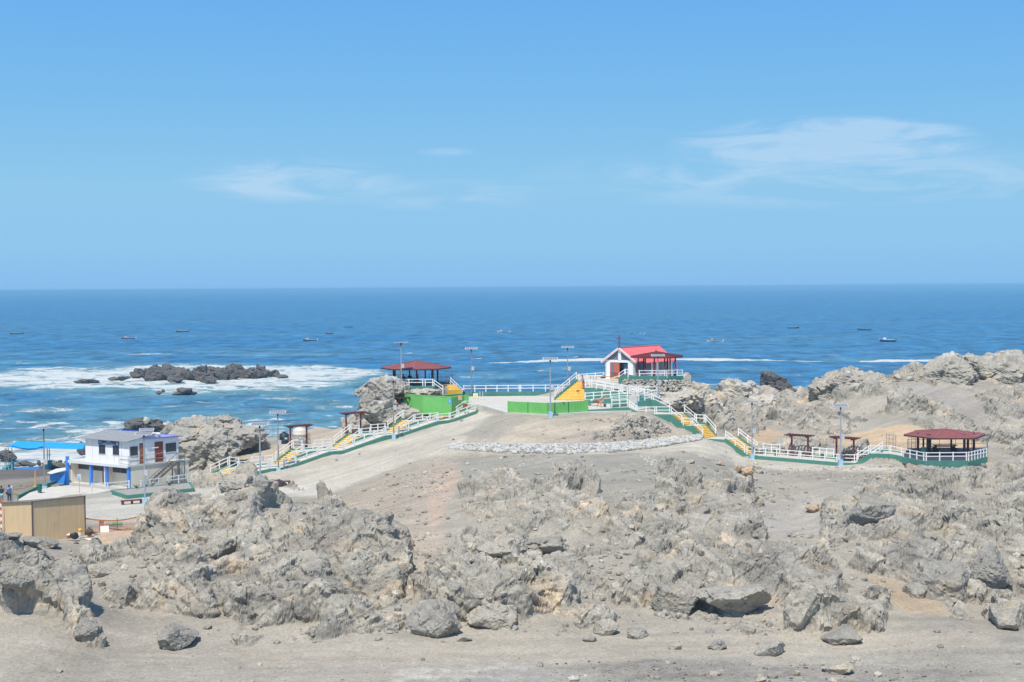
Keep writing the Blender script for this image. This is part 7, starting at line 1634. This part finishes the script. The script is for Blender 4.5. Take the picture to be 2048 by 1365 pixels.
for (x0, y0, lb) in ((926.5, 787, 'dark rubbish bag hanging behind the railing corner at the pavilion flight'), (930.5, 812, 'dark crate stack beside the top of the long ramp')):
    p = W(x0, y0+4, 178 if y0 < 800 else 170); 
    if y0 < 800: bag(p, .32, .35, BAGM, 'rubbish_bag', lb, 'bag', sd=21)
    else:
        t = empty('crate_stack', p, lb, 'crates')
        for kz in range(3): MB().box(p+Vector((0, 0, kz*.2-.05)), .5, .4, .15, .2).build('crate', BRN, t)
# wheelbarrow
p = W(1190, 809, 168.5); p.z = ZP; t = empty('wheelbarrow', p, 'rusty wheelbarrow behind the stooping worker in orange', 'wheelbarrow')
RUST = mat('rusty_tray', (.22, .13, .11), .7, .2, 4)
x = MB(); x.add([p+Vector(v) for v in ((-.2, -.28, .35), (.3, -.22, .32), (.3, .22, .32), (-.2, .28, .35), (-.42, -.36, .62), (.5, -.32, .60), (.5, .32, .60), (-.42, .36, .62))], [(3, 2, 1, 0), (0, 1, 5, 4), (1, 2, 6, 5), (2, 3, 7, 6), (3, 0, 4, 7)]); x.build('tray', RUST, t)
n = 16; x = MB(); wc = p+Vector((-.62, 0, .2)); x.tube(wc+Vector((0, -.05, 0)), wc+Vector((0, .05, 0)), .2, .2, 18); x.build('wheel', BLK, t); MB().tube(wc+Vector((0, -.06, 0)), wc+Vector((0, .06, 0)), .09, .09, 12).build('hub', BOX, t)
for s_ in (-1, 1): MB().tube(wc+Vector((0, .07*s_, 0)), p+Vector((.95, .28*s_, .55)), .025, .025, 6).build('handle', STEELG, t); MB().tube(p+Vector((.32, .2*s_, .38)), p+Vector((.38, .24*s_, 0)), .022, .022, 6).build('leg', STEELG, t)
bag(p+Vector((-.35, 0, .52)), .18, .14, WHITE, 'cement_bag', 'small white sack lying in the wheelbarrow', 'sack', sd=31)
bag(W(1229, 815, 163.5)+Vector((0, 0, .1)), .3, .16, mat('blue_tarp', (.05, .22, .60), .6, .15, 4), 'tarpaulin_bundle', 'blue tarpaulin bundle between the two railings on the plaza corner', 'bundle', sd=32)
for i, (x0, y0, D, m_, lb) in enumerate([(1279, 803, 167, mat('dark_teal_drum', (.04, .20, .24), .5), 'left dark teal barrel beside the cream cistern'), (1285, 802, 167.4, mat('aqua_drum', (.14, .50, .55), .5), 'right aqua barrel beside the cream cistern')]):
    p = W(x0, y0, D); t = empty('barrel', p, lb, 'barrel'); MB().tube(p, p+Vector((0, 0, .62)), .2, .2, 16).build('body', m_, t); MB().tube(p+Vector((0, 0, .6)), p+Vector((0, 0, .66)), .215, .215, 16).build('lid', m_, t)
SKY = mat('sky_blue_frame', (.12, .38, .75), .6); t = empty('work_frame', W(1281, 806, 165.6), 'sky blue metal frame around the barrels beside the cistern', 'frame'); a, b = W(1275, 805, 165.6), W(1289, 804, 165.8)
for z_ in (.1, .55): MB().beam(a+Vector((0, 0, z_)), b+Vector((0, 0, z_)), .06, .06).build('bar', SKY, t)
for q in (a, b): MB().box(q-Vector((0, 0, .3)), .06, .06, .95).build('leg', SKY, t)
p = W(1271, 818, 164); x = MB().obox(p+Vector((0, 0, .3)), Vector((.12, 0, .1)), Vector((0, .02, 0)), Vector((.06, 0, .38))); whole(x, 'blue_board', SKY, p, 'small sky blue board leaning below the cream cistern', 'board')
# builders' materials left of the chapel
tb = [W(1184, 765, 181), W(1205, 762, 184)]
p = W(1180, 767, 180); t = empty('trestle', p, 'dusty trestle with timber left of the chapel, above the yellow stairs', 'trestle')
for dx in (0, .35, .7): MB().tube(p+Vector((dx, 0, 0)), p+Vector((dx+.1, .1, .8)), .04, .04, 6).build('leg', mat('green_grey_timber', (.22, .28, .22), .8), t)
MB().beam(p+Vector((-.1, 0, .8)), p+Vector((2.6, .6, .8)), .1, .08).build('beam', MATS['tan_timber'], t)
for (x0, y0, D, m_, lb, sx) in ((1172, 766, 180, mat('bright_blue_sack', (.18, .38, .75), .6), 'blue and white sacks at the head of the yellow stairs', .4), (1207, 757, 184, mat('navy_sack', (.05, .10, .25), .7), 'navy bundle at the left chapel corner', .42), (1212, 752.5, 184.5, mat('pink_sack', (.70, .42, .42), .7), 'pink bundle on the navy one at the chapel corner', .3), (1163, 767.5, 179.8, BAGM, 'tangle of dark hose at the very top of the yellow stairs', .35), (1209, 764, 180, BAGM, 'dark coil of hose on the pale terrace', .3)):
    bag(W(x0, y0, D), sx, .13 if sx < .36 else .2, m_, 'sack', lb, 'sack', sd=int(x0))
x = MB().prism([W(1221, 758, 180.2)+Vector((0, 0, .1)), W(1237, 752.5, 180)+Vector((0, 0, .1)), W(1238, 754, 179.4)+Vector((0, 0, .1)), W(1222, 760, 179.4)+Vector((0, 0, .1))], .08); whole(x, 'timber_ramp', mat('mustard_board', (.62, .42, .12), .7), W(1221, 758, 180), 'mustard yellow board sloping at the chapel doorway', 'board')
x = MB().prism([W(1222, 764, 178), W(1234, 763.5, 178), W(1235, 766, 177), W(1223, 766.5, 177)], .1); whole(x, 'blue_sheet', mat('pale_blue_sheet', (.30, .62, .78), .6), W(1222, 764, 178), 'pale blue sheet lying on the terrace below the chapel door', 'sheet')
for (x0, y0, m_, lb, sx) in ((1177, 773.5, ORG, 'orange bundle on the pale ramp top behind the railing', .28), (1195, 771, YT, 'yellow strap on the pale ramp behind the railing', .3), (1181, 770, mat('peach_sheet', (.75, .50, .34), .7), 'peach coloured sheet on the ramp top', .5)):
    bag(W(x0, y0, 176.5)+Vector((0, 0, .1)), sx, .08, m_, 'bundle', lb, 'bundle', sd=int(x0))

# ------------------------------------------------------------------ people
def skin_graph(name, nodes, edges, mt, parent, rootn=0, sub=2, extra=None):
    # one continuous tapered surface grown on connected joints
    me = bpy.data.meshes.new(name); keys = list(nodes); ix = {k: i for i, k in enumerate(keys)}
    me.from_pydata([tuple(nodes[k][0]) for k in keys], [(ix[a], ix[b]) for a, b in edges], [])
    o = bpy.data.objects.new(name, me); COL.objects.link(o); md = o.modifiers.new('skin', 'SKIN'); md.use_smooth_shade = True
    if not me.skin_vertices:
        bpy.context.view_layer.objects.active = o; bpy.ops.mesh.customdata_skin_add()
    for i, k in enumerate(keys):
        r_ = nodes[k][1]; r_ = r_ if isinstance(r_, tuple) else (r_, r_); me.skin_vertices[0].data[i].radius = r_
        me.skin_vertices[0].data[i].use_root = (i == rootn)
    o.modifiers.new('sub', 'SUBSURF').levels = sub; o.modifiers['sub'].render_levels = sub
    dg = bpy.context.evaluated_depsgraph_get(); m2 = bpy.data.meshes.new_from_object(o.evaluated_get(dg)); o.modifiers.clear(); o.data = m2
    m2.materials.clear(); m2.materials.append(mt); m2.polygons.foreach_set('use_smooth', [True]*len(m2.polygons))
    o.parent = parent; return o
SKIN = mat('brown_skin', (.30, .16, .10), .6); HAIR = mat('black_hair', (.02, .017, .015), .6)
def person(loc, rz, label, shirt, legs, J, hat=None, hair=True, shoes=None, group=None, short=False, sleeve=True, scale=1.0):
    # J: joints in body space (x right, y forward, z up)
    t = empty('person', loc, label, 'person', group); t.rotation_euler = (0, 0, rz); t.scale = (scale,)*3
    v = {k: Vector(p) for k, p in J.items()}
    nd = {'pel': (v['pel'], .125), 'wa': (v['pel'].lerp(v['chest'], .45), .115), 'chest': (v['chest'], (.155, .115)), 'neck': (v['neck'], .055), 'head': (v['head'], .085), 'crown': (v['head']+(v['head']-v['neck']).normalized()*.10, .075)}
    ed = [('pel', 'wa'), ('wa', 'chest'), ('chest', 'neck'), ('neck', 'head'), ('head', 'crown')]
    for s in 'lr':
        nd.update({s+'sh': (v[s+'sh'], .06), s+'el': (v[s+'el'], .043), s+'wr': (v[s+'wr'], .03), s+'pa': (v[s+'wr'].lerp(v[s+'ha'], .5), (.04, .022)), s+'ha': (v[s+'ha'], (.036, .018)),
                   s+'hip': (v[s+'hip'], .088), s+'kn': (v[s+'kn'], .062), s+'an': (v[s+'an'], .042), s+'to': (v[s+'to'], .038)})
        ed += [('chest', s+'sh'), (s+'sh', s+'el'), (s+'el', s+'wr'), (s+'wr', s+'pa'), (s+'pa', s+'ha'), ('pel', s+'hip'), (s+'hip', s+'kn'), (s+'kn', s+'an'), (s+'an', s+'to')]
    body = skin_graph('body', nd, ed, SKIN, t)
    for s in 'lr':   # five fingers of unequal length, rooted in the palm and slightly curled
        w_ = v[s+'wr']; h = v[s+'ha']; d = (h-w_).normalized(); sd = d.cross(Vector((0, 1, .01))).normalized(); cu = sd.cross(d).normalized(); fg = MB()
        for i, L_ in enumerate((.062, .074, .07, .055)):
            b0 = h+sd*(i-1.5)*.02; b1 = b0+d*L_*.55; b2 = b1+(d*.7+cu*.7).normalized()*L_*.5; fg.tube(b0, b1, .011, .010, 6); fg.tube(b1, b2, .010, .008, 6)
        b0 = w_.lerp(h, .35)+sd*.035; b1 = b0+(sd*.6+d*.8).normalized()*.045; fg.tube(b0, b1, .012, .011, 6); fg.tube(b1, b1+d*.03, .011, .009, 6)
        f_ = fg.build('fingers', SKIN, None, True); f_.parent = body
    # shirt
    sh = {'wa': (v['pel'].lerp(v['chest'], .05), .15), 'm': (v['pel'].lerp(v['chest'], .5), .145), 'chest': (v['chest'], (.185, .14)), 'nk': (v['chest'].lerp(v['neck'], .7), .085)}; se = [('wa', 'm'), ('m', 'chest'), ('chest', 'nk')]
    for s in 'lr':
        e_ = v[s+'sh'].lerp(v[s+'el'], .95 if not short else .6); sh[s+'sh'] = (v[s+'sh'], .08); sh[s+'e'] = (e_, .062); se += [('chest', s+'sh'), (s+'sh', s+'e')]
        if not short: sh[s+'w'] = (v[s+'el'].lerp(v[s+'wr'], .95), .045); se += [(s+'e', s+'w')]
    skin_graph('shirt', sh, se, shirt, t)
    tr = {'p': (v['pel'], .15)}; te = []
    cut = .45 if legs.name.startswith('short') else .93
    for s in 'lr': 
        tr[s+'h'] = (v[s+'hip'], .108); tr[s+'k'] = (v[s+'kn'] if cut > .5 else v[s+'hip'].lerp(v[s+'kn'], .9), .08); te += [('p', s+'h'), (s+'h', s+'k')]
        if cut > .5: tr[s+'a'] = (v[s+'kn'].lerp(v[s+'an'], .93), .062); te += [(s+'k', s+'a')]
        sm_ = {'a': (v[s+'an'], .055), 't': (v[s+'to'], .048)}; skin_graph('shoe', sm_, [('a', 't')], shoes or BLK, t, sub=1)
    skin_graph('trousers', tr, te, legs, t)
    hd = v['head']; upv = (v['head']-v['neck']).normalized(); fw_ = v['face'].normalized() if 'face' in v else Vector((0, 1, 0)); sdv = fw_.cross(upv).normalized()
    def blobm(nm, c_, r_, m_, sub=2, par=body):
        V, Fs = ICO[sub]; M3 = np.stack([np.array(sdv), np.array(fw_), np.array(upv)], 0); VV = (V*np.array(r_)) @ M3+np.array(c_); me = bpy.data.meshes.new(nm); me.from_pydata([tuple(q) for q in VV], [], [tuple(f) for f in Fs]); me.materials.append(m_); me.polygons.foreach_set('use_smooth', [True]*len(me.polygons)); o = bpy.data.objects.new(nm, me); COL.objects.link(o); o.parent = par; return o
    blobm('nose', hd+fw_*.10+upv*.02, (.014, .022, .02), SKIN); 
    for s_ in (-1, 1): blobm('ear', hd+sdv*.088*s_+upv*.02, (.012, .02, .03), SKIN); blobm('eye', hd+fw_*.085+sdv*.032*s_+upv*.045, (.012, .008, .008), BLK)
    blobm('mouth', hd+fw_*.088-upv*.03, (.025, .008, .006), mat('lip', (.25, .09, .07), .6))
    if hair: blobm('hair', hd+upv*.055-fw_*.02, (.098, .112, .095), HAIR, 3, t)
    if hat is not None:
        blobm('hat', hd+upv*.085, (.125, .145, .085), hat, 3, t); blobm('hat_brim', hd+upv*.06+fw_*.05, (.135, .17, .015), hat, 2, t)
    return t
def stand(lean=0.0, arms='down', stride=.0):
    h = 1.72; J = {'pel': (0, 0, .93), 'chest': (0, lean*.3, 1.30), 'neck': (0, lean*.45, 1.49), 'head': (0, lean*.5+.02, 1.60), 'face': (0, 1, 0)}
    for s, x in (('l', -1), ('r', 1)):
        J[s+'sh'] = (.185*x, lean*.35, 1.40); J[s+'hip'] = (.09*x, 0, .87); J[s+'kn'] = (.10*x, .03+stride*x*.5, .48); J[s+'an'] = (.10*x, -.02+stride*x, .08); J[s+'to'] = (.12*x, .14+stride*x, .035)
        if arms == 'down': J[s+'el'] = (.25*x, -.02, 1.12); J[s+'wr'] = (.26*x, .05, .88); J[s+'ha'] = (.26*x, .08, .80)
        else: J[s+'el'] = (.24*x, .06, 1.13); J[s+'wr'] = (.12*x, .28, 1.10); J[s+'ha'] = (.06*x, .34, 1.10)
    return J
# two visitors at the beach fence, seen from behind
person(W(3.2, 1007, 139.5), .05, 'person seen from behind in black shirt and turquoise shorts at the left edge', mat('black_shirt', (.025, .03, .045), .8), mat('shorts_turquoise', (.25, .55, .55), .8, .15, 6), stand(arms='front'), short=True, shoes=mat('red_shoes', (.5, .08, .08), .6))
t = person(W(18.5, 1004.5, 142), .15, 'person seen from behind in light blue shirt and dark jeans with a black shoulder bag', mat('light_blue_shirt', (.16, .33, .62), .8), mat('dark_jeans', (.035, .05, .08), .8), stand(arms='front', stride=.04), short=True)
x = MB(); x.beam(Vector((.14, -.16, 1.44)), Vector((-.20, -.17, .98)), .02, .05); x.build('bag_strap', BLK, None).parent = t; x = MB().box(Vector((-.22, -.1, .80)), .12, .2, .22); x.build('shoulder_bag', BLK, None).parent = t
# stooping worker in orange, filling a pail
def sv_(x_): return x_
J = {'pel': (0, -.05, .86), 'chest': (0, .33, 1.08), 'neck': (0, .48, 1.20), 'head': (0, .58, 1.22), 'face': (0, .6, -.8)}
for s, x in (('l', -1), ('r', 1)):
    J[s+'sh'] = (.185*x, .40, 1.10); J[s+'el'] = (.2*x, .46, .82); J[s+'wr'] = (.12*x, .52, .60); J[s+'ha'] = (.09*x, .54, .52); J[s+'hip'] = (.1*x, -.05, .80)
    J[s+'kn'] = (.14*x, .14 if x > 0 else -.08, .47); J[s+'an'] = (.14*x, .22 if x > 0 else -.34, .08); J[s+'to'] = (.15*x, .37 if x > 0 else -.2, .035)
ORW = mat('orange_overalls', (.78, .22, .06), .75, .1, 5); p = W(1199, 811.5, 166.5); p.z = ZP
person(p, -math.pi/2-.1, 'worker in orange overalls and hood bending over a pail on the plaza', mat('grey_pink_shirt', (.55, .42, .38), .8, .15, 5), ORW, J, hat=mat('orange_hood', (.80, .25, .07), .7), shoes=ORW)
q = p+Vector((.62, -.06, 0)); bucket(q, .17, .34, mat('dark_pail', (.08, .08, .09), .6), 'dark pail held by the stooping worker')
# worker on the yellow stairs with a red cap, sweeping
p = W(1166.5, 783, 175.2); J = stand(lean=.25)
J['rel'] = (.26, .12, 1.14); J['rwr'] = (.16, .34, 1.02); J['rha'] = (.14, .40, .98); J['lel'] = (-.3, .1, 1.15); J['lwr'] = (-.2, .34, 1.2); J['lha'] = (-.15, .4, 1.2)
stp = A.lerp(B, .62)+Vector((2.3, -.55, -.02)); p = Vector((stp.x, stp.y, A.lerp(B, .62).z)); pr_ = W(1166.5, 784, 175.2)
p = Vector((W(1167, 784, p.y).x, p.y, p.z))
person(p, math.pi/2+.3, 'worker in red cap, grey top and red trousers sweeping the broad yellow stairs', mat('grey_top', (.32, .34, .38), .8), mat('red_trousers', (.62, .12, .07), .8), J, hat=mat('red_cap', (.65, .06, .08), .5))
t = empty('broom', p, 'long broom held by the worker on the yellow stairs', 'broom'); MB().tube(p+Vector((-.35, -.1, 1.2)), p+Vector((-.75, -.5, -.1)), .015, .015, 6).build('handle', MATS['tan_timber'], t); MB().box(p+Vector((-.75, -.5, -.28)), .34, .1, .2).build('brush', BRN2, t)
# people sitting under the sea pavilion
def sit():
    J = {'pel': (0, 0, .50), 'chest': (0, .06, .88), 'neck': (0, .08, 1.06), 'head': (0, .11, 1.17), 'face': (0, 1, 0)}
    for s, x in (('l', -1), ('r', 1)):
        J[s+'sh'] = (.185*x, .07, .98); J[s+'el'] = (.25*x, .16, .74); J[s+'wr'] = (.16*x, .36, .66); J[s+'ha'] = (.12*x, .43, .65); J[s+'hip'] = (.1*x, .02, .48); J[s+'kn'] = (.13*x, .44, .48); J[s+'an'] = (.13*x, .44, .08); J[s+'to'] = (.14*x, .58, .035)
    return J
t = empty('table', Vector((C1.x-.95, 178.3, z0)), 'dark table between the seated people under the sea pavilion', 'table'); MB().box(Vector((C1.x-.95, 178.3, z0+.70)), 1.5, .8, .06).build('tabletop', DARKT, t)
for dx in (-.6, .6): MB().box(Vector((C1.x-.95+dx, 178.3, z0)), .1, .6, .7).build('leg', DARKT, t)
DSH = mat('dark_navy_top', (.04, .05, .09), .8); DTR = mat('dark_trousers', (.04, .045, .055), .8)
for i, (x0, y0, rz_, lb) in enumerate([(-1.5, 177.4, .1, 'person in dark clothes seated at the left of the table under the sea pavilion'), (-.85, 179.3, math.pi, 'person in dark clothes seated behind the table under the sea pavilion'), (.25, 178.2, math.pi/2, 'person in dark clothes seated right of the table under the sea pavilion')]):
    p = Vector((C1.x+x0, y0, z0)); person(p, rz_, lb, DSH, DTR, sit(), group=None); b_ = empty('stool', p, ['dark stool under the left seated person in the sea pavilion', 'dark stool under the rear seated person in the sea pavilion', 'dark stool under the right seated person in the sea pavilion'][i], 'stool'); MB().box(p+Vector((0, -.02, .34)), .36, .34, .05, rz_).build('seat', DARKT, b_)
    for dx in (-.14, .14):
        for dy in (-.14, .14): MB().box(p+Vector((dx, dy, 0)), .04, .04, .34).build('leg', DARKT, b_)

# ------------------------------------------------------------------ fishing boats
def boat(px_, py_, Lpx, rz, hullm, trim, label, cabin=0, bulge=1.0, motor=True):
    p = Wz(px_, py_+1.0, 0.0); L_ = Lpx*p.y/FPX/max(.5, abs(math.cos(rz))); t = empty('fishing_boat', p, label, 'boat', 'small open fishing boats at anchor'); t.rotation_euler = (0, 0, rz)
    st_ = 11; sec = []
    for i in range(st_):
        u = i/(st_-1); x_ = (u-.5)*L_; wdt = L_*.17*math.sin(math.pi*min(1, .42+.58*(1-u)))**.8*(1-max(0, u-.45)**2*2.6); wdt = max(wdt, .03); sh_ = .62+.55*max(0, u-.45)**1.5*2.2+.12*max(0, .3-u); sh_ *= bulge
        sec.append([(x_, -wdt, sh_), (x_+.04*u, -wdt*.86, .25), (x_, -wdt*.5, -.15), (x_, 0, -.3), (x_, wdt*.5, -.15), (x_+.04*u, wdt*.86, .25), (x_, wdt, sh_)])
    V = [q for s_ in sec for q in s_]; k = 7; Fs = [(i*k+j, i*k+j+1, (i+1)*k+j+1, (i+1)*k+j) for i in range(st_-1) for j in range(k-1)]; Fs.append(tuple(range(k-1, -1, -1)))
    x = MB(); x.add(V, Fs); o = x.build('hull', hullm, None); o.parent = t
    inn = [[(a*.985, b*.88, c_-.04 if j in (0, 6) else max(c_+.18, .12)) for j, (a, b, c_) in enumerate(s_)] for s_ in sec]; V = [q for s_ in inn for q in s_]; x = MB(); x.add(V, [f[::-1] for f in Fs]); o = x.build('inner_hull', trim, None); o.parent = t
    x = MB()
    for side in (0, 6):
        for a, b in zip(sec[:-1], sec[1:]): x.beam(a[side], b[side], .10, .09)
    o = x.build('gunwale', trim, None); o.parent = t
    for u in (.25, .45, .62):
        i = int(u*(st_-1)); s_ = sec[i]; MB().beam((s_[0][0], s_[0][1]*.9, s_[0][2]-.15), (s_[6][0], s_[6][1]*.9, s_[6][2]-.15), .28, .05).build('thwart', trim, None).parent = t
    if cabin:
        i = 8; x_ = sec[7][0][0]; z_ = sec[7][0][2]; MB().box((x_, 0, z_-.35), L_*.16, L_*.12, .75+.25*cabin).build('cuddy', trim, None).parent = t; MB().box((x_-.1, 0, z_+.38+.25*cabin), L_*.19, L_*.14, .06).build('cuddy_roof', WHITE, None).parent = t
    if motor:
        x_ = sec[0][0][0]; MB().box((x_-.15, 0, .35), .3, .3, .75).build('outboard_motor', BLK if cabin != 1 else WHITE, None).parent = t; MB().tube((x_-.15, 0, .4), (x_-.2, 0, -.3), .06, .05, 6).build('motor_leg', BLK, None).parent = t
HG = mat('dark_green_hull', (.04, .12, .08), .5); HR_ = mat('dark_red_hull', (.22, .06, .08), .5); HK = mat('dark_grey_hull', (.07, .08, .09), .5); HW_ = mat('dull_white_hull', (.55, .55, .54), .5); HB = mat('mid_blue_hull', (.04, .30, .55), .5); HN = mat('navy_hull', (.03, .06, .18), .5)
TR1 = mat('pale_trim', (.55, .57, .55), .6); TR2 = mat('green_trim', (.25, .45, .30), .6); TR3 = mat('pink_trim', (.55, .40, .42), .6); TR4 = mat('tan_trim', (.50, .40, .30), .6)
for a in [(33, 668, 27, math.pi-.1, HK, TR2, 'dark fishing boat with green bow trim, furthest left on the sea'), (257, 678, 28, math.pi+.1, HR_, TR3, 'red and pink fishing boat on the sea above the reef', 1), (365, 663, 26, math.pi-.05, HG, TR1, 'green-grey fishing boat just right of the red one, further out'),
          (620.5, 681.5, 28, math.pi-.1, HK, TR1, 'large dark boat with pale gunwale left of the sea pavilion', 1), (658, 667.5, 13, math.pi, HK, HW_, 'tiny white-topped boat right of the large dark one'), (697, 655, 17, 0.0, HB, HN, 'bright blue boat furthest out on the left half of the sea'),
          (1007, 664.5, 25, math.pi, HW_, TR1, 'white and pale blue boat in the middle of the sea', 1), (1430, 683.5, 32, math.pi+.05, HW_, TR4, 'long white boat with tan interior right of the chapel', 1), (1587, 656, 23, 0.1, HK, TR4, 'low dark boat lying flat on the horizon side at right'),
          (1728, 660, 26, math.pi, HN, TR2, 'dark navy boat with green bow, far out on the right'), (1775.5, 682, 32, math.pi, HN, WHITE, 'largest boat, navy hull with white cabin, at right', 2)]:
    boat(*a)
x = MB()
q = Wz(1264, 668, .1); x.box(q, 1.6, .8, .3); whole(x, 'float_buoy', HK, q, 'small dark float on the sea above the chapel cross', 'float')
for (x0, y0) in ((1281, 667), (1288, 668)): 
    q = Wz(x0, y0, .1); whole(MB().box(q, .9, .5, .3), 'float_buoy', HW_, q, 'small white float near the dark float above the chapel, ' + ('left one' if x0 < 1285 else 'right one'), 'float')

# ------------------------------------------------------------------ sea air: one closed even box of thin haze round everything
hz = MB().box((0, 22000, -9.5), 130000, 46500, 36.2)
hm = bpy.data.materials.new('sea_air'); hm.use_nodes = True; hn = hm.node_tree; hn.nodes.clear()
ho = N(hn, 'ShaderNodeOutputMaterial'); hv = N(hn, 'ShaderNodeVolumePrincipled'); hv.inputs['Color'].default_value = (.33, .69, 1.0, 1); hv.inputs['Density'].default_value = HAZE_D; hv.inputs['Anisotropy'].default_value = -.25
links(hn, hv.outputs[0], ho.inputs['Volume'])
hzo = hz.build('haze', hm); tag(hzo, kind='stuff'); hzo['label'] = 'thin even sea haze over the water';
